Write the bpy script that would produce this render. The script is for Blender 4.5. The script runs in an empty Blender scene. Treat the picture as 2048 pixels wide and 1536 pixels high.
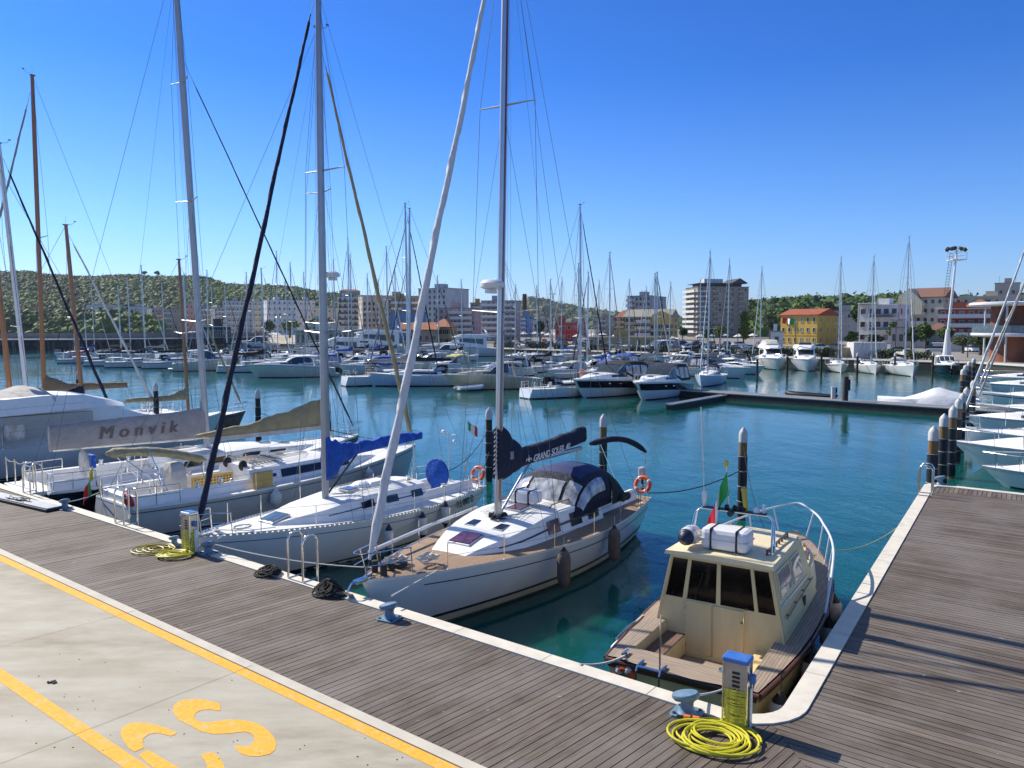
import bpy, bmesh, math, random
from math import sin, cos, pi, radians, sqrt, atan2
from mathutils import Vector, Matrix, Quaternion
random.seed(7)
scene = bpy.context.scene
col = scene.collection

# ------------------------------------------------------------------ camera
F_PX, HZ, CAMZ = 1560.0, 655.0, 6.6
TH = math.atan((768 - HZ) / F_PX)
cam_data = bpy.data.cameras.new('camera')
cam_data.sensor_width = 36; cam_data.lens = 36 * F_PX / 2048
cam_data.clip_start = .1; cam_data.clip_end = 12000
cam = bpy.data.objects.new('camera', cam_data); col.objects.link(cam)
cam.location = (0, 0, CAMZ); cam.rotation_euler = (pi / 2 - TH, 0, 0)
scene.camera = cam

# ------------------------------------------------------------------ sky and sun
SUN_AZ, SUN_EL = radians(-52.3), radians(40)
world = bpy.data.worlds.new('World'); scene.world = world; world.use_nodes = True
nt = world.node_tree; nt.nodes.clear()
o_ = nt.nodes.new('ShaderNodeOutputWorld'); b_ = nt.nodes.new('ShaderNodeBackground')
s_ = nt.nodes.new('ShaderNodeTexSky'); s_.sky_type = 'NISHITA'; s_.sun_disc = False
s_.sun_elevation = SUN_EL; s_.sun_rotation = SUN_AZ
s_.air_density = 1.0; s_.dust_density = .3; s_.ozone_density = 2.0; s_.altitude = 0
# tint by height: bluer low down for clear Adriatic air, unnaturally pale overhead
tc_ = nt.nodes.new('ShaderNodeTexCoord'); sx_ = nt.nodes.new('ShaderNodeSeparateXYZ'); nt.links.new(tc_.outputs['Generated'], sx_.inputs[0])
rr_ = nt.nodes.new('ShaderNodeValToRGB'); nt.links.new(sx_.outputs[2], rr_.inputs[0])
e_ = rr_.color_ramp.elements; e_[0].position = 0; e_[0].color = (.42, .54, .86, 1); e_[1].position = .72; e_[1].color = (.78, .74, .72, 1)  # last stop: unseen zenith made brighter and neutral to take blue out of shade
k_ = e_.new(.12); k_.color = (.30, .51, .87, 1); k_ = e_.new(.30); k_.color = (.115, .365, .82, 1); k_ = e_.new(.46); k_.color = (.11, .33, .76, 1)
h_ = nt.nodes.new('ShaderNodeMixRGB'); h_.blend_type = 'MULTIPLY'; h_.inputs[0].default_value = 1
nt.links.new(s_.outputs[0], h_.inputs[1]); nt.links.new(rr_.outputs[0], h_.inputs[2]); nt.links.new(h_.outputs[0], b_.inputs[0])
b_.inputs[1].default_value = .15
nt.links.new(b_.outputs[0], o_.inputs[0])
sl = bpy.data.lights.new('sun', 'SUN'); sl.energy = 5.0; sl.angle = radians(.53); sl.color = (1, .93, .80)
so = bpy.data.objects.new('sun', sl); col.objects.link(so)
sunv = Vector((sin(SUN_AZ) * cos(SUN_EL), cos(SUN_AZ) * cos(SUN_EL), sin(SUN_EL)))
so.rotation_euler = (-sunv).to_track_quat('-Z', 'Y').to_euler()
so.location = sunv * 60
scene.view_settings.view_transform = 'Standard'; scene.view_settings.look = 'None'
scene.view_settings.exposure = .35; scene.view_settings.gamma = 1

# ------------------------------------------------------------------ pixel -> world
def ray(px, py):
    x, y = px - 1024, -(py - 768)
    return Vector((x, y * sin(TH) + F_PX * cos(TH), y * cos(TH) - F_PX * sin(TH)))
def P(px, py, z=0.0):
    r = ray(px, py); t = (z - CAMZ) / r.z
    return Vector((r.x * t, r.y * t, z))
def PD(px, py, d):
    r = ray(px, py); t = d / r.y
    return Vector((r.x * t, d, CAMZ + r.z * t))
def hd(deg): return Vector((sin(radians(deg)), cos(radians(deg)), 0))

# ------------------------------------------------------------------ materials
MATS = {}
def mat(name, c, rough=.5, metal=0, var=.08, scale=3, bump=0, coat=0, spec=.5, bscale=None, stretch=None, alpha=None, dirt=0, dcol=None):
    if name in MATS: return MATS[name]
    m = bpy.data.materials.new(name); m.use_nodes = True; MATS[name] = m
    n = m.node_tree.nodes; l = m.node_tree.links; b = n['Principled BSDF']
    b.inputs['Roughness'].default_value = rough; b.inputs['Metallic'].default_value = metal
    b.inputs['Specular IOR Level'].default_value = spec; b.inputs['Coat Weight'].default_value = coat
    b.inputs['Coat Roughness'].default_value = .08
    tc = n.new('ShaderNodeTexCoord'); mp = n.new('ShaderNodeMapping'); l.new(tc.outputs['Object'], mp.inputs[0])
    if stretch: mp.inputs['Scale'].default_value = stretch
    nz = n.new('ShaderNodeTexNoise'); nz.inputs['Scale'].default_value = scale; nz.inputs['Detail'].default_value = 6
    l.new(mp.outputs[0], nz.inputs['Vector'])
    r = n.new('ShaderNodeValToRGB'); l.new(nz.outputs[0], r.inputs[0])
    r.color_ramp.elements[0].position = .3; r.color_ramp.elements[1].position = .7
    r.color_ramp.elements[0].color = [max(0, x * (1 - var)) for x in c] + [1]
    r.color_ramp.elements[1].color = [min(1, x * (1 + var)) for x in c] + [1]
    out = r.outputs[0]
    if dirt:
        n2 = n.new('ShaderNodeTexNoise'); n2.inputs['Scale'].default_value = scale * .35; n2.inputs['Detail'].default_value = 9; n2.inputs['Roughness'].default_value = .7
        l.new(mp.outputs[0], n2.inputs['Vector'])
        r2 = n.new('ShaderNodeValToRGB'); l.new(n2.outputs[0], r2.inputs[0])
        r2.color_ramp.elements[0].position = .52; r2.color_ramp.elements[1].position = .72
        r2.color_ramp.elements[0].color = (0, 0, 0, 1); r2.color_ramp.elements[1].color = (dirt, dirt, dirt, 1)
        mx = n.new('ShaderNodeMixRGB'); l.new(r2.outputs[0], mx.inputs[0]); l.new(out, mx.inputs[1])
        mx.inputs[2].default_value = list(dcol or [x * .45 for x in c]) + [1]; out = mx.outputs[0]
    l.new(out, b.inputs['Base Color'])
    if bump:
        n3 = n.new('ShaderNodeTexNoise'); n3.inputs['Scale'].default_value = bscale or scale * 6; n3.inputs['Detail'].default_value = 5
        l.new(mp.outputs[0], n3.inputs['Vector'])
        bp = n.new('ShaderNodeBump'); bp.inputs['Strength'].default_value = 1; bp.inputs['Distance'].default_value = bump
        l.new(n3.outputs[0], bp.inputs['Height']); l.new(bp.outputs[0], b.inputs['Normal'])
    if alpha is not None:
        b.inputs['Alpha'].default_value = alpha
    return m

def striped(name, base, line, pitch, lw, axis='Y', rough=.7, var=.2):
    "planked surface: thin dark seams every `pitch` metres across the boat"
    m = mat(name, base, rough, var=var, scale=4, stretch=(.5, 6, 6) if axis == 'Y' else (6, .5, 6))
    n = m.node_tree.nodes; l = m.node_tree.links; b = n['Principled BSDF']
    src = b.inputs['Base Color'].links[0].from_socket
    tc = n.new('ShaderNodeTexCoord'); sp = n.new('ShaderNodeSeparateXYZ'); l.new(tc.outputs['Object'], sp.inputs[0])
    a = n.new('ShaderNodeMath'); a.operation = 'PINGPONG'; a.inputs[1].default_value = pitch / 2
    l.new(sp.outputs[1 if axis == 'Y' else 0], a.inputs[0])
    g = n.new('ShaderNodeMath'); g.operation = 'LESS_THAN'; g.inputs[1].default_value = lw / 2; l.new(a.outputs[0], g.inputs[0])
    mx = n.new('ShaderNodeMixRGB'); l.new(g.outputs[0], mx.inputs[0]); l.new(src, mx.inputs[1]); mx.inputs[2].default_value = list(line) + [1]
    l.new(mx.outputs[0], b.inputs['Base Color'])
    return m

GEL = mat('gelcoat', (.74, .745, .74), .22, coat=.5, var=.04, scale=.8, dirt=.18, dcol=(.55, .53, .46))
GELG = mat('gelcoat_deck', (.80, .80, .785), .45, var=.05, scale=5)
GREYH = mat('gelcoat_grey', (.50, .52, .54), .3, coat=.3, var=.05)
CREAM = mat('cream_paint', (.76, .59, .29), .5, coat=.1, var=.07, scale=2, dirt=.4, dcol=(.52, .38, .18), stretch=(2, 2, .5))
CREAMD = mat('cream_deck', (.76, .65, .41), .55, var=.07, scale=6, dirt=.2)
NAVYH = mat('navy_gel', (.006, .008, .02), .12, coat=.6, var=.1)
ANTIF = mat('antifouling', (.02, .025, .04), .7)
GREENF = mat('green_fouling', (.10, .13, .06), .8, var=.3)
BSTR = mat('black_stripe', (.012, .012, .018), .3)
BLSTR = mat('blue_stripe', (.02, .04, .16), .3)
ALU = mat('aluminium', (.55, .56, .57), .35, metal=.85, var=.06)
MASTW = mat('white_mast', (.70, .71, .73), .35, var=.03)
MASTE = mat('pale_grey_mast', (.40, .42, .46), .4, metal=.3, var=.06)
MASTG = mat('grey_mast', (.36, .37, .39), .35, metal=.55, var=.06)
SS = mat('stainless', (.72, .72, .70), .16, metal=1, var=.04)
WIRE = mat('rigging_wire', (.12, .13, .14), .4, metal=.4)
WOODM = mat('varnished_wood', (.34, .13, .035), .3, coat=.4, var=.25, scale=8, stretch=(4, 4, .3))
TEAK = striped('teak_deck', (.33, .22, .14), (.05, .035, .025), .055, .006)
TEAKG = striped('grey_teak', (.34, .265, .20), (.09, .07, .055), .055, .007)
TEAKX = striped('cross_teak', (.36, .28, .21), (.10, .075, .055), .055, .007, axis='X')
TEAKD = striped('oiled_teak', (.19, .115, .085), (.04, .025, .02), .055, .007)
MAHOG = mat('mahogany', (.13, .05, .025), .4, coat=.3, var=.3, scale=10, stretch=(.5, 4, 4))
NAVY = mat('navy_canvas', (.008, .012, .035), .8, var=.25, scale=6, bump=.06, bscale=9)
NAVY2 = mat('navy_top_canvas', (.02, .035, .13), .75, var=.2, scale=5, bump=.008, bscale=9)
BLUEC = mat('royal_blue_canvas', (.006, .08, .42), .75, var=.25, scale=5, bump=.06, bscale=8)
TANC = mat('tan_canvas', (.36, .28, .15), .85, var=.12, scale=3, bump=.06, bscale=5)
OLIVC = mat('olive_canvas', (.36, .31, .19), .85, var=.2, scale=6, bump=.06, bscale=9)
CREMC = mat('cream_canvas', (.47, .45, .42), .85, var=.07, scale=3, bump=.06, bscale=4)
GREYC = mat('grey_canvas', (.30, .29, .295), .85, var=.1, scale=3, bump=.06, bscale=5)
BLKC = mat('black_canvas', (.012, .012, .014), .8, var=.3)
WSAIL = mat('white_sail', (.60, .60, .60), .8, var=.12, scale=3, stretch=(6, 6, 1), bump=.02, bscale=5)
SAILG = mat('weathered_sail', (.52, .50, .45), .85, var=.15, scale=3)
BRNC = mat('brown_canvas', (.20, .145, .09), .85, var=.15)
TINT = mat('tinted_glass', (.015, .017, .02), .06, var=.1, spec=.8)
TINTR = mat('tinted_acrylic', (.10, .035, .06), .08, var=.5, scale=6, spec=.8)
CLEARP = mat('clear_vinyl', (.35, .37, .40), .12, var=.6, scale=5, spec=.9, stretch=(1, 1, .4), bump=.02, bscale=4)
GLASS = mat('dark_glass', (.03, .04, .045), .05, var=.2, spec=.8)
BLKGL = mat('dark_cabin_glass', (.012, .009, .006), .08, var=.5, scale=2, spec=.25)
GLASSB = mat('blue_glass', (.10, .15, .19), .06, var=.3, scale=2, spec=.9)
RUB = mat('black_rubber', (.015, .015, .016), .6)
WPL = mat('white_plastic', (.72, .72, .73), .35, var=.04)
WPLG = mat('fender_white', (.60, .60, .58), .45, var=.1, dirt=.3)
GFEN = mat('fender_taupe', (.13, .095, .08), .8, var=.15, scale=8)
BFEN = mat('fender_navy', (.012, .02, .06), .5)
ORNG = mat('orange', (.80, .12, .025), .5)
REDM = mat('red', (.55, .02, .02), .6)
GRNM = mat('flag_green', (.02, .32, .06), .7)
WHTM = mat('flag_white', (.8, .8, .78), .7)
REDF = mat('flag_red', (.65, .02, .03), .7)
YELM = mat('yellow_hose', (.62, .56, .03), .38, var=.08)
ROPEW = mat('white_rope', (.55, .54, .50), .9, var=.2, scale=60)
ROPEB = mat('black_rope', (.012, .012, .013), .85, var=.4, scale=40)
ROPEY = mat('yellow_rope', (.42, .38, .20), .9, var=.2, scale=40)
BLUEG = mat('blue_grey_iron', (.13, .22, .30), .45, var=.18, scale=12, dirt=.5, dcol=(.30, .24, .18))
BLUECAP = mat('blue_plastic_cap', (.05, .16, .50), .4, var=.15, scale=9, dirt=.3, dcol=(.35, .42, .55))
STONE = mat('coping_stone', (.66, .61, .52), .75, var=.08, scale=4, bump=.004, dirt=.3, dcol=(.40, .37, .32))
QWALL = mat('quay_wall', (.12, .115, .10), .85, var=.3, bump=.02, dirt=.5, dcol=(.03, .04, .02))
LINEY = mat('yellow_road_paint', (.84, .40, .03), .8, var=.14, scale=22, dirt=.75, dcol=(.55, .46, .30))

# ------------------------------------------------------------------ mesh builder
class MB:
    def __init__(s): s.v = []; s.f = []; s.mi = []; s.m = 0
    def add(s, vs, fs):
        o = len(s.v); s.v += [tuple(p) for p in vs]
        for f in fs: s.f.append([i + o for i in f]); s.mi.append(s.m)
        return s
    def box(s, c, d, rz=0, taper=1.0, ry=0, rx=0):
        x, y, z = d[0] / 2, d[1] / 2, d[2] / 2
        vs = []
        R = Matrix.Rotation(rz, 3, 'Z') @ Matrix.Rotation(ry, 3, 'Y') @ Matrix.Rotation(rx, 3, 'X')
        for k, zz in enumerate((-z, z)):
            t = taper if k else 1
            for a, b in ((-x, -y), (x, -y), (x, y), (-x, y)):
                vs.append(R @ Vector((a * t, b * t, zz)) + Vector(c))
        return s.add(vs, [(3, 2, 1, 0), (4, 5, 6, 7), (0, 1, 5, 4), (1, 2, 6, 5), (2, 3, 7, 6), (3, 0, 4, 7)])
    def loft(s, rings, closed=True, cap=True):
        n = len(rings[0]); vs = [p for r in rings for p in r]; fs = []
        for i in range(len(rings) - 1):
            for j in range(n if closed else n - 1):
                k = (j + 1) % n
                fs.append((i * n + j, i * n + k, (i + 1) * n + k, (i + 1) * n + j))
        if cap and closed:
            fs.append(tuple(range(n))[::-1]); fs.append(tuple((len(rings) - 1) * n + j for j in range(n)))
        return s.add(vs, fs)
    def grid(s, rows): return s.loft(rows, closed=False, cap=False)
    def tube(s, pts, r=.02, n=7, cap=True, flat=1.0, closed=False):
        pts = [Vector(p) for p in pts]
        if closed: pts = pts + [pts[0], pts[1]]
        rs = r if isinstance(r, (list, tuple)) else [r] * len(pts)
        rings = []; up = None
        for i, p in enumerate(pts):
            a = pts[max(0, i - 1)]; b = pts[min(len(pts) - 1, i + 1)]
            t = (b - a); t = t.normalized() if t.length > 1e-9 else Vector((0, 0, 1))
            if up is None:
                up = Vector((0, 0, 1)) if abs(t.z) < .9 else Vector((1, 0, 0))
            sd = t.cross(up)
            sd = sd.normalized() if sd.length > 1e-6 else t.orthogonal().normalized()
            up = sd.cross(t).normalized()
            rings.append([p + sd * (cos(2 * pi * k / n) * rs[i]) + up * (sin(2 * pi * k / n) * rs[i] * flat) for k in range(n)])
        return s.loft(rings, cap=cap)
    def lathe(s, prof, c=(0, 0, 0), n=16, M=None):
        rings = []
        for r, z in prof:
            ring = [Vector((r * cos(2 * pi * k / n), r * sin(2 * pi * k / n), z)) for k in range(n)]
            if M: ring = [M @ p for p in ring]
            rings.append([p + Vector(c) for p in ring])
        return s.loft(rings)
    def prism(s, poly, z0, z1):
        a = [(p[0], p[1], z0) for p in poly]; b = [(p[0], p[1], z1) for p in poly]; n = len(poly)
        return s.add(a + b, [tuple(range(n))[::-1], tuple(range(n, 2 * n))] + [(i, (i + 1) % n, n + (i + 1) % n, n + i) for i in range(n)])
    def ball(s, c, r, n=10, m=7):
        rr = r if isinstance(r, (list, tuple)) else (r, r, r)
        rings = []
        for i in range(m + 1):
            a = -pi / 2 + pi * i / m
            q = max(cos(a), .02)
            rings.append([(c[0] + rr[0] * q * cos(2 * pi * k / n), c[1] + rr[1] * q * sin(2 * pi * k / n), c[2] + rr[2] * sin(a)) for k in range(n)])
        return s.loft(rings)
    def torus(s, c, R, r, n=28, m=8, M=None, arc=2 * pi, a0=0):
        full = arc > 6.2
        pts = []
        for i in range(n if full else n + 1):
            a = a0 + arc * i / n
            p = Vector((R * cos(a), R * sin(a), 0))
            if M: p = M @ p
            pts.append(p + Vector(c))
        return s.tube(pts, r, m, closed=full)
    SPLIT = {'winches', 'binding', 'end_caps', 'stern_rail', 'rope_bag', 'bimini_frame', 'bolts', 'cleats', 'mast_steps', 'deck_lights', 'antenna_bases', 'antenna_domes', 'snatch_block_bags', 'posts', 'cradle', 'strap', 'window_slots', 'cover_lacing_', 'grab_rail'}
    ONE = {'winches': 'winch', 'end_caps': 'end_cap', 'bolts': 'bolt', 'cleats': 'cleat', 'mast_steps': 'mast_step', 'deck_lights': 'deck_light', 'antenna_bases': 'antenna_base', 'antenna_domes': 'antenna_dome', 'snatch_block_bags': 'block_bag', 'posts': 'post'}
    def islands(s):
        par = list(range(len(s.v)))
        def fd(a):
            while par[a] != a: par[a] = par[par[a]]; a = par[a]
            return a
        for f in s.f:
            r = fd(f[0])
            for k in f[1:]:
                q = fd(k)
                if q != r: par[q] = r
        g = {}
        for i, f in enumerate(s.f): g.setdefault(fd(f[0]), []).append(i)
        for fs in g.values():
            b = MB(); mp = {}
            for i in fs:
                b.f.append([mp.setdefault(k, len(mp)) for k in s.f[i]]); b.mi.append(s.mi[i])
            b.v = [None] * len(mp)
            for k, j in mp.items(): b.v[j] = s.v[k]
            yield b
    def build(s, name, mats, parent=None, smooth=False, bevel=0):
        if name in s.SPLIT:
            bs = list(s.islands())
            nm = s.ONE.get(name, name)
            if 1 < len(bs) <= 24:
                s_ = [b.build1(nm, mats, parent, smooth, bevel) for b in bs]; return s_[0]
        return s.build1(s.ONE.get(name, name), mats, parent, smooth, bevel)
    def build1(s, name, mats, parent=None, smooth=False, bevel=0):
        me = bpy.data.meshes.new(name); me.from_pydata(s.v, [], s.f)
        if not isinstance(mats, (list, tuple)): mats = [mats]
        for m in mats: me.materials.append(m)
        if len(mats) > 1:
            me.polygons.foreach_set('material_index', s.mi)
        if smooth:
            me.polygons.foreach_set('use_smooth', [True] * len(me.polygons))
            try: me.set_sharp_from_angle(angle=radians(42))
            except Exception: pass
        me.update()
        o = bpy.data.objects.new(name, me); col.objects.link(o)
        if bevel:
            md = o.modifiers.new('bevel', 'BEVEL'); md.width = bevel; md.segments = 2; md.limit_method = 'ANGLE'
        if parent: o.parent = parent
        return o

def tag(o, label, cat, group=None):
    o['label'] = label; o['category'] = cat
    if group: o['group'] = group
    return o
def structure(o): o['kind'] = 'structure'; return o
def root(name, loc, rz=0, label='', cat='', group=None):
    o = bpy.data.objects.new(name, None); col.objects.link(o); o.empty_display_size = .3
    o.location = loc; o.rotation_euler = (0, 0, rz)
    return tag(o, label, cat, group)
def sag(a, b, s=.3, n=14):
    a, b = Vector(a), Vector(b)
    return [a.lerp(b, i / n) - Vector((0, 0, s * 4 * (i / n) * (1 - i / n))) for i in range(n + 1)]
def smooth_pts(pts, k=2):
    pts = [Vector(p) for p in pts]
    for _ in range(k):
        q = [pts[0]]
        for a, b in zip(pts, pts[1:]): q += [a.lerp(b, .25), a.lerp(b, .75)]
        pts = q + [pts[-1]]
    return pts
def text_obj(txt, size, name, m, parent=None, shear=0, M=None, bold=0, extr=.004, wrap=None):
    c = bpy.data.curves.new('t', 'FONT'); c.body = txt; c.size = size; c.extrude = extr; c.shear = shear; c.offset = bold
    c.align_x = 'CENTER'; c.align_y = 'CENTER'; c.space_character = wrap or 1.0
    t = bpy.data.objects.new('t', c); col.objects.link(t)
    dg = bpy.context.evaluated_depsgraph_get(); dg.update()
    me = bpy.data.meshes.new_from_object(t.evaluated_get(dg))
    bpy.data.objects.remove(t); me.name = name; me.materials.clear(); me.materials.append(m)
    if M: me.transform(M)
    o = bpy.data.objects.new(name, me); col.objects.link(o)
    if parent: o.parent = parent
    return o
def copy_tree(o, loc, rz=None, label=None):
    c = o.copy(); col.objects.link(c); c.location = loc
    if rz is not None: c.rotation_euler = (0, 0, rz)
    if label: c['label'] = label
    for ch in [k for k in ALLCH.get(o.name, o.children)]:
        d = ch.copy(); col.objects.link(d); d.parent = c
        for g in list(ch.children):
            e = g.copy(); col.objects.link(e); e.parent = d
    return c
ALLCH = {}
# ------------------------------------------------------------------ setting: water, quay, decks
QD = Vector((P(0, 968, 1.2) - P(1400, 1404, 1.2))); QD.z = 0; QD.normalize()      # along the quay, to the left and away
PDR = Vector((P(1850, 968, 1.2) - P(1700, 1205, 1.2))); PDR.z = 0; PDR.normalize()  # along the side pier, away
QO = P(1400, 1404, 1.2)
QN = Vector((-QD.y, QD.x, 0));
if QN.y < 0: QN = -QN            # towards the water
PN = Vector((PDR.y, -PDR.x, 0))  # from the pier edge to its deck (right)
DZ = 1.2

def make_water():
    m = bpy.data.materials.new('harbour_water'); m.use_nodes = True
    n = m.node_tree.nodes; l = m.node_tree.links; b = n['Principled BSDF']
    b.inputs['Roughness'].default_value = .04; b.inputs['IOR'].default_value = 1.33; b.inputs['Specular IOR Level'].default_value = .5
    b.subsurface_method = 'BURLEY'; b.inputs['Subsurface Weight'].default_value = 1; b.inputs['Subsurface Radius'].default_value = (.5, 1, 1); b.inputs['Subsurface Scale'].default_value = 1.6
    tc = n.new('ShaderNodeTexCoord')
    big = n.new('ShaderNodeTexNoise'); big.inputs['Scale'].default_value = .035; big.inputs['Detail'].default_value = 4
    l.new(tc.outputs['Object'], big.inputs['Vector'])
    rp = n.new('ShaderNodeValToRGB'); l.new(big.outputs[0], rp.inputs[0])
    rp.color_ramp.elements[0].position = .35; rp.color_ramp.elements[1].position = .68
    rp.color_ramp.elements[0].color = (.005, .066, .066, 1); rp.color_ramp.elements[1].color = (.008, .098, .082, 1)
    l.new(rp.outputs[0], b.inputs['Base Color'])
    mp = n.new('ShaderNodeMapping'); mp.inputs['Scale'].default_value = (1, .55, 1); mp.inputs['Rotation'].default_value = (0, 0, .3)
    l.new(tc.outputs['Object'], mp.inputs[0])
    n1 = n.new('ShaderNodeTexNoise'); n1.inputs['Scale'].default_value = 3.2; n1.inputs['Detail'].default_value = 3; n1.inputs['Roughness'].default_value = .55
    n2 = n.new('ShaderNodeTexNoise'); n2.inputs['Scale'].default_value = .45; n2.inputs['Detail'].default_value = 2
    l.new(mp.outputs[0], n1.inputs['Vector']); l.new(mp.outputs[0], n2.inputs['Vector'])
    a = n.new('ShaderNodeMath'); a.operation = 'MULTIPLY_ADD'; a.inputs[1].default_value = .018
    c = n.new('ShaderNodeMath'); c.operation = 'MULTIPLY'; c.inputs[1].default_value = .07
    l.new(n2.outputs[0], c.inputs[0]); l.new(n1.outputs[0], a.inputs[0]); l.new(c.outputs[0], a.inputs[2])
    n4 = n.new('ShaderNodeTexNoise'); n4.inputs['Scale'].default_value = 13; n4.inputs['Detail'].default_value = 2; l.new(mp.outputs[0], n4.inputs['Vector'])
    a2 = n.new('ShaderNodeMath'); a2.operation = 'MULTIPLY_ADD'; a2.inputs[1].default_value = .005; l.new(n4.outputs[0], a2.inputs[0]); l.new(a.outputs[0], a2.inputs[2])
    bp = n.new('ShaderNodeBump'); bp.inputs['Strength'].default_value = 1; bp.inputs['Distance'].default_value = 1
    pt = n.new('ShaderNodeTexNoise'); pt.inputs['Scale'].default_value = .06; pt.inputs['Detail'].default_value = 3; l.new(mp.outputs[0], pt.inputs['Vector'])
    mr = n.new('ShaderNodeMapRange'); mr.inputs[1].default_value = .38; mr.inputs[2].default_value = .62; mr.inputs[3].default_value = .35; mr.inputs[4].default_value = 1.15; l.new(pt.outputs[0], mr.inputs[0]); l.new(mr.outputs[0], bp.inputs['Distance'])
    l.new(a2.outputs[0], bp.inputs['Height']); l.new(bp.outputs[0], b.inputs['Normal'])
    return m
WATER = make_water()
w = MB(); w.add([(-6000, -50, 0), (6000, -50, 0), (6000, 9000, 0), (-6000, 9000, 0)], [(0, 1, 2, 3)])
structure(w.build('water', WATER))

def clip(poly, p, nrm):
    out = []
    for i in range(len(poly)):
        a, b = poly[i], poly[(i + 1) % len(poly)]
        da, db = (a - p).dot(nrm), (b - p).dot(nrm)
        if da >= 0: out.append(a)
        if (da >= 0) != (db >= 0): out.append(a.lerp(b, da / (da - db)))
    return out

def plank_material():
    m = bpy.data.materials.new('weathered_decking'); m.use_nodes = True
    n = m.node_tree.nodes; l = m.node_tree.links; b = n['Principled BSDF']; b.inputs['Roughness'].default_value = .75
    b.inputs['Specular IOR Level'].default_value = .35
    at = n.new('ShaderNodeAttribute'); at.attribute_name = 'plank'
    uv = n.new('ShaderNodeUVMap'); uv.uv_map = 'grain'
    mp = n.new('ShaderNodeMapping'); mp.inputs['Scale'].default_value = (1.2, 22, 1); l.new(uv.outputs[0], mp.inputs[0])
    nz = n.new('ShaderNodeTexNoise'); nz.inputs['Scale'].default_value = 1.6; nz.inputs['Detail'].default_value = 7; l.new(mp.outputs[0], nz.inputs['Vector'])
    r = n.new('ShaderNodeValToRGB'); l.new(nz.outputs[0], r.inputs[0]); e = r.color_ramp.elements
    e[0].position = .28; e[0].color = (.078, .059, .045, 1); e[1].position = .72; e[1].color = (.200, .168, .140, 1)
    r2 = n.new('ShaderNodeValToRGB'); l.new(at.outputs['Fac'], r2.inputs[0]); e = r2.color_ramp.elements
    e[0].color = (.66, .63, .60, 1); e[1].color = (1.30, 1.27, 1.23, 1); k = e.new(.85); k.color = (1.05, 1.02, 1, 1)
    mu = n.new('ShaderNodeMixRGB'); mu.blend_type = 'MULTIPLY'; mu.inputs[0].default_value = 1
    l.new(r.outputs[0], mu.inputs[1]); l.new(r2.outputs[0], mu.inputs[2])
    tc = n.new('ShaderNodeTexCoord'); n3 = n.new('ShaderNodeTexNoise'); n3.inputs['Scale'].default_value = .55; n3.inputs['Detail'].default_value = 8; n3.inputs['Roughness'].default_value = .65
    l.new(tc.outputs['Object'], n3.inputs['Vector'])
    r3 = n.new('ShaderNodeValToRGB'); l.new(n3.outputs[0], r3.inputs[0]); e = r3.color_ramp.elements
    e[0].position = .42; e[0].color = (0, 0, 0, 1); e[1].position = .66; e[1].color = (.7, .7, .7, 1)
    mx = n.new('ShaderNodeMixRGB'); l.new(r3.outputs[0], mx.inputs[0]); l.new(mu.outputs[0], mx.inputs[1]); mx.inputs[2].default_value = (.205, .182, .165, 1)
    n4 = n.new('ShaderNodeTexNoise'); n4.inputs['Scale'].default_value = 7; n4.inputs['Detail'].default_value = 5; l.new(tc.outputs['Object'], n4.inputs['Vector'])
    r4 = n.new('ShaderNodeValToRGB'); l.new(n4.outputs[0], r4.inputs[0]); e = r4.color_ramp.elements
    e[0].position = .70; e[0].color = (0, 0, 0, 1); e[1].position = .78; e[1].color = (.5, .5, .5, 1)
    m2 = n.new('ShaderNodeMixRGB'); l.new(r4.outputs[0], m2.inputs[0]); l.new(mx.outputs[0], m2.inputs[1]); m2.inputs[2].default_value = (.42, .40, .37, 1)
    l.new(m2.outputs[0], b.inputs['Base Color'])
    bp = n.new('ShaderNodeBump'); bp.inputs['Strength'].default_value = .6; bp.inputs['Distance'].default_value = .004
    l.new(nz.outputs[0], bp.inputs['Height']); l.new(bp.outputs[0], b.inputs['Normal'])
    return m
PLANK = plank_material()

def planks(name, poly, d, w=.135, gap=.014, z=DZ, rnd=None, seglen=(7, 15)):
    poly = [Vector((p[0], p[1], 0)) for p in poly]; d = d.normalized(); nn = Vector((-d.y, d.x, 0))
    ks = [p.dot(nn) for p in poly]; k0, k1 = min(ks), max(ks)
    V = []; Fc = []; col_ = []; uvs = []
    R = random.Random(rnd or 3); i = 0; k = k0
    while k < k1:
        a = clip(clip(poly, nn * (k + gap / 2), nn), nn * (k + w - gap / 2), -nn)
        if len(a) > 2:
            s0 = min(p.dot(d) for p in a); s1 = max(p.dot(d) for p in a); s = s0 - R.uniform(0, 3)
            while s < s1:
                e = s + R.uniform(*seglen)
                pc = clip(clip(a, d * (s + .003), d), d * (e - .003), -d)
                if len(pc) > 2:
                    o = len(V); c = R.random(); dz = R.uniform(-.002, .002)
                    V += [(p.x, p.y, z + dz) for p in pc] + [(p.x, p.y, z - .03) for p in pc]
                    m = len(pc); Fc.append(list(range(o, o + m)))
                    uo = R.uniform(0, 50)
                    uvs += [(p.dot(d) + uo, p.dot(nn) + uo * .37) for p in pc]; col_.append(c)
                    for j in range(m):
                        q = (j + 1) % m; Fc.append([o + j, o + m + j, o + m + q, o + q]); uvs += [(0, 0)] * 4; col_.append(c)
                s = e
        k += w; i += 1
    me = bpy.data.meshes.new(name); me.from_pydata(V, [], Fc); me.materials.append(PLANK)
    ul = me.uv_layers.new(name='grain')
    ul.data.foreach_set('uv', [c for t in uvs for c in t])
    at = me.attributes.new('plank', 'FLOAT', 'FACE'); at.data.foreach_set('value', col_)
    me.update(); bm = bmesh.new(); bm.from_mesh(me); bmesh.ops.recalc_face_normals(bm, faces=bm.faces); bm.to_mesh(me); bm.free()
    o = bpy.data.objects.new(name, me); col.objects.link(o); return structure(o)

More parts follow.
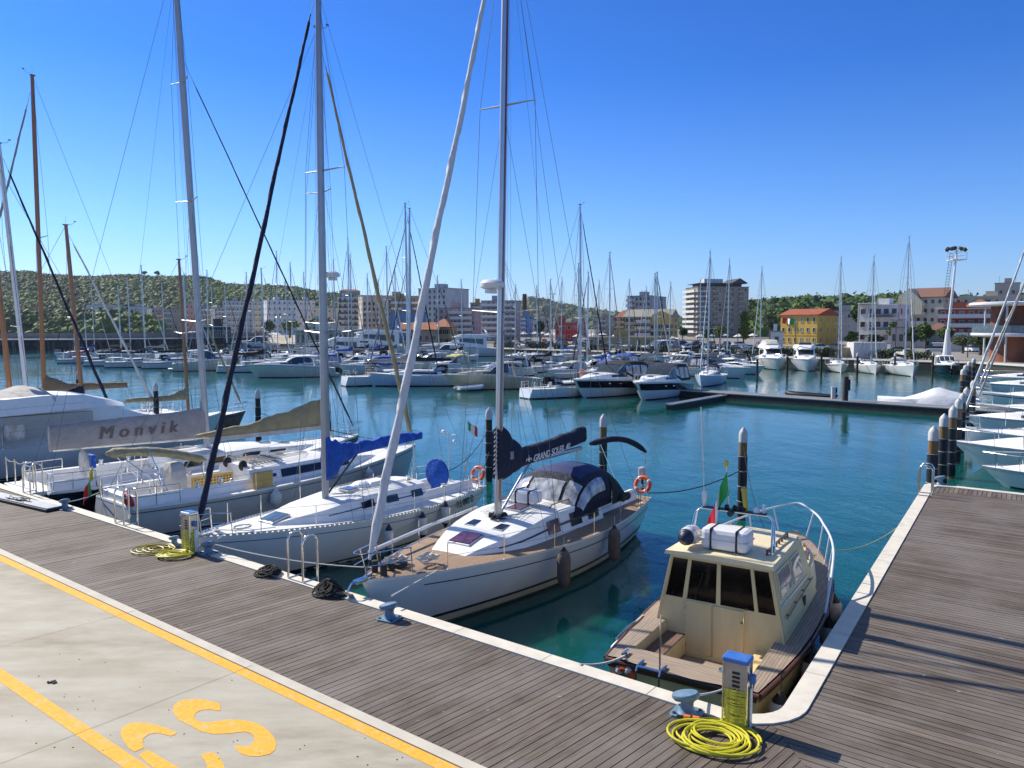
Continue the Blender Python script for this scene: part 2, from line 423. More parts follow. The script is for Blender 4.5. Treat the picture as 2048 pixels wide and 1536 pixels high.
DCK0 = P(0, 1098, DZ); DCK1 = P(600, 1369, DZ)
KD = (DCK0 - DCK1).normalized()                      # direction of the kerb between deck and concrete
def online(o, d, p):                                # intersection in plan of lines
    pass
def inter(p, d, q, e):
    den = d.x * e.y - d.y * e.x
    t = ((q.x - p.x) * e.y - (q.y - p.y) * e.x) / den
    return p + d * t
CW = .31
PE = P(1700, 1205, DZ)                              # a point on the pier's water edge
corner = inter(QO, QD, PE, PDR)
far_e = P(1853, 967, DZ)
# coping with rounded inner corner
def arc_corner(off, r):
    a0 = inter(QO - QN * off, QD, PE + PN * off, PDR)
    ang = QD.angle(PDR); t = r / math.tan(ang / 2)
    s = a0 + QD * t; e = a0 + PDR * t
    bis = (QD + PDR).normalized(); c = a0 + bis * (r / sin(ang / 2))
    va, vb = s - c, e - c
    pts = []
    for i in range(9):
        u = i / 8; v = va.lerp(vb, u).normalized() * r; pts.append(c + v)
    return pts
FARL = QO + QD * 62
pier_end_w = far_e
endcorner = far_e
def outline(off, r):
    pts = [QO - QN * off + QD * 62] + arc_corner(off, r)
    # up the pier, then round its outer corner to the right
    ec = inter(PE + PN * off, PDR, far_e + PDR * (-off) , -QD)
    pts += [ec - PDR * .35, ec - PDR * .08 + PN * .1, ec + PN * .42]
    pts += [ec - QD * 22]
    return pts
wat = outline(0, .55); deckside = outline(CW, .95)
cp = MB()
n_ = len(wat)
top = DZ + .025
rows = []
for k in range(n_):
    a, b = wat[k], deckside[k]
    rows.append([(a.x, a.y, DZ - .14), (a.x, a.y, top), (b.x, b.y, top), (b.x, b.y, DZ - .05)])
cp.loft(rows, closed=False, cap=False)
structure(cp.build('coping', STONE, smooth=False))
jn = MB()       # joints between coping stones
for k in range(0, 58):
    p = QO + QD * (k * 1.9 - 5)
    if (p - corner).dot(QD) < .7: continue
    a = p; b = p - QN * CW
    t = QD * .006
    jn.add([(a.x, a.y, top + .004), (b.x, b.y, top + .004), (b.x + t.x, b.y + t.y, top + .004), (a.x + t.x, a.y + t.y, top + .004)], [(0, 1, 2, 3)])
for k in range(1, 12):
    a = corner + PDR * (k * 1.9); b = a + PN * CW; t = PDR * .006
    if (far_e - a).dot(PDR) < .6: break
    jn.add([(a.x, a.y, top + .004), (b.x, b.y, top + .004), (b.x + t.x, b.y + t.y, top + .004), (a.x + t.x, a.y + t.y, top + .004)], [(0, 1, 2, 3)])
structure(jn.build('coping_joints', BSTR))
# wall below the coping, set back
wl = MB(); rows = []
for a in outline(.05, .6): rows.append([(a.x, a.y, -1.5), (a.x, a.y, DZ - .13)])
wl.loft(rows, closed=False, cap=False)
structure(wl.build('quay_wall', QWALL))
# sub base below the planks
A0 = DCK1 + KD * 60; A1 = DCK1 - KD * 30
SUB = mat('deck_void', (.018, .014, .012), .9)
sb = MB()
main_poly = [FARL - QN * (CW + .005), deckside[1] - QN * .005 + QD * 0, ]
# main deck polygon: coping line - kerb line - open at the near right
m_in = deckside
mitre = inter(QO - QN * CW, QD, PE + PN * CW, PDR)     # where both coping deck sides would meet
MIT = (QD * -1 + PDR * -1).normalized()
mdir = (PN - QN).normalized()
mainp = [FARL - QN * (CW + .004), mitre - QN * .004, mitre + Vector((.35, -9, 0)), DCK1 - KD * 14, A0]
def solid(poly, z0, z1, name, m):
    b = MB(); b.prism([(p.x, p.y) for p in poly], z0, z1); return structure(b.build(name, m))
PLD = Vector(P(2520, 655.0001 + 40, 0)); PLD.z = 0
PLD = hd(math.degrees(math.atan(1496 / 1560)))
solid([Vector((-70, -4, 0)), Vector((60, -4, 0)), corner - QD * 1 + PDR * -2 + Vector((40, -14, 0)), deckside[6], deckside[1], FARL - QN * CW], DZ - .3, DZ - .045, 'quay_base', SUB)
ec2 = deckside[-1]
pierp = [mitre + PN * .003, deckside[-4] + PN * .0, deckside[-3] , deckside[-2] , ec2, ec2 + Vector((2, -30, 0)), mitre + Vector((.36, -9, 0))]
solid([deckside[5], deckside[-4], deckside[-3], deckside[-2], ec2, Vector((60, -4, 0)), Vector((3, -4, 0))], DZ - .32, DZ - .047, 'pier_base', SUB)
# fill small curved wedge at the inner corner with planks of the main deck
mainp = [FARL - QN * (CW + .004)] + [p - QN * .004 for p in deckside[1:6]] + [mitre + Vector((.55, -9, 0)), DCK1 - KD * 14, A0]
pierp = [p + PN * .004 for p in deckside[5:10]] + [deckside[-4] + PN * .004 - PDR * 1.1, deckside[-2] - PDR * .9 + PN * .3, ec2 - PDR * 1.0, ec2 + Vector((2, -30, 0)), mitre + Vector((.56, -9, 0))]
def convex_parts_main(): 
    a = deckside[5]
    return [[FARL - QN * (CW + .004), mitre + QD * 2 - QN * (CW*0+.004), mitre + QD * 2 + Vector((.0, -14, 0)), DCK1 - KD * 14, A0]]
planks('boardwalk', mainp, PLD, rnd=5)
planks('pier_deck', pierp, -QD, rnd=9)
# border planks at the far end of the pier, laid across
endp = [deckside[-4] + PN * .004 - PDR * 1.09, deckside[-4] + PN * .004, deckside[-2], ec2, ec2 - PDR * .99, deckside[-2] - PDR * .89 + PN * .3]
planks('pier_end_deck', endp, PDR, rnd=4, w=.135)

# kerb between deck and concrete, the concrete apron
def conc():
    m = bpy.data.materials.new('concrete_apron'); m.use_nodes = True
    n = m.node_tree.nodes; l = m.node_tree.links; b = n['Principled BSDF']; b.inputs['Roughness'].default_value = .85
    tc = n.new('ShaderNodeTexCoord'); prev = None
    def layer(scale, detail, p0, p1, c0, c1, st=None):
        mp = n.new('ShaderNodeMapping'); l.new(tc.outputs['Object'], mp.inputs[0])
        if st: mp.inputs['Scale'].default_value = st; mp.inputs['Rotation'].default_value = (0, 0, -.75)
        nz = n.new('ShaderNodeTexNoise'); nz.inputs['Scale'].default_value = scale; nz.inputs['Detail'].default_value = detail; nz.inputs['Roughness'].default_value = .62
        l.new(mp.outputs[0], nz.inputs['Vector']); r = n.new('ShaderNodeValToRGB'); l.new(nz.outputs[0], r.inputs[0])
        r.color_ramp.elements[0].position = p0; r.color_ramp.elements[1].position = p1
        r.color_ramp.elements[0].color = c0 + (1,); r.color_ramp.elements[1].color = c1 + (1,)
        return nz, r.outputs[0]
    _, a = layer(.7, 8, .3, .7, (.41, .38, .305), (.51, .48, .40))
    _, c = layer(1.1, 9, .40, .62, (.84, .80, .76), (1, 1, 1), (.35, 1.6, 1))
    g, e = layer(140, 3, .3, .7, (.90, .90, .90), (1.08, 1.08, 1.08))
    _, f = layer(.5, 10, .56, .74, (1, 1, 1), (.66, .60, .54), (.5, 1.4, 1))
    cur = a
    for x in (c, e, f):
        mu = n.new('ShaderNodeMixRGB'); mu.blend_type = 'MULTIPLY'; mu.inputs[0].default_value = 1
        l.new(cur, mu.inputs[1]); l.new(x, mu.inputs[2]); cur = mu.outputs[0]
    l.new(cur, b.inputs['Base Color'])
    bp = n.new('ShaderNodeBump'); bp.inputs['Distance'].default_value = .003; bp.inputs['Strength'].default_value = .5
    l.new(g.outputs[0], bp.inputs['Height']); l.new(bp.outputs[0], b.inputs['Normal'])
    return m
CONC = conc()
kn = Vector((-KD.y, KD.x, 0))
if kn.y > 0: kn = -kn             # towards the camera side
KW = .20
KERB = mat('kerb_concrete', (.54, .50, .42), .8, var=.08, scale=3, dirt=.25)
kb = MB(); a, b = A0, A1
kb.prism([(a.x, a.y), (b.x, b.y), (b.x + kn.x * KW, b.y + kn.y * KW), (a.x + kn.x * KW, a.y + kn.y * KW)], DZ - .2, DZ + .018)
structure(kb.build('kerb', KERB, bevel=.006))
ap = MB(); a, b = A0 + kn * KW, A1 + kn * KW
ap.prism([(a.x, a.y), (b.x, b.y), (b.x + kn.x * 40, b.y + kn.y * 40), (a.x + kn.x * 40, a.y + kn.y * 40)], DZ - .25, DZ + .012)
structure(ap.build('pavement', CONC))
ZP = DZ + .012
def sheet(pts, z, name, m):
    b = MB(); b.add([(p[0], p[1], z) for p in pts], [tuple(range(len(pts)))]); return structure(b.build(name, m))
def strip_px(p0, p1, w, name, m, z=ZP + .004, ext=0):
    d = (p1 - p0).normalized(); nn = Vector((-d.y, d.x, 0))
    a, b = p0 - d * ext, p1 + d * ext
    return sheet([a + nn * w / 2, b + nn * w / 2, b - nn * w / 2, a - nn * w / 2], z, name, m)
a = A0 + kn * (KW + .10); b = A1 + kn * (KW + .10)
strip_px(a, b, .19, 'yellow_line', LINEY)
strip_px(P(0, 1350, ZP), P(163, 1461, ZP), .20, 'yellow_line', LINEY, ext=40)
sheet([A0 + kn * (KW - .012), A1 + kn * (KW - .012), A1 + kn * (KW + .004), A0 + kn * (KW + .004)], DZ + .022, 'kerb_joint', mat('joint', (.12, .10, .08), .9))
# expansion joints of the concrete
for (x0, y0, x1, y1) in ((0, 1294, 100, 1268), (0, 1528, 500, 1335), (0, 1250, 50, 1238)):
    p0, p1 = P(x0, y0, ZP), P(x1, y1, ZP)
    if x0 == 0 and y0 == 1294: p1 = P(270, 1222, ZP)
    if y0 == 1250: continue
    if y0 == 1528: p1 = P(505, 1331, ZP)
    strip_px(p0, p1, .007, 'expansion_joint', mat('fine_joint', (.22, .195, .16), .9), z=ZP + .008)
def zx(pts): return [P(x / 3.368, 1080 + y / 3.368, ZP) for x, y in pts]
Spoly = [(1480, 1100), (1380, 1078), (1310, 1073), (1250, 1075), (1200, 1090), (1172, 1115), (1165, 1150), (1180, 1185), (1215, 1220), (1290, 1255), (1350, 1290), (1440, 1308), (1540, 1305), (1640, 1292), (1690, 1302), (1715, 1325), (1710, 1360), (1690, 1383), (1630, 1393), (1575, 1382), (1590, 1410), (1620, 1440), (1680, 1458), (1740, 1460), (1820, 1443), (1855, 1412), (1860, 1375), (1845, 1330), (1810, 1290), (1760, 1250), (1700, 1228), (1640, 1215), (1540, 1210), (1440, 1225), (1370, 1230), (1325, 1218), (1305, 1195), (1320, 1165), (1360, 1145), (1420, 1143), (1485, 1152)]
def letter(pts):
    from mathutils.geometry import tessellate_polygon
    w = zx(pts); tri = tessellate_polygon([w])
    b = MB(); b.add([(p.x, p.y, ZP + .004) for p in w], tri); o = b.build('painted_letter', LINEY); return structure(o)
letter(Spoly)
letter([(1190, 1298), (1100, 1260), (1000, 1235), (910, 1230), (860, 1240), (820, 1265), (812, 1300), (830, 1350), (870, 1405), (905, 1428), (968, 1402), (960, 1370), (968, 1335), (1005, 1308), (1060, 1300), (1110, 1312), (1150, 1322), (1180, 1312)])
letter([(935, 1452), (990, 1414), (1060, 1450), (1140, 1500), (1230, 1545), (1300, 1600), (1150, 1640), (1060, 1560), (1000, 1510)])
letter([(1350, 1452), (1385, 1436), (1430, 1430), (1470, 1455), (1500, 1500), (1520, 1560), (1400, 1570), (1395, 1520), (1380, 1485)])
# dark scrap on the concrete
sc = MB(); p = P(104, 1365, ZP)
for k in range(7):
    q = p + Vector((random.uniform(-.06, .06), random.uniform(-.03, .03), .012)); sc.box(q, (random.uniform(.03, .07), .02, .02), rz=random.random() * 3)
tag(sc.build('scrap', RUB), 'small dark scrap lying alone on the pale concrete', 'scrap')

R_ = random.Random(41); g = MB()
for k in range(90):
    px, py = R_.uniform(0, 880), R_.uniform(1120, 1530)
    if py < 1110 + px * .46 + 30: continue
    q = P(px, py, ZP + .003); g.box(q, (R_.uniform(.006, .022), R_.uniform(.006, .016), .006), rz=R_.uniform(0, 3))
o = g.build('grit', RUB); o['kind'] = 'stuff'; o['label'] = 'dark grit scattered over the pale concrete'; o['category'] = 'grit'
# ------------------------------------------------------------------ boat building
class Hull:
    def __init__(s, L, B, fs, fb, tr=.72, rake=.8, srake=0, mid=.42, bot=-.4, full=2.3, e0=.22, flare=.55, sg=.05):
        s.__dict__.update(locals())
    def hb(s, t):
        t = min(max(t, 0), 1)
        if t < s.mid: a = s.tr + (1 - s.tr) * sin(pi / 2 * t / s.mid)
        else:
            q = (t - s.mid) / (1 - s.mid); a = max(0, 1 - q ** s.full) ** .85
        return max(s.B / 2 * a, .02)
    def sz(s, t): return s.fs + (s.fb - s.fs) * max(t, 0) ** 1.6 - s.sg * sin(pi * min(max(t, 0), 1))
    def pt(s, t, v, side=1):
        z = s.bot + (s.sz(t) - s.bot) * v
        e = s.e0 + s.flare * t ** 3
        y = s.hb(t) * max(v, 0) ** e
        x = t * s.L - s.rake * (1 - v) * t ** 6 + s.srake * (1 - v) * (1 - t) ** 6
        return Vector((x, y * side, z))
    def vz(s, t, z): return (z - s.bot) / (s.sz(t) - s.bot)
    def build(s, m, parent, name='hull'):
        vs = [0, .03, .08, .16, .28, .42, .58, .75, .9, 1]; N = 26
        ts = [1 - (1 - i / N) ** 1.25 for i in range(N + 1)]
        rings = []
        for t in ts:
            rings.append([s.pt(t, v, -1) for v in reversed(vs[1:])] + [s.pt(t, v, 1) for v in vs])
        b = MB(); b.loft(rings, closed=False, cap=False)
        n = len(rings[0])
        b.add(rings[0], [tuple(range(n))]); b.add(rings[-1], [tuple(range(n))[::-1]])
        return b.build(name, m, parent, smooth=True)
    def band(s, z0, z1, m, parent, name, t0=0, t1=.995, off=.006, sides=(1, -1), rel=False, transom=True):
        b = MB()
        for sd in sides:
            rows = []
            for i in range(25):
                t = t0 + (t1 - t0) * i / 24; r = []
                for k in range(3):
                    f = k / 2
                    za = (s.sz(t) + z0) if rel else z0; zb = (s.sz(t) + z1) if rel else z1
                    v = s.vz(t, za + (zb - za) * f); p = s.pt(t, v, sd)
                    tt = min(t + .01, 1); q = s.pt(tt, v, sd) - s.pt(t - .01, v, sd)
                    nn = Vector((q.y, -q.x, 0)); nn = nn.normalized() if nn.length > 0 else Vector((0, 1, 0))
                    if nn.y * sd < 0: nn = -nn
                    r.append(p + nn * off)
                rows.append(r)
            b.grid(rows)
        if transom and t0 == 0:
            for k in range(1):
                r0 = []; r1 = []
                for f in range(9):
                    u = -1 + f / 4
                    for z, rr in ((z0 + (s.fs if rel else 0), r0), (z1 + (s.fs if rel else 0), r1)):
                        v = s.vz(0, z); p = s.pt(0, v, 1); rr.append(Vector((p.x - off, p.y * u, p.z)))
                b.grid([r0, r1])
        return b.build(name, m, parent)
    def deck(s, m, parent, holes=(), cam=.05, t0=0, t1=1, name='deck', dz=-.015):
        b = MB(); cuts = sorted(set([t0, t1] + [h[0] / s.L for h in holes] + [h[1] / s.L for h in holes]))
        for i in range(len(cuts) - 1):
            a, c = cuts[i], cuts[i + 1]; mid = (a + c) / 2
            hw = None
            for h in holes:
                if h[0] / s.L <= mid <= h[1] / s.L: hw = h[2]
            n = max(2, int((c - a) * 26))
            rows = {-1: [], 1: [], 0: []}
            for k in range(n + 1):
                t = a + (c - a) * k / n; w = s.hb(t) * .995; z = s.sz(t) + dz; x = t * s.L
                f = lambda y: Vector((x, y, z + cam * (1 - (y / max(w, .05)) ** 2)))
                if hw is None: rows[0].append([f(w * (u / 4 - 1)) for u in range(9)])
                else:
                    for sd in (-1, 1):
                        h_ = min(hw, w - .02); rows[sd].append([f(sd * (w + (h_ - w) * u / 2)) for u in range(3)])
            for q in rows:
                if rows[q]: b.grid(rows[q])
        o = b.build(name, m, parent)
        for h in holes:
            x0, x1, hw, fl = h[:4]; q = MB()
            ta, tb = x0 / s.L, x1 / s.L
            for sd in (-1, 1):
                rr = []
                for k in range(7):
                    t = ta + (tb - ta) * k / 6; w = min(hw, s.hb(t) * .995 - .02)
                    rr.append([(t * s.L, sd * w, s.sz(t) + .03), (t * s.L, sd * w * .98, fl)])
                q.grid(rr)
            for t in (ta, tb):
                w = min(hw, s.hb(t) * .995 - .02)
                q.add([(t * s.L, -w, s.sz(t) + .03), (t * s.L, w, s.sz(t) + .03), (t * s.L, w * .98, fl), (t * s.L, -w * .98, fl)], [(0, 1, 2, 3)])
            q.build('cockpit_well', h[4] if len(h) > 4 else GELG, parent)
            q = MB(); rr = []
            for k in range(7):
                t = ta + (tb - ta) * k / 6; w = min(hw, s.hb(t) * .995 - .02)
                rr.append([(t * s.L, -w, fl), (t * s.L, w, fl)])
            q.grid(rr); q.build('cockpit_sole', h[5] if len(h) > 5 else TEAKG, parent)
        return o

class Tier:
    "deckhouse: stations (x, half width at base, z base, z top, inset of the top edge, crown)"
    def __init__(s, st): s.st = st
    def at(s, x):
        st = s.st
        if x <= st[0][0]: return st[0]
        for a, b in zip(st, st[1:]):
            if x <= b[0]:
                f = (x - a[0]) / max(b[0] - a[0], 1e-6); return tuple(p + (q - p) * f for p, q in zip(a, b))
        return st[-1]
    def f(s, x, w):
        _, hw, zb, zt, ins, cr = s.at(x); sd = 1 if w > 0 else -1; a = abs(w)
        if a > .5:
            k = (1 - a) / .5; return Vector((x, sd * (hw - ins * k), zb + (zt - zb) * k))
        k = a / .5; tw = hw - ins
        return Vector((x, sd * tw * k, zt + cr * (1 - k ** 2)))
    def build(s, name, m, parent, n=1, smooth=True, bevel=0):
        xs = []
        for a, b in zip(s.st, s.st[1:]):
            xs += [a[0] + (b[0] - a[0]) * i / n for i in range(n)]
        xs.append(s.st[-1][0])
        ws = [-1, -.75, -.56, -.5, -.42, -.25, 0, .25, .42, .5, .56, .75, 1]
        b = MB(); rings = [[s.f(x, w) for w in ws] for x in xs]
        b.loft(rings, closed=False, cap=False)
        k = len(ws); b.add(rings[0], [tuple(range(k))]); b.add(rings[-1], [tuple(range(k))[::-1]])
        return b.build(name, m, parent, smooth=smooth)
    def patch(s, x0, x1, w0, w1, m, parent, name='window', off=.012, nx=8, nw=4, slant=0):
        b = MB(); rows = []; e = .01
        for i in range(nx + 1):
            r = []
            for j in range(nw + 1):
                w = w0 + (w1 - w0) * j / nw; x = x0 + (x1 - x0) * i / nx + slant * (j / nw)
                p = s.f(x, w); dx = s.f(x + e, w) - s.f(x - e, w); dw = s.f(x, w + e) - s.f(x, w - e)
                nn = dw.cross(dx); nn = nn.normalized() if nn.length > 1e-9 else Vector((0, 0, 1))
                c = Vector((p.x, 0, s.at(p.x)[2])); 
                if nn.dot(p - c) < 0: nn = -nn
                r.append(p + nn * off)
            rows.append(r)
        b.grid(rows); return b.build(name, m, parent)

def hatch(parent, x, y, z, sx, sy, m=TINT, tilt=0, frame=ALU, name='hatch', rx=0):
    b = MB(); b.box((0, 0, .02), (sx, sy, .05)); o = b.build(name, frame, parent, bevel=.01)
    o.location = (x, y, z); o.rotation_euler = (rx, tilt, 0)
    g = MB(); g.box((0, 0, .05), (sx - .07, sy - .07, .02)); g.build('glass', m, o, bevel=.004)
    return o

def sail_cover(parent, pts, m, name='sail_cover', hw=.11, wr=.02, seed=1, top=.5):
    "pts: (x, z bottom, z top) from mast to boom end"
    R = random.Random(seed); b = MB(); rings = []; n = 34
    for i in range(n + 1):
        f = i / n * (len(pts) - 1); k = min(int(f), len(pts) - 2); u = f - k; u = u * u * (3 - 2 * u)
        x = pts[k][0] + (pts[k + 1][0] - pts[k][0]) * (f - k); z0 = pts[k][1] + (pts[k + 1][1] - pts[k][1]) * u; z1 = pts[k][2] + (pts[k + 1][2] - pts[k][2]) * u
        z1 += R.uniform(-wr, wr); h = z1 - z0; ring = []
        for a in range(12):
            g = a / 12 * 2 * pi; c, s_ = cos(g), sin(g)
            y = hw * (abs(c) ** .6) * (1 if c > 0 else -1) * (1 - .35 * (s_ > 0) * abs(s_) ** 3 * top * 2) + R.uniform(-wr, wr) * .6
            ring.append((x, y, (z0 + z1) / 2 + h / 2 * (abs(s_) ** .8) * (1 if s_ > 0 else -1)))
        rings.append(ring)
    b.loft(rings); return b.build(name, m, parent, smooth=True)

def furled(parent, a, b_, r, m, name='furled_sail', seed=2, n=150):
    "cloth rolled round the stay: a spiral edge runs up it"
    R = random.Random(seed); mb = MB(); a, b_ = Vector(a), Vector(b_); rings = []; N = 14
    t = (b_ - a).normalized(); u = t.orthogonal().normalized(); v = t.cross(u); Ln = (b_ - a).length; ph = seed
    for i in range(n + 1):
        f = i / n; c = a.lerp(b_, f) + u * (r * .10 * sin(f * 23 + ph)) + v * (r * .10 * sin(f * 17 + ph * 2))
        k = r * min(1, f * 14 + .35) * (1 - .55 * f) * (1 + .05 * sin(f * 60 + ph) + R.uniform(-.02, .02)) if f < .985 else r * .2
        tw = f * Ln * 3.4; ring = []
        for j in range(N):
            g = 2 * pi * j / N; w = ((g - tw) / (2 * pi)) % 1.0
            ring.append(c + (u * cos(g) + v * sin(g)) * (k * (.79 + .33 * w)))
        rings.append(ring)
    mb.loft(rings); return mb.build(name, m, parent, smooth=True)

def stanchions(H, parent, xs, h=.6, m=SS, inset=.07, wires=True, r=.012, sides=(1, -1), gate=None):
    tops = {1: [], -1: []}; o = None
    for x in xs:
        for sd in sides:
            b = MB()
            t = x / H.L; y = sd * (H.hb(t) - inset); z = H.sz(t)
            b.tube([(x, y, z - .02), (x, y, z + h)], r, 6); b.lathe([(.035, z), (.03, z + .03)], (x, y, 0), 8)
            tops[sd].append(Vector((x, y, z + h)))
            o = b.build('stanchion', m, parent)
    if wires:
        for sd in sides:
            w = MB()
            if len(tops[sd]) > 1:
                w.tube(tops[sd], r * .38, 4); w.tube([p - Vector((0, 0, h * .48)) for p in tops[sd]], r * .34, 4)
                w.build('lifeline', WIRE, parent)
    return tops

def pulpit(H, parent, xb, h=.62, m=SS, r=.014):
    b = MB(); pts = []
    for sd in (1, -1):
        t = xb / H.L; y = sd * (H.hb(t) - .06); z = H.sz(t)
        b.tube([(xb, y, z), (xb + .05, y, z + h)], r, 6)
        t2 = min((xb + .65) / H.L, .99); b.tube([(t2 * H.L, sd * (H.hb(t2) - .04), H.sz(t2)), (t2 * H.L + .12, sd * (H.hb(t2) + .05), H.sz(t2) + h)], r, 6)
    def P_(t, k): return Vector((t * H.L + k, (H.hb(t) + .02), H.sz(t) + h))
    L = []
    for sd in (1, -1):
        s = []
        for q in (xb, xb + .35, xb + .65, xb + .95):
            t = min(q / H.L, .995); s.append((q + .05 + (.1 if q > xb + .5 else 0), sd * (max(H.hb(t), .12) - .04 + (.05 if q > xb + .5 else 0)), H.sz(t) + h))
        L.append(s)
    b.tube(smooth_pts(L[0] + [(H.L + .22, 0, H.sz(1) + h + .02)] + L[1][::-1]), r, 8)
    b.tube([Vector(p) - Vector((0.02, 0, h * .45)) for p in L[0]], r * .8, 6); b.tube([Vector(p) - Vector((0.02, 0, h * .45)) for p in L[1]], r * .8, 6)
    return b.build('bow_rail', m, parent)

def pushpit(H, parent, xf=1.1, h=.62, m=SS, r=.014):
    b = MB(); L = []
    for sd in (1, -1):
        s = []
        for q in (xf, xf * .5, .12):
            t = q / H.L; p = (q, sd * (H.hb(t) - .06), H.sz(t) + h); s.append(p); b.tube([(p[0], p[1], H.sz(t) - .02), p], r, 6)
        L.append(s + [(.06, sd * H.hb(0) * .75, H.sz(0) + h)]); 
        b.tube([Vector(p) - Vector((0, 0, h * .45)) for p in L[-1]], r * .8, 6)
        b.tube([L[-1][-1], (.06, sd * H.hb(0) * .75, H.sz(0) - .02)], r, 6)
    b.tube(L[0], r, 8); b.tube(L[1], r, 8)
    return b.build('stern_rail', m, parent)

def rig(H, parent, mx, zb, top, m=ALU, sec=(.11, .08), spreads=((.42, .9), (.72, .65)), rake=.15, wire=.006, backstay=True, forestay=None, furl=None, furl_r=.07, fs_top=1.0, shroud_x=-.15, extra=True, sw=.02, seed=3, furl_z0=.5, topgear=True):
    "mast with spreaders, shrouds, stays; returns mast point function"
    def mp(z): f = (z - zb) / (top - zb); return Vector((mx - rake * f, 0, z))
    b = MB(); rings = []
    for i in range(9):
        f = i / 8; z = zb + (top - zb) * f; c = mp(z); k = 1 if f < .8 else 1 - (f - .8) * 1.2
        rings.append([c + Vector((sec[0] * k * cos(a), sec[1] * k * sin(a), 0)) for a in [2 * pi * j / 12 for j in range(12)]])
    b.loft(rings); mast = b.build('mast', m, parent, smooth=True)
    w = MB(); tips = {1: [], -1: []}
    for hz, ln in spreads:
        z = zb + (top - zb) * hz; c = mp(z)
        for sd in (1, -1):
            tip = c + Vector((-.18 * ln, sd * ln, .07 * ln)); sp = MB(); sp.tube([c, tip], [sw * 1.6, sw], 6, flat=.5); tips[sd].append(tip); sp.build('spreader', m if m != WOODM else ALU, mast)
    t = mx / H.L
    for sd in (1, -1):
        ch = Vector((mx + shroud_x, sd * (H.hb(t) - .12), H.sz(t) - .02))
        w.tube([ch] + tips[sd] + [mp(top * .985)], wire, 5)
        if spreads:
            lo = mp(zb + (top - zb) * spreads[0][0] - .15)
            w.tube([ch + Vector((.35 if extra else .1, -.06 * sd, 0)), lo], wire * .85, 4)
            if extra: w.tube([ch + Vector((-.5, -.06 * sd, 0)), lo], wire * .85, 4)
            if len(spreads) > 1: w.tube([tips[sd][0], mp(zb + (top - zb) * spreads[1][0] - .1)], wire * .8, 4)
    if backstay:
        sp_ = mp(top); e = Vector((.12, 0, H.sz(0) + .05))
        j = sp_.lerp(e, .72); w.tube([sp_, j], wire, 4)
        for sd in (1, -1): w.tube([j, Vector((.1, sd * H.hb(0) * .7, H.sz(0)))], wire * .9, 4)
    if extra:      # halyards just aft of the mast
        for k in range(3):
            w.tube([mp(top - .2 - k) + Vector((-sec[0] - .02, .03 * (k - 1), 0)), Vector((mx - .25 - .12 * k, .1 * (k - 1), zb + .1))], wire * .6, 4)
        w.tube([mp(top - .3), Vector((mx - 3.2, .1, 3.1 if H.L > 9 else 2.5))], wire * .6, 4)
    w.build('rigging', WIRE, parent)
    fb = Vector((H.L - .12, 0, H.sz(1) + .05)); ft = mp(zb + (top - zb) * fs_top) + Vector((sec[0], 0, 0))
    if furl:
        furled(parent, fb.lerp(ft, furl_z0 / (top - 1)), fb.lerp(ft, .96), furl_r, furl, seed=seed)
    f = MB(); f.tube([fb, ft], wire * 1.1, 5); f.build('forestay', WIRE, parent)
    if topgear:
        g = MB(); c = mp(top); k = max(1, wire / .012)
        g.tube([c, c + Vector((0, 0, .5))], .006 * k, 4); g.tube([c, c + Vector((.4, .1, .12)), c + Vector((.5, .1, .25))], .01 * k, 4); g.box(c + Vector((.5, .1, .27)), (.12, .04, .05))
        g.box(c + Vector((-.02, 0, .02)), (.28, .12, .07))
        g.build('wind_sensor', WIRE, mast)
    return mp, mast

def lines_on_deck(parent, segs, r=.008, m=ROPEW, name='control_lines'):
    b = MB()
    for s in segs: b.tube(s, r, 5)
    return b.build(name, m, parent)
def winch(b, x, y, z, k=1.0):
    b.lathe([(.07 * k, z), (.07 * k, z + .03), (.045 * k, z + .06), (.045 * k, z + .11), (.065 * k, z + .14), (.065 * k, z + .16), (.02, z + .165)], (x, y, 0), 12)

def world_pt(r, p): 
    return Matrix.Translation(r.location) @ Matrix.Rotation(r.rotation_euler.z, 4, 'Z') @ Vector(p)

def fender_at(rt, p, label, m=WPLG, tip=BFEN, L=.62, r=.13, name='fender', rope=.45, group=None, cat='fender', ropem=ROPEW):
    w = world_pt(rt, p); o = root(name, w, rt.rotation_euler.z, label, cat, group)
    b = MB(); prof = [(r * .25, -L / 2 - .05), (r * .6, -L / 2 + .03), (r, -L / 2 + .14), (r, L / 2 - .14), (r * .6, L / 2 - .03), (r * .25, L / 2 + .05)]
    if m is GFEN: prof = [(r * .12, -L / 2 - .06), (r * .55, -L / 2 - .02), (r * .85, -L / 2 + .07), (r, -L / 2 + .18), (r, L / 2 - .18), (r * .85, L / 2 - .07), (r * .5, L / 2 + .0), (r * .25, L / 2 + .05)]
    b.lathe(prof, n=16); b.build('fender_body', m, o, smooth=True)
    c = MB(); 
    c.lathe([(.03, L / 2 + .09), (r * .25 + .006, L / 2 + .05), (r * .64, L / 2 - .035), (r * .80, L / 2 - .08)][::-1], n=14)
    if m is not GFEN: c.lathe([(r * .80, -L / 2 + .08), (r * .64, -L / 2 + .035), (r * .25 + .006, -L / 2 - .05), (.03, -L / 2 - .09)][::-1], n=14)
    c.build('end_caps', tip, o, smooth=True)
    q = MB(); q.tube([(0, 0, L / 2 + .05), (0, 0, L / 2 + rope)], .009, 5); q.build('lanyard', ropem, o)
    return o

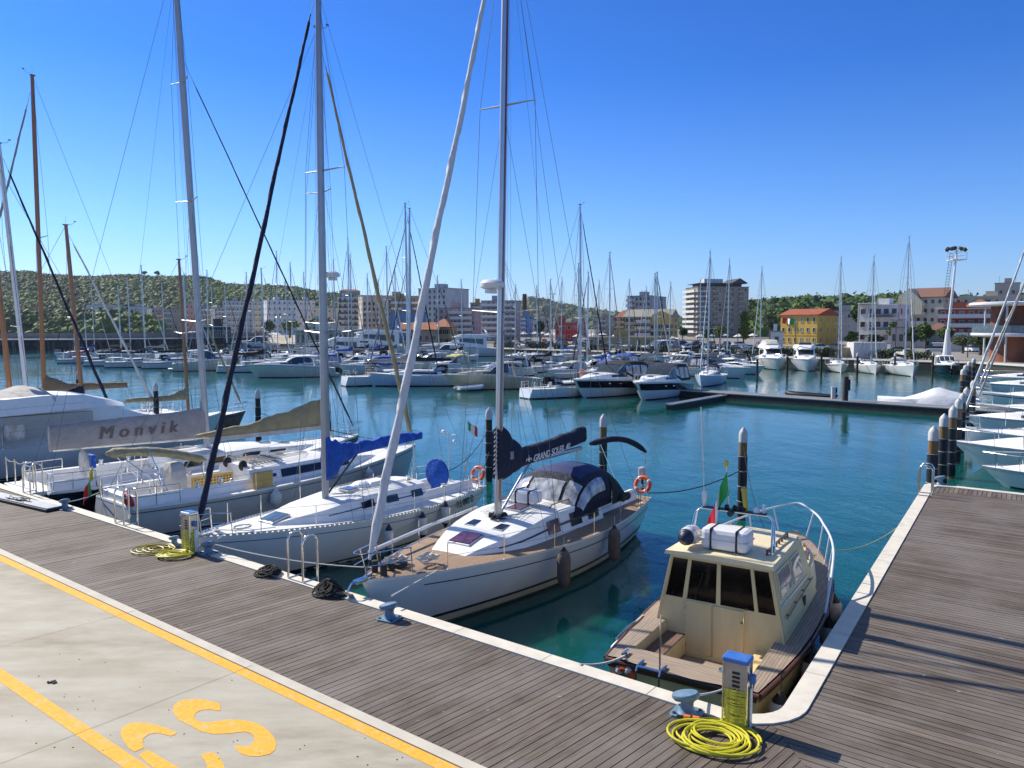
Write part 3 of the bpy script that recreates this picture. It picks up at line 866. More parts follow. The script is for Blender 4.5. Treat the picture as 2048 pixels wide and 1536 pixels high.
def flag(parent, a, w, h, ang, tip=.3, seed=1, mats=(GRNM, WHTM, REDF), sag_=.35, name='flag'):
    "hanging tricolour: a = top of hoist, hoist runs down, fly runs along ang"
    R = random.Random(seed); b = MB(); n = 12; d = Vector((cos(ang), sin(ang), 0)); pr = Vector((-d.y, d.x, 0))
    rows = []
    for i in range(n + 1):
        f = i / n; x = w * f; off = .06 * w * sin(f * 9 + seed); r = []
        for j in range(5):
            g = j / 4
            r.append(Vector(a) + d * (x * (1 - sag_ * .5)) + pr * (off * (1 + g)) - Vector((0, 0, g * h + sag_ * x * 1.1 + .02 * sin(6 * f + 4 * g))))
        rows.append(r)
    for i in range(n):
        b.m = min(2, i * 3 // n); b.grid(rows[i:i + 2])
    return b.build(name, list(mats), parent, smooth=True)

def boat_root(name, heading, stern=None, bow=None, L=10, label='', cat='sailboat', group=None):
    h = hd(heading)
    loc = Vector(stern) if stern is not None else Vector(bow) - h * L
    loc.z = 0
    return root(name, loc, radians(90 - heading), label, cat, group)

def cabin_tier(H, x0, x1, w, h, slope=1.6, aft=.0, zoff=0, crown=.06, ins=.12):
    st = []
    n = 14
    for i in range(n + 1):
        x = x0 + (x1 - x0) * i / n; t = x / H.L; f = max(0, min(1, (x1 - x) / slope)) if slope else 1
        hh = .03 + h * (f ** .75) * (.9 + .1 * (x1 - x) / (x1 - x0)); ww = min(w, H.hb(t) - .38) * (1 - .35 * max(0, 1 - (x1 - x) / (slope * .9)) ** 2)
        z = H.sz(t) - .02 + zoff
        st.append((x, max(ww, .12), z, z + hh, min(ins, ww * .4) * min(1, .4 + f), crown * f))
    return Tier(st)

def dodger(parent, x0, x1, w, z0, z1, m=NAVY, win=CLEARP, name='spray_hood', mtop=None):
    "hood opening aft: x1 front foot, x0 aft edge"
    L = x1 - x0; rows = []
    prof = [(x1, 0), (x1 - .22 * L, .62), (x1 - .42 * L, .9), (x1 - .62 * L, 1.0), (x0, .97)]
    def pt(u, a):      # a in [-1,1] across
        i = min(int(u * 4), 3); f = u * 4 - i
        x = prof[i][0] + (prof[i + 1][0] - prof[i][0]) * f; k = prof[i][1] + (prof[i + 1][1] - prof[i][1]) * f
        g = a * pi / 2; z = z0 + (z1 - z0) * k * max(cos(g), 0) ** .42; y = w * sin(g) * (1 - .05 * k)
        return Vector((x - .12 * (abs(a) ** 3) * L * (1 - u), y, z))
    b = MB(); U = [i / 16 for i in range(17)]; A = [-1 + i / 10 for i in range(21)]
    b.m = 0
    rws = [[pt(u, a) for a in A] for u in U]
    for i in range(16):
        for j in range(20):
            b.m = 1 if U[i] > .45 and abs(A[j] + .05) < .5 else 0; b.grid([rws[i][j:j + 2], rws[i + 1][j:j + 2]])
    o = b.build(name, [m, mtop or m], parent, smooth=True)
    bm = bmesh.new(); bm.from_mesh(o.data); bmesh.ops.remove_doubles(bm, verts=bm.verts, dist=.0005); bm.to_mesh(o.data); bm.free()
    md = o.modifiers.new('s', 'SOLIDIFY'); md.thickness = .015
    q = MB()
    for a0, a1, u0, u1 in ((-.28, .28, .06, .36), (-.62, -.34, .08, .40), (.34, .62, .08, .40), (-.93, -.68, .12, .86), (.68, .93, .12, .86)):
        rr = []
        for i in range(7):
            r = []
            for j in range(6):
                fu, fa = i / 6, j / 5
                if abs(a0) > .65: lo = .16 * abs(2 * fu - 1) ** 1.6 * (a1 - a0)
                else: lo = 0
                aa = a0 + lo * (a0 > 0) * 0 + (a1 - a0) * fa
                p = pt(u0 + (u1 - u0) * fu, aa); c = Vector((x0 + L * .4, 0, z0)); n_ = (p - c).normalized()
                r.append(p + n_ * .022)
            rr.append(r)
        q.grid(rr)
    q.build('hood_window', win, o, smooth=True)
    return o

def radar(parent, p, r=.3):
    b = MB(); b.lathe([(r * .7, 0), (r, .05), (r, .14), (r * .75, .22), (.02, .25)], p, 18); b.box((p[0] + .05, p[1], p[2] - .06), (.35, .12, .1))
    return b.build('radar_dome', WPL, parent, smooth=True)
# ------------------------------------------------------------------ B: white sloop with teak deck and navy covers
def boat_b():
    L, B = 11.9, 3.7; hdg = 213
    bow = P(724, 1160, 1.5)
    r = boat_root('sailboat', hdg, bow=bow, L=L, label='white sailboat with brown teak deck, navy sail cover and navy spray hood')
    H = Hull(L, B, 1.12, 1.48, tr=.66, rake=.95, srake=.7, mid=.42, full=1.75, e0=.2)
    H.build(GEL, r)
    H.band(.24, .31, BSTR, r, 'boot_stripe', t1=.97)
    H.band(.06, .235, mat('cream_boot', (.62, .60, .46), .4, dirt=.3), r, 'underwater_paint', t1=.96); H.band(-.2, .055, GREENF, r, 'waterline_growth', t1=.95)
    H.band(-.27, -.245, BSTR, r, 'cove_line', rel=True, t1=.90, transom=False)
    H.band(-.035, .03, GELG, r, 'toe_rail', rel=True, off=.012, transom=True)
    cock = (.55, 3.3, .62, .62, GELG, TEAKG)
    H.deck(TEAK, r, holes=[cock], dz=.0)
    # coamings
    c = MB()
    for sd in (1, -1):
        c.loft([[(x, sd * (.66 + a), 1.1 + z) for a, z in ((0, 0), (.0, .32), (.12, .34), (.26, .1), (.28, 0))] for x in (.4, 1.2, 2.2, 3.5)])
    c.build('coaming', GELG, r, smooth=True)
    T = cabin_tier(H, 3.3, 9.15, 1.18, .60, slope=2.8, crown=.09, ins=.16)
    T.build('cabin', GELG, r)
    for sd in (1, -1):
        for x in (3.55, 4.55, 5.75):
            T.patch(x, x + .62, sd * .88, sd * .60, TINTR if x > 5 else TINT, r, off=.016)
        T.patch(3.5, 8.2, sd * .775, sd * .73, BSTR, r, 'cabin_stripe', off=.012, nx=20)
    tz = lambda x: T.f(x, 0).z
    hatch(r, 8.35, 0, tz(8.35) - .015, .66, .66, TINTR, tilt=.17)
    hatch(r, 7.75 - .3, .42, tz(7.45) - .045, .42, .30, TINT, tilt=.09); hatch(r, 7.45, -.42, tz(7.45) - .045, .42, .30, TINT, tilt=.09)
    hatch(r, 6.2, .1, tz(6.35) + .0, .5, .5, TINTR, tilt=.03)
    # grab rails, lines, mast base
    g = MB()
    for sd in (1, -1):
        g.tube([(3.9, sd * .8, tz(4) + .02), (4.0, sd * .8, tz(4) + .08), (5.6, sd * .78, tz(5.4) + .07), (5.7, sd * .78, tz(5.5) + .0)], .018, 6)
    g.build('grab_rail', WOODM, r)
    lines_on_deck(r, [[(7.1, .04 * k, tz(7) + .05), (6.9, .09 * k + (.25 if k > 0 else -.25), tz(6.9) + .05), (3.6, .11 * k + (.32 if k > 0 else -.32), tz(4) + .06)] for k in (-4, -3, -2, -1, 1, 2, 3, 4)], r=.007)
    w = MB()
    for x, y in ((3.75, .55), (3.75, -.55), (2.2, .82), (2.2, -.82), (1.3, .82), (1.3, -.82)): winch(w, x, y, 1.42 if x < 3 else tz(3.75), 1.2)
    w.build('winches', SS, r, smooth=True)
    q = MB()
    for k in range(9):
        a = k * .7; q.box((6.98 + .2 * cos(a), .2 * sin(a), tz(6.98) + .06), (.09, .06, .09), rz=a)
    q.torus((6.98, 0, tz(6.98) + .03), .2, .035); q.build('mast_collar', RUB, r)
    mx = 6.98
    mp, mast = rig(H, r, mx, tz(mx), 17.3, ALU, sec=(.125, .085), spreads=((.335, 1.0), (.665, .82)), rake=.42, wire=.0065, furl=WSAIL, furl_r=.105, fs_top=.97, sw=.028, seed=11, shroud_x=-.35, furl_z0=.35)
    gr = MB()
    gr.tube([mp(tz(mx)) + Vector((-.13, 0, 0)), mp(17) + Vector((-.12, 0, 0))], .012, 4)
    gr.build('mast_track', BSTR, mast)
    gr = MB(); gr.tube([mp(2.2) + Vector((.05, .10, 0)), mp(16.8) + Vector((0, .088, 0))], .009, 4); gr.tube([mp(2.2) + Vector((.08, .085, 0)), mp(16.8) + Vector((.03, .085, 0))], .007, 4)
    gr.build('halyard', mat('red_halyard', (.25, .03, .04), .8), mast)
    # boom and cover
    b = MB(); b.tube([(mx - .15, 0, 3.0), (2.55, 0, 2.98)], .07, 10); b.build('boom', ALU, r, smooth=True)
    pts = [(mx + .08, 2.72, 4.10), (mx - .3, 2.70, 4.06), (mx - .65, 2.80, 3.72), (mx - 1.15, 2.92, 3.42), (mx - 2.2, 2.98, 3.45), (mx - 3.6, 3.08, 3.54), (2.4, 3.14, 3.62)]
    cv = sail_cover(r, pts, NAVY, hw=.15, wr=.018, seed=5, top=.3)
    t = MB()
    for k in range(11):
        z = 2.9 + k * .115; t.tube([mp(z) + Vector((.14, .05, 0)), mp(z + .06) + Vector((.165, 0, 0)), mp(z) + Vector((.14, -.05, 0))], .014, 5)
    t.tube([mp(2.85) + Vector((.15, .02, 0)), mp(4.12) + Vector((.15, .02, 0))], .014, 5)
    t.build('cover_lacing', ROPEW, cv)
    Mx = Matrix(((-1, 0, 0, 0), (0, 0, 1, 0), (0, 1, 0, 0), (0, 0, 0, 1)))
    MT = Matrix.Translation((mx - 2.45, .176, 3.13)) @ Matrix.Rotation(radians(180), 4, 'Z') @ Matrix.Rotation(radians(90), 4, 'X') @ Matrix.Rotation(radians(2.5), 4, 'Z')
    text_obj('GRAND SOLEIL 40', .25, 'lettering', WHTM, cv, shear=.25, M=MT, bold=.004, extr=.003)
    lg = MB()
    MT2 = Vector((mx - 1.22, .175, 3.10))
    lg.torus(MT2 + Vector((.07, 0, -.03)), .06, .014, M=Matrix.Rotation(pi / 2, 3, 'X'), arc=pi, n=10, m=5, a0=pi * 0)
    lg.torus(MT2 + Vector((-.07, 0, -.03)), .06, .014, M=Matrix.Rotation(pi / 2, 3, 'X'), arc=pi, n=10, m=5)
    lg.tube([MT2 + Vector((0, 0, -.06)), MT2 + Vector((0, 0, .12))], .014, 5)
    lg.build('emblem', WHTM, cv)
    lg = MB(); lg.box((mx - .42, .155, 3.32), (.15, .012, .2)); lg.build('maker_patch', mat('patch', (.25, .27, .33), .8, var=.5, scale=25), cv)
    v = MB(); v.tube([(mx - .12, 0, tz(mx) + .1), (mx - 1.5, 0, 2.95)], .035, 8); v.tube([(mx - .12, .05, tz(mx) + .1), (mx - 1.5, .05, 2.95)], .01, 5)
    v.build('boom_vang', ALU, r)
    s = MB()
    for k in (-1, 0, 1): s.tube([(2.75 + .02 * k, .03 * k, 2.95), (2.75 + .06 * k, .12 * k, 1.45)], .008, 4)
    s.build('mainsheet', ROPEW, r)
    lz = MB()
    for x in (6.0, 5.0, 4.2, 3.4): lz.tube([mp(8.5), (x, .1, 3.3)], .005, 4)
    lz.tube([mp(17.2), (2.6, 0, 3.2)], .006, 4)
    lz.build('lazy_jacks', WIRE, r)
    radar(r, mp(7.55) + Vector((.40, 0, 0)), .30)
    # hood
    dodger(r, 2.75, 5.05, 1.22, 1.5, 2.62, NAVY, CLEARP, mtop=NAVY2)
    q = MB(); rr = []      # aft curtain of the hood, dark
    for i in range(7):
        u = i / 6; x = 2.8 - 1.0 * u
        rr.append([(x, 1.2 * sin(a), 1.45 + (1.14 - .9 * u * u) * max(cos(a), 0) ** .45) for a in [-pi / 2 + pi * j / 14 for j in range(15)]])
    q.grid(rr); q.build('cockpit_tent', BLKC, r, smooth=True)
    # bimini folded aft
    q = MB(); pts = [(2.35 - 2.3 * f, .8 + .8 * f, 3.10 + .10 * sin(f * 3) - .5 * f ** 3.0) for f in [k / 12 for k in range(13)]]
    q.tube([(p[0], p[1] - .55, p[2]) for p in pts], [.07] + [.115] * 10 + [.10, .05], 10, flat=.8); q.build('folded_bimini', NAVY, r, smooth=True)
    q = MB(); q.tube([(.05, 1.05, 2.55), (.05, 1.05, 1.2)], .013, 6); q.tube([(2.0, .4, 3.05), (1.5, .95, 1.3)], .013, 6); q.tube([(2.0, .4, 3.05), (1.2, .3, 1.3)], .013, 6)
    q.build('bimini_frame', SS, r)
    # liferaft canister in front of the hood
    q = MB(); q.box((5.62, .0, tz(5.6) + .22), (.46, .78, .34)); lr = q.build('liferaft', WPL, r, bevel=.07)
    q = MB()
    for y in (-.2, .2): q.box((5.62, y, tz(5.6) + .22), (.50, .05, .38))
    q.build('strap', RUB, lr, bevel=.06)
    # spinnaker pole on the starboard side deck
    q = MB(); q.tube([(10.9, -.75, 1.72), (7.9, -1.35, 1.62), (5.6, -1.66, 1.55)], .045, 8); q.build('spinnaker_pole', MASTW, r, smooth=True)
    stanchions(H, r, (1.4, 3.3, 5.1, 6.9, 8.6, 10.1), .58)
    pulpit(H, r, 10.9, .6); pushpit(H, r, 1.2, .6)
    # anchor, roller, windlass, clutter
    a = MB(); a.box((L - .05, 0, 1.5), (.5, .16, .06)); a.tube([(L - .3, 0, 1.55), (L + .3, 0, 1.5), (L + .42, 0, 1.36)], .022, 6)
    a.loft([[(L + .42, -.16, 1.36), (L + .42, .16, 1.36), (L + .42, .0, 1.30)], [(L + .2, -.04, 1.15), (L + .2, .04, 1.15), (L + .2, 0, 1.11)]])
    a.build('anchor', SS, r)
    a = MB(); winch(a, 11.05, 0, 1.48, 1.4); a.box((10.75, 0, 1.52), (.3, .2, .1)); a.lathe([(.07, 1.46), (.07, 1.72)], (11.4, .14, 0), 10); a.lathe([(.07, 1.46), (.07, 1.74)], (11.35, -.16, 0), 10); a.build('windlass', RUB, r, bevel=.01)
    R = random.Random(4)
    for k in range(2):
        cl = MB(); c0 = Vector((10.15 + .45 * k, .28 - .5 * k, 1.5)); pts = []
        for j in range(60):
            a_ = j * .55; q_ = .16 + .07 * sin(j * 1.7); pts.append(c0 + Vector((cos(a_) * q_ * 1.4, sin(a_) * q_, .02 + .0018 * j + R.uniform(0, .03))))
        cl.tube(pts, .014, 5); cl.build('coiled_line', ROPEW, r)
    cl = MB(); 
    for sd in (1, -1):
        for x in (10.7, 6.2, 1.0): cl.box((x, sd * (H.hb(x / L) - .12), H.sz(x / L) + .05), (.26, .03, .03)); cl.box((x, sd * (H.hb(x / L) - .12), H.sz(x / L) + .02), (.08, .03, .04))
    cl.build('cleats', SS, r)
    # wheel hidden by tent; outboard on the rail and stern gear
    o = MB(); o.box((.12, .95, 1.98), (.24, .2, .3)); o.build('outboard_cowl', GREYH, r, bevel=.06)
    o = MB(); o.tube([(.1, .95, 1.85), (.02, .95, 1.35)], .04, 8); o.tube([(.12, .98, 1.7), (.35, 1.0, 1.75)], .02, 6); o.build('outboard_leg', RUB, r)
    bl = MB()
    for k, x in enumerate((1.9, 2.2)): bl.ball((x, 1.25, 1.55), (.16, .12, .13), 9, 6)
    bl.build('snatch_block_bags', RUB, r)
    q = MB(); q.ball((2.1, 1.18, 1.52), (.18, .1, .09), 10, 6); q.build('winch_cover', BLUEC, r)
    return r, H
RB, HB = boat_b()
def lifering(loc, rz, ry, label, m=ORNG, R_=.235):
    o = root('lifebuoy', loc, rz, label, 'lifebuoy'); Mt = Matrix.Rotation(ry, 3, 'Y')
    b = MB(); b.torus((0, 0, 0), R_, .065, M=Mt, n=24, m=9); b.build('ring', m, o, smooth=True)
    b = MB()
    for k in range(4):
        a = k * pi / 2 + .6; c = Mt @ Vector((R_ * cos(a), R_ * sin(a), 0)); b.ball(c, (.078, .078, .078), 8, 6)
    b.build('bands', WPL, o, smooth=True)
    return o
lifering(world_pt(RB, (.42, 1.12, 1.62)), RB.rotation_euler.z, 1.25, 'orange lifebuoy on the stern rail of the sailboat with navy covers')
fender_at(RB, (7.15, 2.02, .84), 'taupe fender nearest the bow of the teak decked sailboat', GFEN, RUB, L=.84, r=.165, rope=.34, group=None)
fender_at(RB, (4.45, 2.06, .80), 'taupe fender amidships on the teak decked sailboat, beside its spray hood', GFEN, RUB, L=.84, r=.165, rope=.34)

# ------------------------------------------------------------------ C: white sloop with the royal blue cover
def boat_c():
    L, B = 10.6, 3.45; hdg = 215
    bow = P(383, 1073, 1.52)
    r = boat_root('sailboat', hdg, bow=bow, L=L, label='white sailboat with royal blue sail cover and dark blue furled headsail')
    H = Hull(L, B, 1.12, 1.50, tr=.60, rake=1.15, srake=.95, mid=.43, full=1.7, e0=.24)
    H.build(GEL, r)
    H.band(-.4, .13, BSTR, r, 'boot_stripe', t1=.96)
    H.band(-.20, -.18, BLSTR, r, 'cove_line', rel=True, t1=.97, transom=False)
    cock = (.6, 3.0, .55, .6, GELG, GELG)
    H.deck(GELG, r, holes=[cock])
    tr = MB()     # perforated toe rail: many small posts under a cap strip
    for sd in (1, -1):
        for k in range(74):
            t = .03 + .95 * k / 74; t2 = t + .0085; a = H.pt(t, 1, sd); b = H.pt(t2, 1, sd)
            for p, q in ((a, b),):
                tr.add([p, q, q + Vector((0, 0, .035)), p + Vector((0, 0, .035))], [(0, 1, 2, 3)])
        pts = [H.pt(.02 + .97 * k / 40, 1, sd) + Vector((0, 0, .04)) for k in range(41)]; tr.tube(pts, .011, 4)
    tr.build('toe_rail', ALU, r)
    c = MB()
    for sd in (1, -1):
        c.loft([[(x, sd * (.6 + a), 1.08 + z) for a, z in ((0, 0), (.0, .28), (.1, .3), (.22, .1), (.24, 0))] for x in (.5, 1.2, 2.2, 3.2)])
    c.build('coaming', GELG, r, smooth=True)
    T = cabin_tier(H, 3.0, 8.6, 1.02, .55, slope=3.2, crown=.10, ins=.2); T.build('cabin', GELG, r)
    for sd in (1, -1):
        for x in (3.2, 4.3, 5.3): T.patch(x, x + .5, sd * .80, sd * .62, TINT, r, off=.014)
        T.patch(3.1, 7.0, sd * .76, sd * .73, BLSTR, r, 'cabin_stripe', off=.009, nx=20)
    tz = lambda x: T.f(x, 0).z
    hatch(r, 8.15, 0, tz(8.15) + .0, .62, .62, GLASSB, tilt=.2)
    hatch(r, 5.55, .1, tz(5.55), .46, .46, GLASSB, tilt=.03)
    q = MB(); q.box((4.4, 0, tz(4.4) + .05), (.9, .62, .12), taper=.8); q.ball((4.95, 0, tz(4.9)), (.3, .3, .16), 12, 6); q.build('sea_hood', GELG, r, bevel=.03)
    lines_on_deck(r, [[(6.2, .05 * k, tz(6) + .04), (5.9, .08 * k + (.3 if k > 0 else -.3), tz(5.9) + .05), (3.3, .1 * k + (.35 if k > 0 else -.35), tz(3.5) + .05)] for k in (-3, -2, -1, 1, 2, 3)], r=.008)
    w = MB()
    for x, y in ((3.4, .5), (3.4, -.5), (2.0, .75), (2.0, -.75)): winch(w, x, y, 1.36 if x < 3 else tz(3.4), 1.2)
    w.build('winches', SS, r, smooth=True)
    mx = 6.35
    mp, mast = rig(H, r, mx, tz(mx) - .02, 15.85, MASTG, sec=(.115, .08), spreads=((.335, .98), (.655, .80)), rake=.05, wire=.0065, furl=NAVY, furl_r=.085, fs_top=.99, sw=.026, seed=12, furl_z0=.0)
    gr = MB(); gr.tube([mp(2.2) + Vector((-.12, 0, 0)), mp(15.6) + Vector((-.1, 0, 0))], .012, 4); gr.build('mast_track', BSTR, mast)
    b = MB(); b.tube([(mx - .15, 0, 2.95), (2.2, 0, 2.98)], .06, 10); b.build('boom', ALU, r, smooth=True)
    pts = [(mx + .02, 2.15, 3.55), (mx - .3, 2.25, 3.35), (mx - .7, 2.65, 3.22), (mx - 1.3, 2.82, 3.18), (mx - 2.6, 2.88, 3.22), (2.3, 2.93, 3.18)]
    sail_cover(r, pts, BLUEC, hw=.15, wr=.045, seed=8, top=.2)
    v = MB(); v.tube([(mx - .1, 0, tz(mx) + .1), (mx - 1.35, 0, 2.9)], .03, 8); v.build('boom_vang', BSTR, r)
    s = MB()
    for k in (-1, 0, 1): s.tube([(2.6 + .02 * k, .03 * k, 2.95), (2.55 + .06 * k, .12 * k, 1.2)], .008, 4)
    s.build('mainsheet', ROPEW, r)
    q = MB(); q.torus((1.35, 0, 1.62), .46, .02, M=Matrix.Rotation(pi / 2, 3, 'Y')); q.tube([(1.35, 0, 1.0), (1.35, 0, 1.7)], .06, 8); q.build('wheel', SS, r)
    q = MB(); q.lathe([(.5, -.03), (.52, 0), (.5, .04), (.1, .09)], n=20, M=Matrix.Rotation(pi / 2, 3, 'Y'), c=(1.42, 0, 1.66)); q.box((1.4, 0, 1.2), (.12, .5, .5)); q.build('wheel_cover', BLUEC, r, bevel=.03)
    stanchions(H, r, (1.3, 2.9, 4.4, 6.0, 7.7, 9.1), .58); pulpit(H, r, 9.75, .58); pushpit(H, r, 1.1, .6)
    # stern rail gear: flag pole with horn, gear bags
    q = MB(); q.tube([(.1, -.6, 1.1), (.05, -.62, 2.9)], .02, 6); q.tube([(.05, -.9, 2.75), (.05, -.3, 2.8)], .02, 6); q.ball((.05, -.85, 2.85), .09); q.ball((.05, -.35, 2.55), .08); q.build('stern_pole', WPL, r)
    fb_ = MB(); fb_.tube([(.05, .1, 1.1), (-.15, .1, 3.35)], .012, 5); fs_ = fb_.build('flag_pole', SS, r); flag(fs_, (-.15, .1, 3.3), .5, .34, radians(150), seed=4, sag_=.5, name='flag_cloth')
    # registration letters on the port quarter
    pa_, pb_ = [H.pt(x_ / L, H.vz(x_ / L, .90), 1) for x_ in (.85, 2.45)]; pm_ = (pa_ + pb_) / 2; aw = atan2(pb_.y - pa_.y, pb_.x - pa_.x)
    M1 = Matrix.Translation((1.62, pm_.y + .045, .90)) @ Matrix.Rotation(pi + aw, 4, 'Z') @ Matrix.Rotation(radians(90), 4, 'X') @ Matrix.Rotation(radians(-8), 4, 'X')
    text_obj('RS 080 D', .31, 'lettering', BSTR, r, M=M1, bold=.008)
    cl = MB(); R = random.Random(9); pts = []
    for j in range(70):
        a_ = j * .5; pts.append(Vector((9.3 + cos(a_) * .24, .2 + sin(a_) * .17, 1.5 + R.uniform(0, .04))))
    cl.tube(pts, .012, 5); cl.tube([(9.9, .1, 1.55), (9.4, .6, 1.5), (8.7, .75, 1.46)], .012, 5); cl.build('coiled_line', ROPEW, r)
    a = MB(); winch(a, 9.9, 0, 1.47, 1.3); a.box((10.3, 0, 1.54), (.5, .12, .05)); a.build('windlass', SS, r)
    return r, H
RC, HC = boat_c()
lifering(world_pt(RC, (.25, .85, 1.55)), RC.rotation_euler.z, 1.2, 'orange horseshoe buoy on the stern rail of the blue covered sailboat')
for i, (x, lab) in enumerate(((5.6, 'white fender with dark blue tips, nearest the mast of the blue covered sailboat'), (4.25, 'white fender with dark blue tips, middle of three on the blue covered sailboat'), (3.1, 'white fender with dark blue tips, nearest the painted letters on the stern'))):
    fender_at(RC, (x, HC.hb(x / 10.6) + .12, .62 + .1 * i), lab, WPLG, BFEN, L=.66, r=.14, rope=.45, group='white fenders with dark blue tips')

# ------------------------------------------------------------------ D: sloop with olive bimini, cockpit towards the quay
def boat_d():
    L, B = 12.6, 3.9; hdg = 42
    st = P(228, 1008, 1.0)
    r = boat_root('sailboat', hdg, stern=st, L=L, label='white sailboat with rolled olive bimini, yellow slatted cockpit table and tan sail cover')
    H = Hull(L, B, 1.05, 1.5, tr=.74, rake=.7, srake=-.35, mid=.4, full=1.8, e0=.2)
    H.build(GREYH, r)
    H.band(-.4, .1, BLSTR, r, 'boot_stripe', t1=.96); H.band(-.16, -.13, BSTR, r, 'cove_line', rel=True, t1=.97, transom=False)
    H.band(-.03, .03, GELG, r, 'toe_rail', rel=True, off=.012)
    H.deck(GELG, r, holes=[(.35, 4.1, 1.0, .55, GELG, GELG)])
    c = MB()
    for sd in (1, -1):
        c.loft([[(x, sd * (1.04 + a), 1.0 + z) for a, z in ((0, 0), (.0, .36), (.16, .38), (.3, .1), (.32, 0))] for x in (.1, 1.2, 2.6, 4.3)])
    c.loft([[(.08 + a, y, 1.0 + z) for a, z in ((0, 0), (0, .3), (.12, .34), (.3, .3), (.32, 0))] for y in (-1.1, 0, 1.1)])
    c.build('coaming', GELG, r, smooth=True)
    T = cabin_tier(H, 4.1, 10.2, 1.25, .55, slope=3.0, crown=.12, ins=.22); T.build('cabin', GELG, r)
    for sd in (1, -1): 
        T.patch(5.3, 8.3, sd * .86, sd * .62, TINT, r, off=.014, nx=14)
        T.patch(4.3, 5.1, sd * .8, sd * .7, BLSTR, r, 'cabin_stripe', off=.012)
    tz = lambda x: T.f(x, 0).z
    for x, y in ((6.0, .3), (8.9, 0), (7.9, 0)): hatch(r, x, y, tz(x), .5, .5, GLASSB, tilt=.05)
    g = MB()
    for k in range(8): g.box((4.55 + .16 * k, 0, tz(4.6) + .05), (.1, 1.1, .03))
    g.box((4.9, .85, tz(5) + .0), (1.4, .05, .06)); g.build('deck_grating', TEAKG, r)
    lines_on_deck(r, [[(7.0, .05 * k, tz(7) + .04), (6.6, .13 * k + .1, tz(6.5) + .06), (4.3, .17 * k, tz(4.6) + .06)] for k in (-5, -4, -3, -2, -1, 1, 2, 3, 4)], r=.011)
    R = random.Random(3); cl = MB()
    for c0 in ((4.5, .75), (4.5, -.7), (5.4, .2)):
        pts = [Vector((c0[0] + cos(j * .6) * (.2 + .05 * sin(j)), c0[1] + sin(j * .6) * .16, tz(4.6) + .05 + R.uniform(0, .07))) for j in range(60)]
        cl.tube(pts, .013, 4)
    cl.build('coiled_line', ROPEW, r)
    b = MB(); 
    for y in (.55, -.55): b.ball((4.15, y, 1.75), (.16, .14, .2), 9, 6)
    b.build('rope_bag', RUB, r)
    mx = 8.05
    mp, mast = rig(H, r, mx, tz(mx), 17.9, MASTG, sec=(.13, .09), spreads=((.31, 1.0), (.62, .8)), rake=.1, wire=.007, furl=TANC, furl_r=.105, fs_top=.955, sw=.03, seed=13, furl_z0=.2)
    radar(r, mp(8.55) + Vector((.38, 0, 0)), .32)
    q = MB()
    for z in (7.8, 8.3): q.tube([mp(z) + Vector((0, .1, 0)), mp(z) + Vector((0, .4, 0)), mp(z + .3) + Vector((0, .4, 0))], .012, 5)
    q.build('mast_steps', SS, mast)
    b = MB(); b.tube([(mx - .15, 0, 2.72), (2.7, 0, 2.85)], .075, 10); b.build('boom', ALU, r, smooth=True)
    pts = [(mx - .02, 2.66, 3.86), (mx - .5, 2.66, 3.78), (mx - 2.0, 2.70, 3.42), (mx - 3.6, 2.76, 3.12), (2.75, 2.82, 2.95)]
    sail_cover(r, pts, TANC, hw=.13, wr=.02, seed=21, top=.6)
    b = MB(); b.box((mx - 2.6, -.135, 2.72), (4.6, .02, .16)); b.build('cover_skirt', SAILG, r)
    # bimini rolled on its hoops
    q = MB(); pts = []; n = 14
    for k in range(n + 1):
        f = k / n; pts.append((-.15 + 3.1 * f, .1 - .35 * f, 2.62 + .16 * sin(f * pi) - .55 * f))
    pts = [(x, y, z) for x, y, z in pts]
    Rr = random.Random(2); q.tube(pts, [.06] + [.20 + Rr.uniform(-.02, .02) for _ in range(n - 1)] + [.06], 10, flat=.75); q.build('rolled_bimini', OLIVC, r, smooth=True)
    q = MB()
    for y in (-.95, .95):
        q.tube([(1.4, y, 1.3), (.1, y * .3, 2.6)], .014, 6); q.tube([(2.6, y, 1.4), (2.7, y * .2, 2.2)], .014, 6); q.tube([(1.3, y, 1.3), (1.0, y * .3, 2.7)], .014, 6)
    q.build('bimini_frame', SS, r)
    # cockpit table, helm seat cover, wheel
    q = MB(); q.box((3.2, -.2, 1.28), (1.5, .06, .5)); tb = q.build('cockpit_table', mat('yellow_wood', (.50, .33, .10), .5, var=.12), r, bevel=.02)
    q = MB()
    for i in range(12):
        for j in range(4): q.box((2.57 + .115 * i, -.235, 1.12 + .1 * j), (.05, .012, .04))
    q.build('slots', RUB, tb)
    q = MB(); q.loft([[(1.9 + dx * k, dy * k - .15, z) for dx, dy in ((-.22, -.3), (.22, -.3), (.22, .3), (-.22, .3))] for z, k in ((.75, 1.1), (1.25, 1.25), (1.85, 1.2), (2.12, .85))]); q.build('helm_cover', CREMC, r, bevel=.06)
    q = MB(); q.torus((1.25, -.15, 1.35), .45, .02, M=Matrix.Rotation(pi / 2, 3, 'Y')); q.tube([(1.25, -.15, .6), (1.25, -.15, 1.4)], .05, 8)
    for k in range(3): q.tube([(1.25, -.15 - .44 * cos(k * 1.05), 1.35 - .44 * sin(k * 1.05)), (1.25, -.15 + .44 * cos(k * 1.05), 1.35 + .44 * sin(k * 1.05))], .01, 5)
    q.build('wheel', SS, r)
    q = MB(); q.box((4.3, -1.6, 1.35), (.75, .05, .62)); q.build('side_board', mat('yellow_wood', (.50, .33, .10), .5, var=.12), r, bevel=.01)
    stanchions(H, r, (2.2, 3.9, 5.6, 7.3, 9.2, 10.6), .6); pulpit(H, r, 11.6, .6); pushpit(H, r, 1.4, .62)
    q = MB(); q.ball((3.4, -1.15, 1.42), .07)
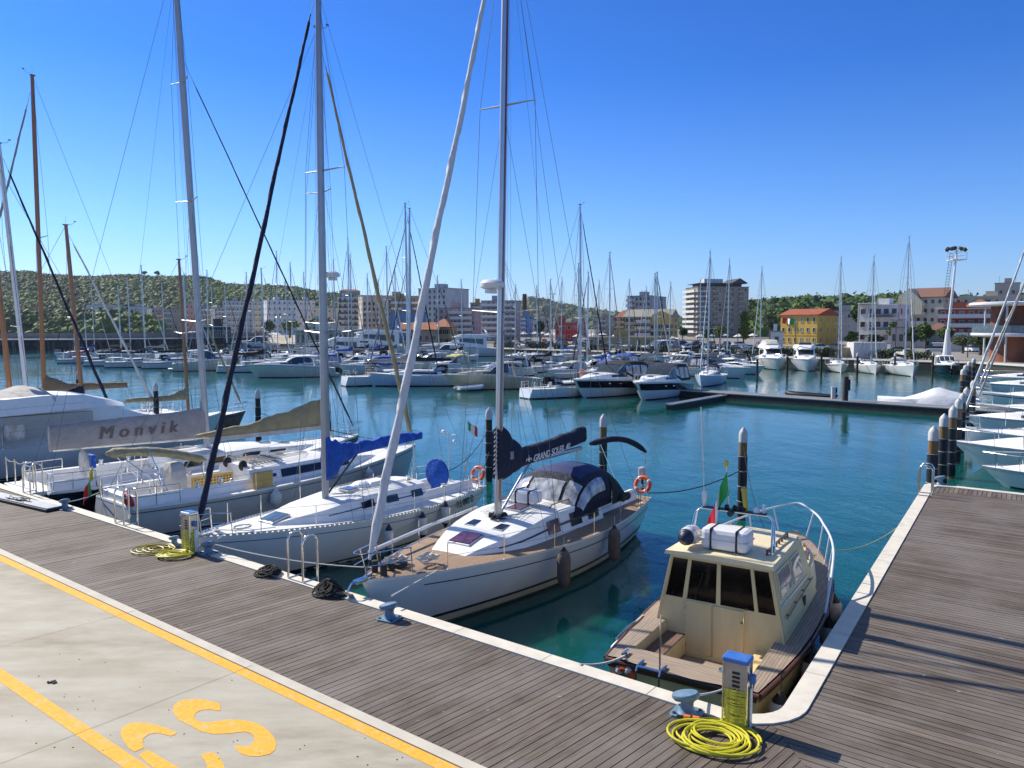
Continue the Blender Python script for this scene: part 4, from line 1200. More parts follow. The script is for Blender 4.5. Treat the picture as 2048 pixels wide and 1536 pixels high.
    for x in (3.0, 2.2): winch(q, x, -1.15, 1.36, 1.4); winch(q, x, 1.15, 1.36, 1.4)
    q.build('winches', SS, r, smooth=True)
    return r, H
RD, HD = boat_d()
lifering(world_pt(RD, (.0, -1.15, 1.25)), RD.rotation_euler.z, 1.3, 'red and white lifebuoy on the stern of the sailboat with the olive bimini', REDM)
fl = root('flag', world_pt(RD, (-.05, .85, 1.0)), RD.rotation_euler.z, 'drooping red, yellow and green flag on the stern of the sailboat with the olive bimini', 'flag')
q = MB(); q.tube([(0, 0, 0), (-.25, 0, 1.15)], .014, 6); q.build('flag_pole', SS, fl)
flag(fl, (-.25, 0, 1.12), .75, .42, radians(215), seed=3, mats=(mat('flag_yellow', (.55, .42, .03), .7), GRNM, REDF), sag_=.9, name='flag_cloth')
fender_at(RD, (4.5, -HD.hb(.36) - .13, .75), 'dirty white round fender beside the yellow side board', WPLG, WPLG, L=.5, r=.2, rope=.35)
fender_at(RD, (8.8, -HD.hb(.7) - .2, .85), 'grey ball fender against the hull beyond the blue sail cover', mat('grey_fender', (.3, .3, .3), .6), GREYH, L=.5, r=.2, rope=.35)

# ------------------------------------------------------------------ E: dark hulled sloop with the lettered cover
def boat_e():
    L, B = 13.6, 4.1; hdg = 43
    st = P(70, 985, .9)
    r = boat_root('sailboat', hdg, stern=st, L=L, label='black hulled sailboat with grey sail cover lettered Monvik')
    H = Hull(L, B, 1.1, 1.55, tr=.78, rake=.5, srake=-.5, mid=.4, full=1.9, e0=.2)
    H.build(NAVYH, r); H.band(.05, .12, WHTM, r, 'boot_stripe', t1=.97); H.band(-.05, .04, GELG, r, 'toe_rail', rel=True, off=.012)
    H.deck(GELG, r, holes=[(.3, 4.3, 1.1, .6, GELG, GELG)])
    c = MB()
    for sd in (1, -1): c.loft([[(x, sd * (1.14 + a), 1.06 + z) for a, z in ((0, 0), (.0, .34), (.16, .36), (.3, .1), (.32, 0))] for x in (.1, 1.2, 2.6, 4.5)])
    c.build('coaming', GELG, r, smooth=True)
    T = cabin_tier(H, 4.3, 11.0, 1.3, .5, slope=3.4, crown=.1, ins=.2); T.build('cabin', GELG, r)
    for sd in (1, -1):
        for x in (4.6, 5.7, 7.0, 8.2): T.patch(x, x + .75, sd * .84, sd * .64, TINT, r, off=.014, slant=.15)
    tz = lambda x: T.f(x, 0).z
    for x, y in ((6.2, .3), (9.5, 0), (8.6, 0)): hatch(r, x, y, tz(x), .55, .55, TINT, tilt=.05)
    mx = 6.2
    mp, mast = rig(H, r, mx, tz(mx), 20.5, MASTE, sec=(.135, .095), spreads=((.27, 1.05), (.52, .9), (.76, .7)), rake=.75, wire=.007, furl=BLKC, furl_r=.045, fs_top=.80, sw=.03, seed=14)
    b = MB(); b.tube([(mx - .2, 0, 2.2), (.6, 0, 2.32)], .08, 10); b.build('boom', ALU, r, smooth=True)
    pts = [(mx - .1, 2.15, 3.38), (mx - 1.5, 2.18, 3.30), (mx - 3, 2.22, 3.26), (mx - 4.3, 2.25, 3.22), (.5, 2.27, 3.18)]
    cv = sail_cover(r, pts, GREYC, hw=.13, wr=.012, seed=22, top=.6)
    MT = Matrix.Translation((mx - 2.7, -.152, 2.74)) @ Matrix.Rotation(radians(90), 4, 'X')
    lo = text_obj('Monvik', .64, 'lettering', mat('grey_letter', (.13, .105, .10), .8), cv, shear=.2, M=MT, bold=0, wrap=1.6)
    bm = bmesh.new(); bm.from_mesh(lo.data)
    for dx in (-.022, .022, -.011, .011):
        t_ = lo.data.copy(); t_.transform(Matrix.Translation((dx, -.0006 * dx * 50, 0))); bm.from_mesh(t_)
    bm.to_mesh(lo.data); bm.free()
    q = MB(); q.lathe([(.5, -.02), (.52, 0), (.5, .02), (.1, .04)], n=20, M=Matrix.Rotation(pi / 2, 3, 'Y'), c=(1.5, -.3, 1.75)); q.tube([(1.5, -.3, .7), (1.5, -.3, 1.7)], .06, 8); q.build('covered_wheel', CREMC, r, smooth=True)
    q = MB(); q.box((1.9, .1, 1.75), (.15, .5, .5)); q.build('instrument_cover', BLUEC, r, bevel=.05)
    lines_on_deck(r, [[(mx - .2, .06 * k, tz(mx) + .05), (mx - .6, .2 * k, tz(7) + .05), (4.5, .22 * k, tz(4.8) + .05)] for k in (-3, -2, -1, 1, 2, 3)], r=.01)
    w = MB()
    for x in (2.6, 3.6): winch(w, x, -1.25, 1.42, 1.5); winch(w, x, 1.25, 1.42, 1.5)
    w.build('winches', SS, r, smooth=True)
    q = MB(); q.loft([[(x, y, z) for y, z in ((-1.3, 1.0), (-1.3, 1.15), (1.3, 1.15), (1.3, 1.0))] for x in (-.6, .1)]); q.build('swim_platform', GELG, r, bevel=.03)
    stanchions(H, r, (2.2, 4.1, 6.0, 7.9, 9.8, 11.4), .6); pulpit(H, r, 12.6, .6); pushpit(H, r, 1.4, .62)
    return r, H
RE, HE = boat_e()

# ------------------------------------------------------------------ F: flybridge yacht with cream canvas
def boat_f():
    L, B = 15.5, 4.6; hdg = 43
    st = PD(-285, 900, 31.2); st.z = 0
    r = boat_root('motor_yacht', hdg, stern=st, L=L, label='large white motor yacht with cream canvas over its flybridge and stern', cat='motor yacht')
    H = Hull(L, B, 1.35, 2.0, tr=.9, rake=1.4, mid=.4, full=2.4, e0=.2, bot=-.6)
    H.build(GEL, r); H.band(-.6, .1, BSTR, r, 'boot_stripe', t1=.95); H.deck(GELG, r)
    T = Tier([(3.6, 1.85, 1.35, 3.0, .12, .04), (8.2, 1.85, 1.4, 3.0, .15, .05), (9.2, 1.75, 1.5, 2.9, .2, .06), (10.8, 1.5, 1.65, 2.35, .3, .08), (12.4, 1.0, 1.8, 2.0, .4, .05)])
    T.build('saloon', GELG, r, n=2)
    Fb = Tier([(.9, 2.1, 2.72, 3.1, .1, .02), (3.0, 2.2, 2.75, 3.42, .15, .02), (6.2, 2.15, 2.85, 3.58, .2, .03), (8.0, 1.95, 2.9, 3.5, .4, .04), (9.4, 1.5, 2.9, 3.12, .5, .05), (10.2, .9, 2.75, 2.85, .4, .05)])
    Fb.build('flybridge', GELG, r, n=2)
    for sd in (1, -1): Fb.patch(2.4, 8.3, sd * .80, sd * .785, GREYH, r, 'styling_line', off=.01, nx=12)
    q = MB(); R = random.Random(5); rows = []
    for i in range(17):
        x = 1.1 + 5.6 * i / 16; pk = .62 * max(0, 1 - abs(x - 2.4) / 2.0) + .32 * max(0, 1 - abs(x - 5.8) / 1.1)
        rows.append([(x, 1.95 * u, 3.34 + .05 * (x - 1) * .5 + (.22 + pk) * max(0, 1 - abs(u) ** 1.3) + R.uniform(-.015, .02) - .3 * (abs(u) > .99)) for u in [-1, -.97, -.7, -.4, -.15, 0, .15, .4, .7, .97, 1]])
    q.grid(rows); q.build('flybridge_cover', CREMC, r, smooth=True)
    q = MB(); q.loft([[(x, y * k, z) for y, z in ((-2.0, 1.1), (-2.05, 2.75), (2.05, 2.75), (2.0, 1.1))] for x, k in ((.3, 1), (3.6, .99), (8.2, .98))]); q.build('stern_enclosure', CREMC, r)
    q = MB()
    for a, b in ((-.5, .2), (.9, 1.6)): q = MB(); q.box((.285, a + .3, 2.0), (.02, .7, .8)); q.build('enclosure_window', CLEARP, r)
    for x in (.9, 4.6): q = MB(); q.box((x + .4, -2.08, 2.05), (.8, .02, .7)); q.build('enclosure_window', CLEARP, r)
    q = MB(); q.box((-.3, 0, .62), (1.0, 4.0, .12)); q.build('swim_platform', GELG, r, bevel=.04)
    q = MB(); q.lathe([(.17, 0), (.17, .05)], n=14, M=Matrix.Rotation(pi / 2, 3, 'X'), c=(2.6, -2.1, 3.12)); q.build('vent', GREYH, r)
    stanchions(H, r, (4.5, 6.5, 8.5, 10.5, 12.2, 13.6), .7); 
    return r
boat_f()
# ------------------------------------------------------------------ A: cream cabin boat, stern towards us
def boat_a():
    L, B = 8.3, 3.05; hdg = 32.5
    st = Vector((2.72, 12.35, 0))
    r = boat_root('cabin_boat', hdg, stern=st, L=L, label='cream wooden cabin boat with teak side decks and white canister on its roof', cat='motor boat')
    H = Hull(L, B, .95, 1.45, tr=.84, rake=.55, srake=.1, mid=.36, full=2.5, e0=.16, flare=.5, sg=.05)
    H.build(CREAM, r)
    H.band(-.4, .06, ANTIF, r, 'boot_stripe', t1=.96)
    H.band(-.14, .0, MAHOG, r, 'rubbing_strake', rel=True, off=.035)
    rs = MB()
    for sd in (1, -1):
        rs.tube([H.pt(.0 + .99 * k / 40, 1, sd) + Vector((0, .03 * sd, -.02)) for k in range(41)], .04, 8)
    rs.tube([(-.03, -H.hb(0) - .02, .93), (-.05, 0, .93), (-.03, H.hb(0) + .02, .93)], .04, 8)
    rs.build('gunwale', MAHOG, r, smooth=True)
    H.deck(TEAKG, r, holes=[(.38, 2.12, 1.02, .42, CREAM, TEAKX), (2.12, 6.9, .75, .4, CREAM, CREAM)], cam=.02, dz=.03)
    q = MB(); rr = []
    for k in range(13):
        u = -1 + k / 6; y = u * 1.18; bx = -.14 * (1 - u * u)
        rr.append([(bx - .02, y, 1.005), (.50 + bx * .3, y * .92, 1.01), (.50 + bx * .3, y * .92, .92)])
    q.grid(rr); q.build('stern_deck', TEAKX, r)
    # cockpit side benches and engine box
    q = MB()
    q.loft([[(x, y, z) for y, z in ((1.0, .43), (1.0, .78), (.62, .78), (.62, .43))] for x in (.6, 2.1)]); bn = q.build('bench', CREAM, r, bevel=.02)
    q = MB(); q.box((1.35, .81, .79), (1.42, .34, .02)); q.build('seat', TEAKD, bn)
    q = MB(); q.loft([[(x, y, z) for y, z in ((-.98, .43), (-.98, .78), (-.70, .78), (-.70, .43))] for x in (.6, 2.1)]); q.build('bench', CREAM, r, bevel=.02)
    q = MB(); q.box((.95, -.22, .50), (.95, .95, .13)); q.build('engine_hatch', TEAKX, r, bevel=.01)
    # cabin
    x0, x1, zd, zr = 2.05, 4.25, .98, 2.36
    wb, wt = 1.21, .93
    def cp(x, sd, k): return Vector((x + (-.03 + .02 * k) , sd * (wb + (wt - wb) * k), zd + (zr - zd) * k))
    q = MB()
    # aft bulkhead built around its four windows
    def slab(poly, x, th=.05, m=CREAM, name='panel', parent=r, bev=0):
        b = MB(); b.loft([[(x + a, p[0], p[1]) for p in poly] for a in (0, th)]); return b.build(name, m, parent, bevel=bev)
    xa = x0
    yw = lambda z: wb + (wt - wb) * (z - zd) / (zr - zd)
    bulk = slab([(-yw(.42) , .42), (yw(.42), .42), (yw(1.49), 1.49), (-yw(1.49), 1.49)], xa, name='bulkhead')
    slab([(-yw(2.25), 2.25), (yw(2.25), 2.25), (yw(zr), zr), (-yw(zr), zr)], xa, name='bulkhead_top')
    for a, b_ in ((-1, -.93), (-.65, -.59), (-.02, .05), (.56, .63), (.94, 1)):
        y0, y1 = a, b_
        slab([(y0 * yw(1.48), 1.48), (y1 * yw(1.48), 1.48), (y1 * yw(2.26), 2.26), (y0 * yw(2.26), 2.26)], xa - .003, th=.056, name='window_post')
    for a, b_ in ((-.95, -.63), (-.61, .0), (.03, .58), (.61, .96)):
        slab([(a * yw(1.48), 1.48), (b_ * yw(1.48), 1.48), (b_ * yw(2.26), 2.26), (a * yw(2.26), 2.26)], xa + .028, th=.008, m=BLKGL, name='window')
    slab([(-.47, .47), (.10, .47), (.10, 1.46), (-.47, 1.46)], xa - .030, th=.028, name='door', bev=.012)
    slab([(.14, .47), (.64, .47), (.64, 1.46), (.14, 1.46)], xa - .018, th=.017, name='door', bev=.008)
    slab([(-1.0, .42), (1.0, .42), (1.0, .48), (-1.0, .48)], xa - .05, th=.048, name='door_sill')
    for a, b_ in ((-.95, -.63), (-.61, .0), (.03, .58), (.61, .96)):
        q_ = [(xa + .022, a * yw(1.48), 1.485), (xa + .022, b_ * yw(1.48), 1.485), (xa + .022, b_ * yw(2.26), 2.245), (xa + .022, a * yw(2.26), 2.245)]
        k = MB(); k.tube(q_, .012, 5, closed=True); k.build('window_gasket', RUB, r)
    slab([(.70 * yw(1.5), 1.52), (.93 * yw(1.5), 1.52), (.90 * yw(2.2), 2.22), (.72 * yw(2.2), 2.22)], xa + .040, th=.01, m=mat('curtain', (.30, .27, .10), .9, var=.4, scale=12, stretch=(1, 6, .3)), name='curtain')
    for y_ in (-.46, .62):
        for z_ in (.62, 1.3): k = MB(); k.lathe([(.014, -.05), (.014, .05)], (xa - .02, y_, z_), 8); k.build('hinge', SS, r)
    k = MB(); k.tube([(xa - .01, .46, 1.50), (xa - .02, .30, 2.05)], .008, 5); k.build('wiper', RUB, r)
    k = MB(); k.ball((xa - .05, -.52, 1.52), .025, 8, 5); k.ball((xa - .05, -.44, 1.25), .018, 8, 5); k.build('handle', MAHOG, r)
    # cabin sides with windows
    for sd in (1, -1):
        def quad(xa_, xb_, ka, kb, name, m, off, th=.03, slf=0):
            b = MB(); rows = []
            for o_ in (off, off + th):
                rows.append([cp(xa_, sd, ka) + Vector((0, sd * o_, 0)), cp(xb_, sd, ka) + Vector((0, sd * o_, 0)), cp(xb_ - slf, sd, kb) + Vector((0, sd * o_, 0)), cp(xa_, sd, kb) + Vector((0, sd * o_, 0))])
            b.loft(rows); return b.build(name, m, r, bevel=.004)
        quad(x0, 4.95, 0, 1, 'cabin_side', CREAM, -.04, .04, slf=.62)
        f1 = quad(x0 + .20, x0 + 1.08, .54, .90, 'window_frame', CREAMD, .002, .02); quad(x0 + 1.22, x0 + 2.0, .54, .90, 'window_frame', CREAMD, .002, .02, slf=.1)
        quad(x0 + .25, x0 + .62, .57, .87, 'window', GLASSB, .022, .006); quad(x0 + .65, x0 + 1.03, .57, .87, 'window', GLASSB, .022, .006)
        quad(x0 + 1.27, x0 + 1.93, .57, .87, 'window', GLASSB, .022, .006, slf=.08)
        quad(x0 + .15, x0 + 2.3, .445, .475, 'side_moulding', BLSTR if 0 else GREYH, .002, .018)
        b = MB(); b.tube([cp(x0 + .25, sd, .30) + Vector((0, sd * .05, 0)), cp(x0 + 2.5, sd, .40) + Vector((0, sd * .05, 0))], .014, 6)
        for i in range(4): b.box(cp(x0 + .4 + .65 * i, sd, .31 + .028 * i) + Vector((0, sd * .022, 0)), (.03, .045, .02))
        b.build('hand_rail', MAHOG, r)
        b = MB(); b.box(cp(x0 + 1.72, sd, .22) + Vector((0, sd * .012, 0)), (.14, .03, .18)); b.build('vent', TINT, r)
    # roof
    T = Tier([(x0 - .16, 1.02, zr - .02, zr + .05, .03, .03), (3.4, .98, zr - .02, zr + .05, .03, .05), (4.38, .90, zr - .03, zr + .03, .03, .04)])
    T.build('roof', CREAMD, r, n=2)
    b = MB()
    fr = [(4.35, .82, zr), (4.35, -.82, zr), (5.0, -.9, 1.62), (5.0, .9, 1.62)]
    b.add(fr, [(0, 1, 2, 3)]); b.build('windscreen', GLASS, r)
    # low trunk ahead of the cabin with curved sides
    st = []
    for i in range(11):
        x = 4.3 + 2.5 * i / 10; f = i / 10
        st.append((x, 1.04 * (1 - f ** 2.6) ** .6 + .10, 1.0 + .32 * f, 1.62 - .06 * f + .12 * f, .08, .07))
    T2 = Tier(st); T2.build('foredeck_trunk', CREAMD, r)
    for sd in (1, -1):
        b = MB(); b.tube([T2.f(4.4 + .3 * i, sd * .44) + Vector((0, 0, .06)) for i in range(7)], .02, 6)
        for i in range(7): b.box(T2.f(4.4 + .3 * i, sd * .44) + Vector((0, 0, .03)), (.06, .04, .07))
        b.build('grab_rail', MAHOG, r)
        b = MB(); b.tube([(2.5 + .22 * i, sd * .74, zr + .15) for i in range(8)], .02, 6)
        for i in range(8): b.box((2.5 + .22 * i, sd * .74, zr + .09), (.05, .035, .12))
        b.build('grab_rail', MAHOG, r)
    b = MB(); b.loft([[(x, y, z) for y, z in ((-.50, 1.78), (-.56, 1.9), (-.3, 1.95), (-.05, 1.9), (-.08, 1.76))] for x in (5.0, 5.9)]); b.build('rolled_cushion', CREMC, r, smooth=True)
    hatch(r, 5.5, .35, 1.72, .5, .5, CREAMD, frame=CREAMD)
    # bow rail
    b = MB(); pts = []
    for sd in (1, -1):
        s = []
        for i in range(15):
            x = 3.7 + (L - 3.55) * (i / 14); t = min(x / L, .998); hgt = .08 + .64 * min(1, i / 4) ** .7
            s.append(Vector((x + (.12 if i > 10 else 0), sd * (max(H.hb(t), .3 * (1 - max(0, i - 11) / 3.2)) + .04), H.sz(t) + hgt)))
        pts.append(s)
    b.tube(smooth_pts(pts[0][:-1] + [Vector((L + .12, 0, H.sz(1) + .74))] + pts[1][:-1][::-1], 3), .024, 8)
    for s in pts:
        for i in (4, 6, 8, 10, 12):
            p = s[i]; t = min(p.x / L, .99); b.tube([p, (p.x - .03, (H.hb(t) - .05) * (1 if p.y > 0 else -1), H.sz(t))], .018, 6)
    b.build('bow_rail', MASTW, r, smooth=True)
    # windlass and chain
    b = MB(); winch(b, 6.95, 0, 1.42, 1.6); b.box((7.35, 0, 1.5), (.5, .1, .08)); R = random.Random(2)
    for i in range(18): b.box((6.8 + R.uniform(-.3, .4), R.uniform(-.3, .3), 1.5 + R.uniform(0, .12)), (.16, .03, .03), rz=R.uniform(0, 3))
    b.box((7.0, .15, 1.6), (.3, .04, .25)); b.build('windlass', RUB, r)
    # arch over the roof
    b = MB()
    for dx in (0, .2):
        b.tube([(2.55 + dx, .80, zr + .05), (2.85 + dx * .4, .74, zr + .62), (2.88 + dx * .4, .66, zr + .70), (2.88 + dx * .4, -.66, zr + .70), (2.85 + dx * .4, -.74, zr + .62), (2.55 + dx * 1.3, -.80, zr + .05)], .02, 8)
    for sd in (1, -1):
        for k in (.25, .5): b.tube([(2.55 + .3 * k, sd * (.8 - .06 * k), zr + .05 + .6 * k), (2.76 + .2 * k, sd * (.8 - .06 * k), zr + .05 + .6 * k)], .012, 6)
    b.build('arch', SS, r, smooth=True)
    b = MB(); b.box((2.9, 0, zr + .73), (.16, 1.2, .02))
    for y in (.35, .15, .0, -.1, -.2): b.ball((2.92, y, zr + .78), (.07, .05, .05), 8, 5)
    b.lathe([(.06, 0), (.06, .10)], n=10, M=Matrix.Rotation(pi / 2, 3, 'Y'), c=(2.78, .05, zr + .68)); b.build('deck_lights', RUB, r)
    b = MB(); b.lathe([(.07, 0), (.06, .06), (.02, .1)], (2.92, -.42, zr + .74), 12); b.lathe([(.03, 0), (.05, .22), (.05, .3), (.02, .34)], (2.92, .60, zr + .72), 10); b.lathe([(.03, 0), (.03, .16)], (2.92, -.55, zr + .74), 8); b.build('antenna_bases', WPL, r, smooth=True)
    b = MB(); b.tube([(2.92, .60, zr + .9), (2.80, .66, zr + 2.7)], .008, 5); b.build('whip_antenna', WPL, r)
    b = MB(); b.lathe([(.045, 0), (.05, .38), (.06, .42), (.03, .46)], (2.92, -.22, zr + .74), 10, M=Matrix.Rotation(-.12, 3, 'X')); b.build('signal_tube', mat('flare_yellow', (.5, .4, .05), .5), r)
    b = MB(); b.tube([(2.92, .10, zr + .74), (2.9, .17, zr + 1.55)], .01, 6); fp = b.build('flag_pole', SS, r)
    b = MB(); b.ball((2.9, .175, zr + 1.62), (.05, .05, .07), 10, 8); b.build('finial', mat('yellow_plastic', (.55, .5, .08), .5), fp)
    flag(fp, (2.9, .165, zr + 1.50), .80, .50, radians(125), seed=2, sag_=1.15, name='flag_cloth')
    # aft deck pole and stern ladder
    b = MB(); b.tube([(-.12, .28, 1.0), (-.12, .28, 1.95)], .016, 7); b.build('stern_pole', SS, r)
    b = MB()
    for y in (.22, .62): b.tube([(.02, y, 1.04), (-.26, y, 1.04), (-.30, y, .98), (-.30, y, .3)], .018, 7); b.box((-.1, y, 1.03), (.16, .06, .03))
    for z in (.45, .7): b.tube([(-.30, .22, z), (-.30, .62, z)], .016, 6)
    b.tube([(-.24, .22, 1.04), (-.24, .62, 1.04)], .02, 6)
    b.build('ladder', SS, r)
    b = MB()
    for sd in (1, -1): b.box((.12, sd * 1.0, 1.06), (.24, .04, .03)); b.box((.12, sd * 1.0, 1.03), (.08, .04, .06))
    b.build('cleats', SS, r)
    b = MB(); b.tube([(.6 + .35 * i, 1.42 + .03 * i * (1 if i < 3 else .5), 1.02) for i in range(5)], .016, 6); b.build('side_rail', SS, r)
    # roof canister and fender
    z = zr + .30
    b = MB(); b.box((2.42, -.02, z), (.50, .88, .40)); lr = b.build('liferaft', WPL, r, bevel=.085)
    b = MB(); b.box((2.42, -.02, z), (.512, .892, .02)); b.build('seam', GREYH, lr, bevel=.006)
    b = MB()
    for y in (-.26, .22): b.box((2.42, y, z), (.53, .045, .43))
    b.build('strap', RUB, lr, bevel=.08)
    b = MB()
    for y in (-.26, .22): b.box((2.42, y, zr + .07), (.5, .06, .07))
    b.build('cradle', SS, lr)
    return r, H
RA, HA = boat_a()
fd = root('fender', world_pt(RA, (2.28, .66, 2.66)), RA.rotation_euler.z, 'round white fender with black end lying on the cream cabin roof', 'fender')
q = MB(); q.lathe([(.06, -.34), (.14, -.24), (.17, -.1), (.17, .1), (.14, .24), (.06, .34)], n=16, M=Matrix.Rotation(pi / 2, 3, 'Y') @ Matrix.Rotation(.0, 3, 'X')); q.build('fender_body', WPLG, fd, smooth=True)
q = MB(); q.lathe([(.13, -.27), (.15, -.25), (.16, -.2), (.10, -.31), (.03, -.37)], n=16, M=Matrix.Rotation(pi / 2, 3, 'Y')); q.build('end_caps', BFEN, fd, smooth=True)
q = MB(); q.lathe([(.178, -.06), (.178, .06)], n=16, M=Matrix.Rotation(pi / 2, 3, 'Y')); q.build('band', GREYH, fd)
for (x, y, z, lab, m, tp, LL) in (
    (.42, -1.52, .50, 'white fender with black top squeezed in the rounded corner of the coping', WPLG, RUB, .62),
    (2.2, -1.62, .55, 'dark topped fender between the cream boat and the pier, second from its stern', CREMC, RUB, .55),
    (3.9, -1.60, .62, 'dirty white fender with black top between the cream boat and the pier, amidships', WPLG, RUB, .55),
    (5.1, -1.46, .72, 'round white fender with black top nearest the bow of the cream boat', WPLG, RUB, .55)):
    fender_at(RA, (x, y, z), lab, m, tp, L=LL, r=.17, rope=.38, ropem=ROPEB, group='fenders along the pier side of the cream boat')
fd = root('fender', world_pt(RA, (.75, 1.40, .86)), RA.rotation_euler.z + 1.5, 'white cylindrical fender hung flat on the far quarter of the cream boat', 'fender')
q = MB(); q.lathe([(.04, -.24), (.09, -.18), (.10, 0), (.09, .18), (.04, .24)], n=14, M=Matrix.Rotation(pi / 2, 3, 'X') @ Matrix.Rotation(0, 3, 'Z')); q.build('fender_body', WPL, fd, smooth=True); fd.rotation_euler.z = RA.rotation_euler.z + pi / 2
lifering(world_pt(RA, (-.02, .95, .72)), RA.rotation_euler.z, 1.5, 'orange buoy under the stern rail of the cream cabin boat', R_=.12)

# ------------------------------------------------------------------ pylons
PDARK = mat('dark_pile', (.035, .028, .022), .75, var=.3, scale=5)
PBROWN = mat('brown_pile', (.20, .11, .035), .7, var=.3, scale=6, stretch=(3, 3, .5))
PSLV = mat('black_sleeve', (.010, .011, .016), .55, var=.4)
PCAP = mat('white_cap', (.52, .51, .49), .55, var=.08)
def pylon(loc, top, label, first=True, R_=.135, sleeves=True, cap=True, brown=True, group='mooring posts with white pointed caps'):
    o = root('mooring_post', (loc[0], loc[1], 0), 0, label, 'mooring post', group)
    b = MB(); b.lathe([(R_, -1.5), (R_, top - .45)], n=14); b.build('pile', PBROWN if brown else PDARK, o, smooth=True)
    if cap:
        b = MB(); b.lathe([(R_ + .015, top - .52), (R_ + .015, top - .22), (R_ * .8, top - .12), (.02, top)], n=14); b.build('cap', PCAP, o, smooth=True)
    if sleeves:
        z = top - .98; k = 0
        while z > .2 and k < 5:
            h = .52; b = MB(); b.lathe([(R_ + .02, z - h + .03), (R_ + .025, z - h / 2), (R_ + .02, z)], n=14); b.build('sleeve', PSLV, o, smooth=True); z -= h + .02; k += 1
        b = MB(); z = top - 1.0
        for k in range(5):
            if z < .2: break
            b.torus((0, 0, z), R_ + .026, .008, n=14, m=5); z -= .52
        b.build('binding', ROPEW, o)
    return o
PY = {}
for px, py, lab in ((1487, 855, 'post behind the bow rail of the cream cabin boat, standing alone in open water'), (1207, 828, 'post behind the navy spray hood, partly covered by the folded bimini'),
                    (978, 815, 'post left of the navy boom cover, black from top to waterline'), (655, 800, 'post showing just right of the mast above the royal blue cover'),
                    (515, 778, 'post left of the tan sail cover, above the black hulled boat'), (405, 768, 'post beside the white mast above the Monvik cover'),
                    (311, 765, 'post right of the cream canvas covered yacht'), (155, 745, 'post farthest left, seen between two wooden masts')):
    d = F_PX * (CAMZ - 3.2) / (py - HZ); p = PD(px, py, d)
    PY[px] = p; pylon(p, 3.2, 'capped ' + lab, brown=px > 1100)
names = ['nearest pier post, beside the ladder at the pier corner', 'second pier post, just right of the nearest one', 'third pier post counting away from the pier corner', 'fourth pier post counting away from the pier corner',
         'fifth pier post counting away from the pier corner', 'sixth pier post counting away from the pier corner', 'seventh pier post counting away from the pier corner', 'eighth pier post counting away from the pier corner', 'ninth pier post counting away from the pier corner', 'tenth pier post counting away from the pier corner', 'eleventh pier post, smallest and farthest']
pp = [(1868, 852), (1889, 827), (1907, 811), (1918, 796), (1926, 785), (1934, 774), (1947, 760), (1927, 737), (1932, 729), (1939, 722), (1948, 716)]
for (px, py), nm in zip(pp, names):
    d = F_PX * (CAMZ - 3.2) / (py - HZ); d = max(d, 27.6); z = PD(px, py, d)
    pylon(z, z.z, 'white capped ' + nm, R_=.16 if d < 60 else .2)

# ------------------------------------------------------------------ quay furniture
ZD = DZ + .003
QA = atan2(QD.y, QD.x)
def on(px, py, z=DZ): return P(px, py, z)
def ladder_pair(p0, label, h=1.02, gap=.42, ang=None, n=2):
    "hoops stand across the coping, at right angles to the edge"
    o = root('ladder', p0, 0, label, 'ladder', 'stainless quay ladders')
    nn = QN if ang is None else ang[0]; dd = QD if ang is None else ang[1]
    for k in range(n):
        b = MB(); a = dd * (-gap * k); R_ = .19; pts = [a + Vector((0, 0, -.02)), a + Vector((0, 0, h - R_))]
        for i in range(1, 10):
            t = pi * i / 10; pts.append(a + nn * (R_ - R_ * cos(t)) + Vector((0, 0, h - R_ + R_ * sin(t))))
        e = a + nn * (2 * R_); pts += [e + Vector((0, 0, h - R_)), e + Vector((0, 0, -1.35))]
        b.tube(pts, .024, 10); b.tube([a + Vector((0, 0, .04)), a + nn * 2 * R_ + Vector((0, 0, .04))], .012, 6)
        b.build('handrail', SS, o, smooth=True)
    b = MB()
    for i in range(4):
        z = -.15 - .3 * i; b.tube([nn * .38 + Vector((0, 0, z)), nn * .38 - dd * (gap * (n - 1)) + Vector((0, 0, z))], .02, 6)
    b.build('rungs', SS, o); return o
ladder_pair(on(577, 1159), 'stainless steel ladder on the boardwalk edge, between the two black rope heaps', gap=.50)
ladder_pair(on(231, 1048), 'stainless steel ladder beside the lifebuoy at the stern with the olive bimini', gap=.48)
ladder_pair(on(47, 987), 'stainless steel ladder with a sagging rope, farthest left on the boardwalk edge', gap=.55)
ladder_pair(on(1836, 992) + PN * .0, 'stainless steel ladder at the far corner of the wooden pier', gap=.5, ang=(-PN * -1, PDR * -1))
# posts with sagging rope at the far left
o = root('rope_barrier', on(14, 962), 0, 'short steel posts with a sagging white rope at the far left boardwalk edge', 'barrier')
b = MB(); ps = [QD * -(.75 * k) for k in range(4)]
for p in ps: b.tube([p, p + Vector((0, 0, .85))], .022, 8)
b.build('posts', SS, o, smooth=True)
b = MB()
for a, c in zip(ps, ps[1:]): b.tube(sag(a + Vector((0, 0, .82)), c + Vector((0, 0, .82)), .09, 8), .012, 6)
b.build('rope', ROPEW, o)

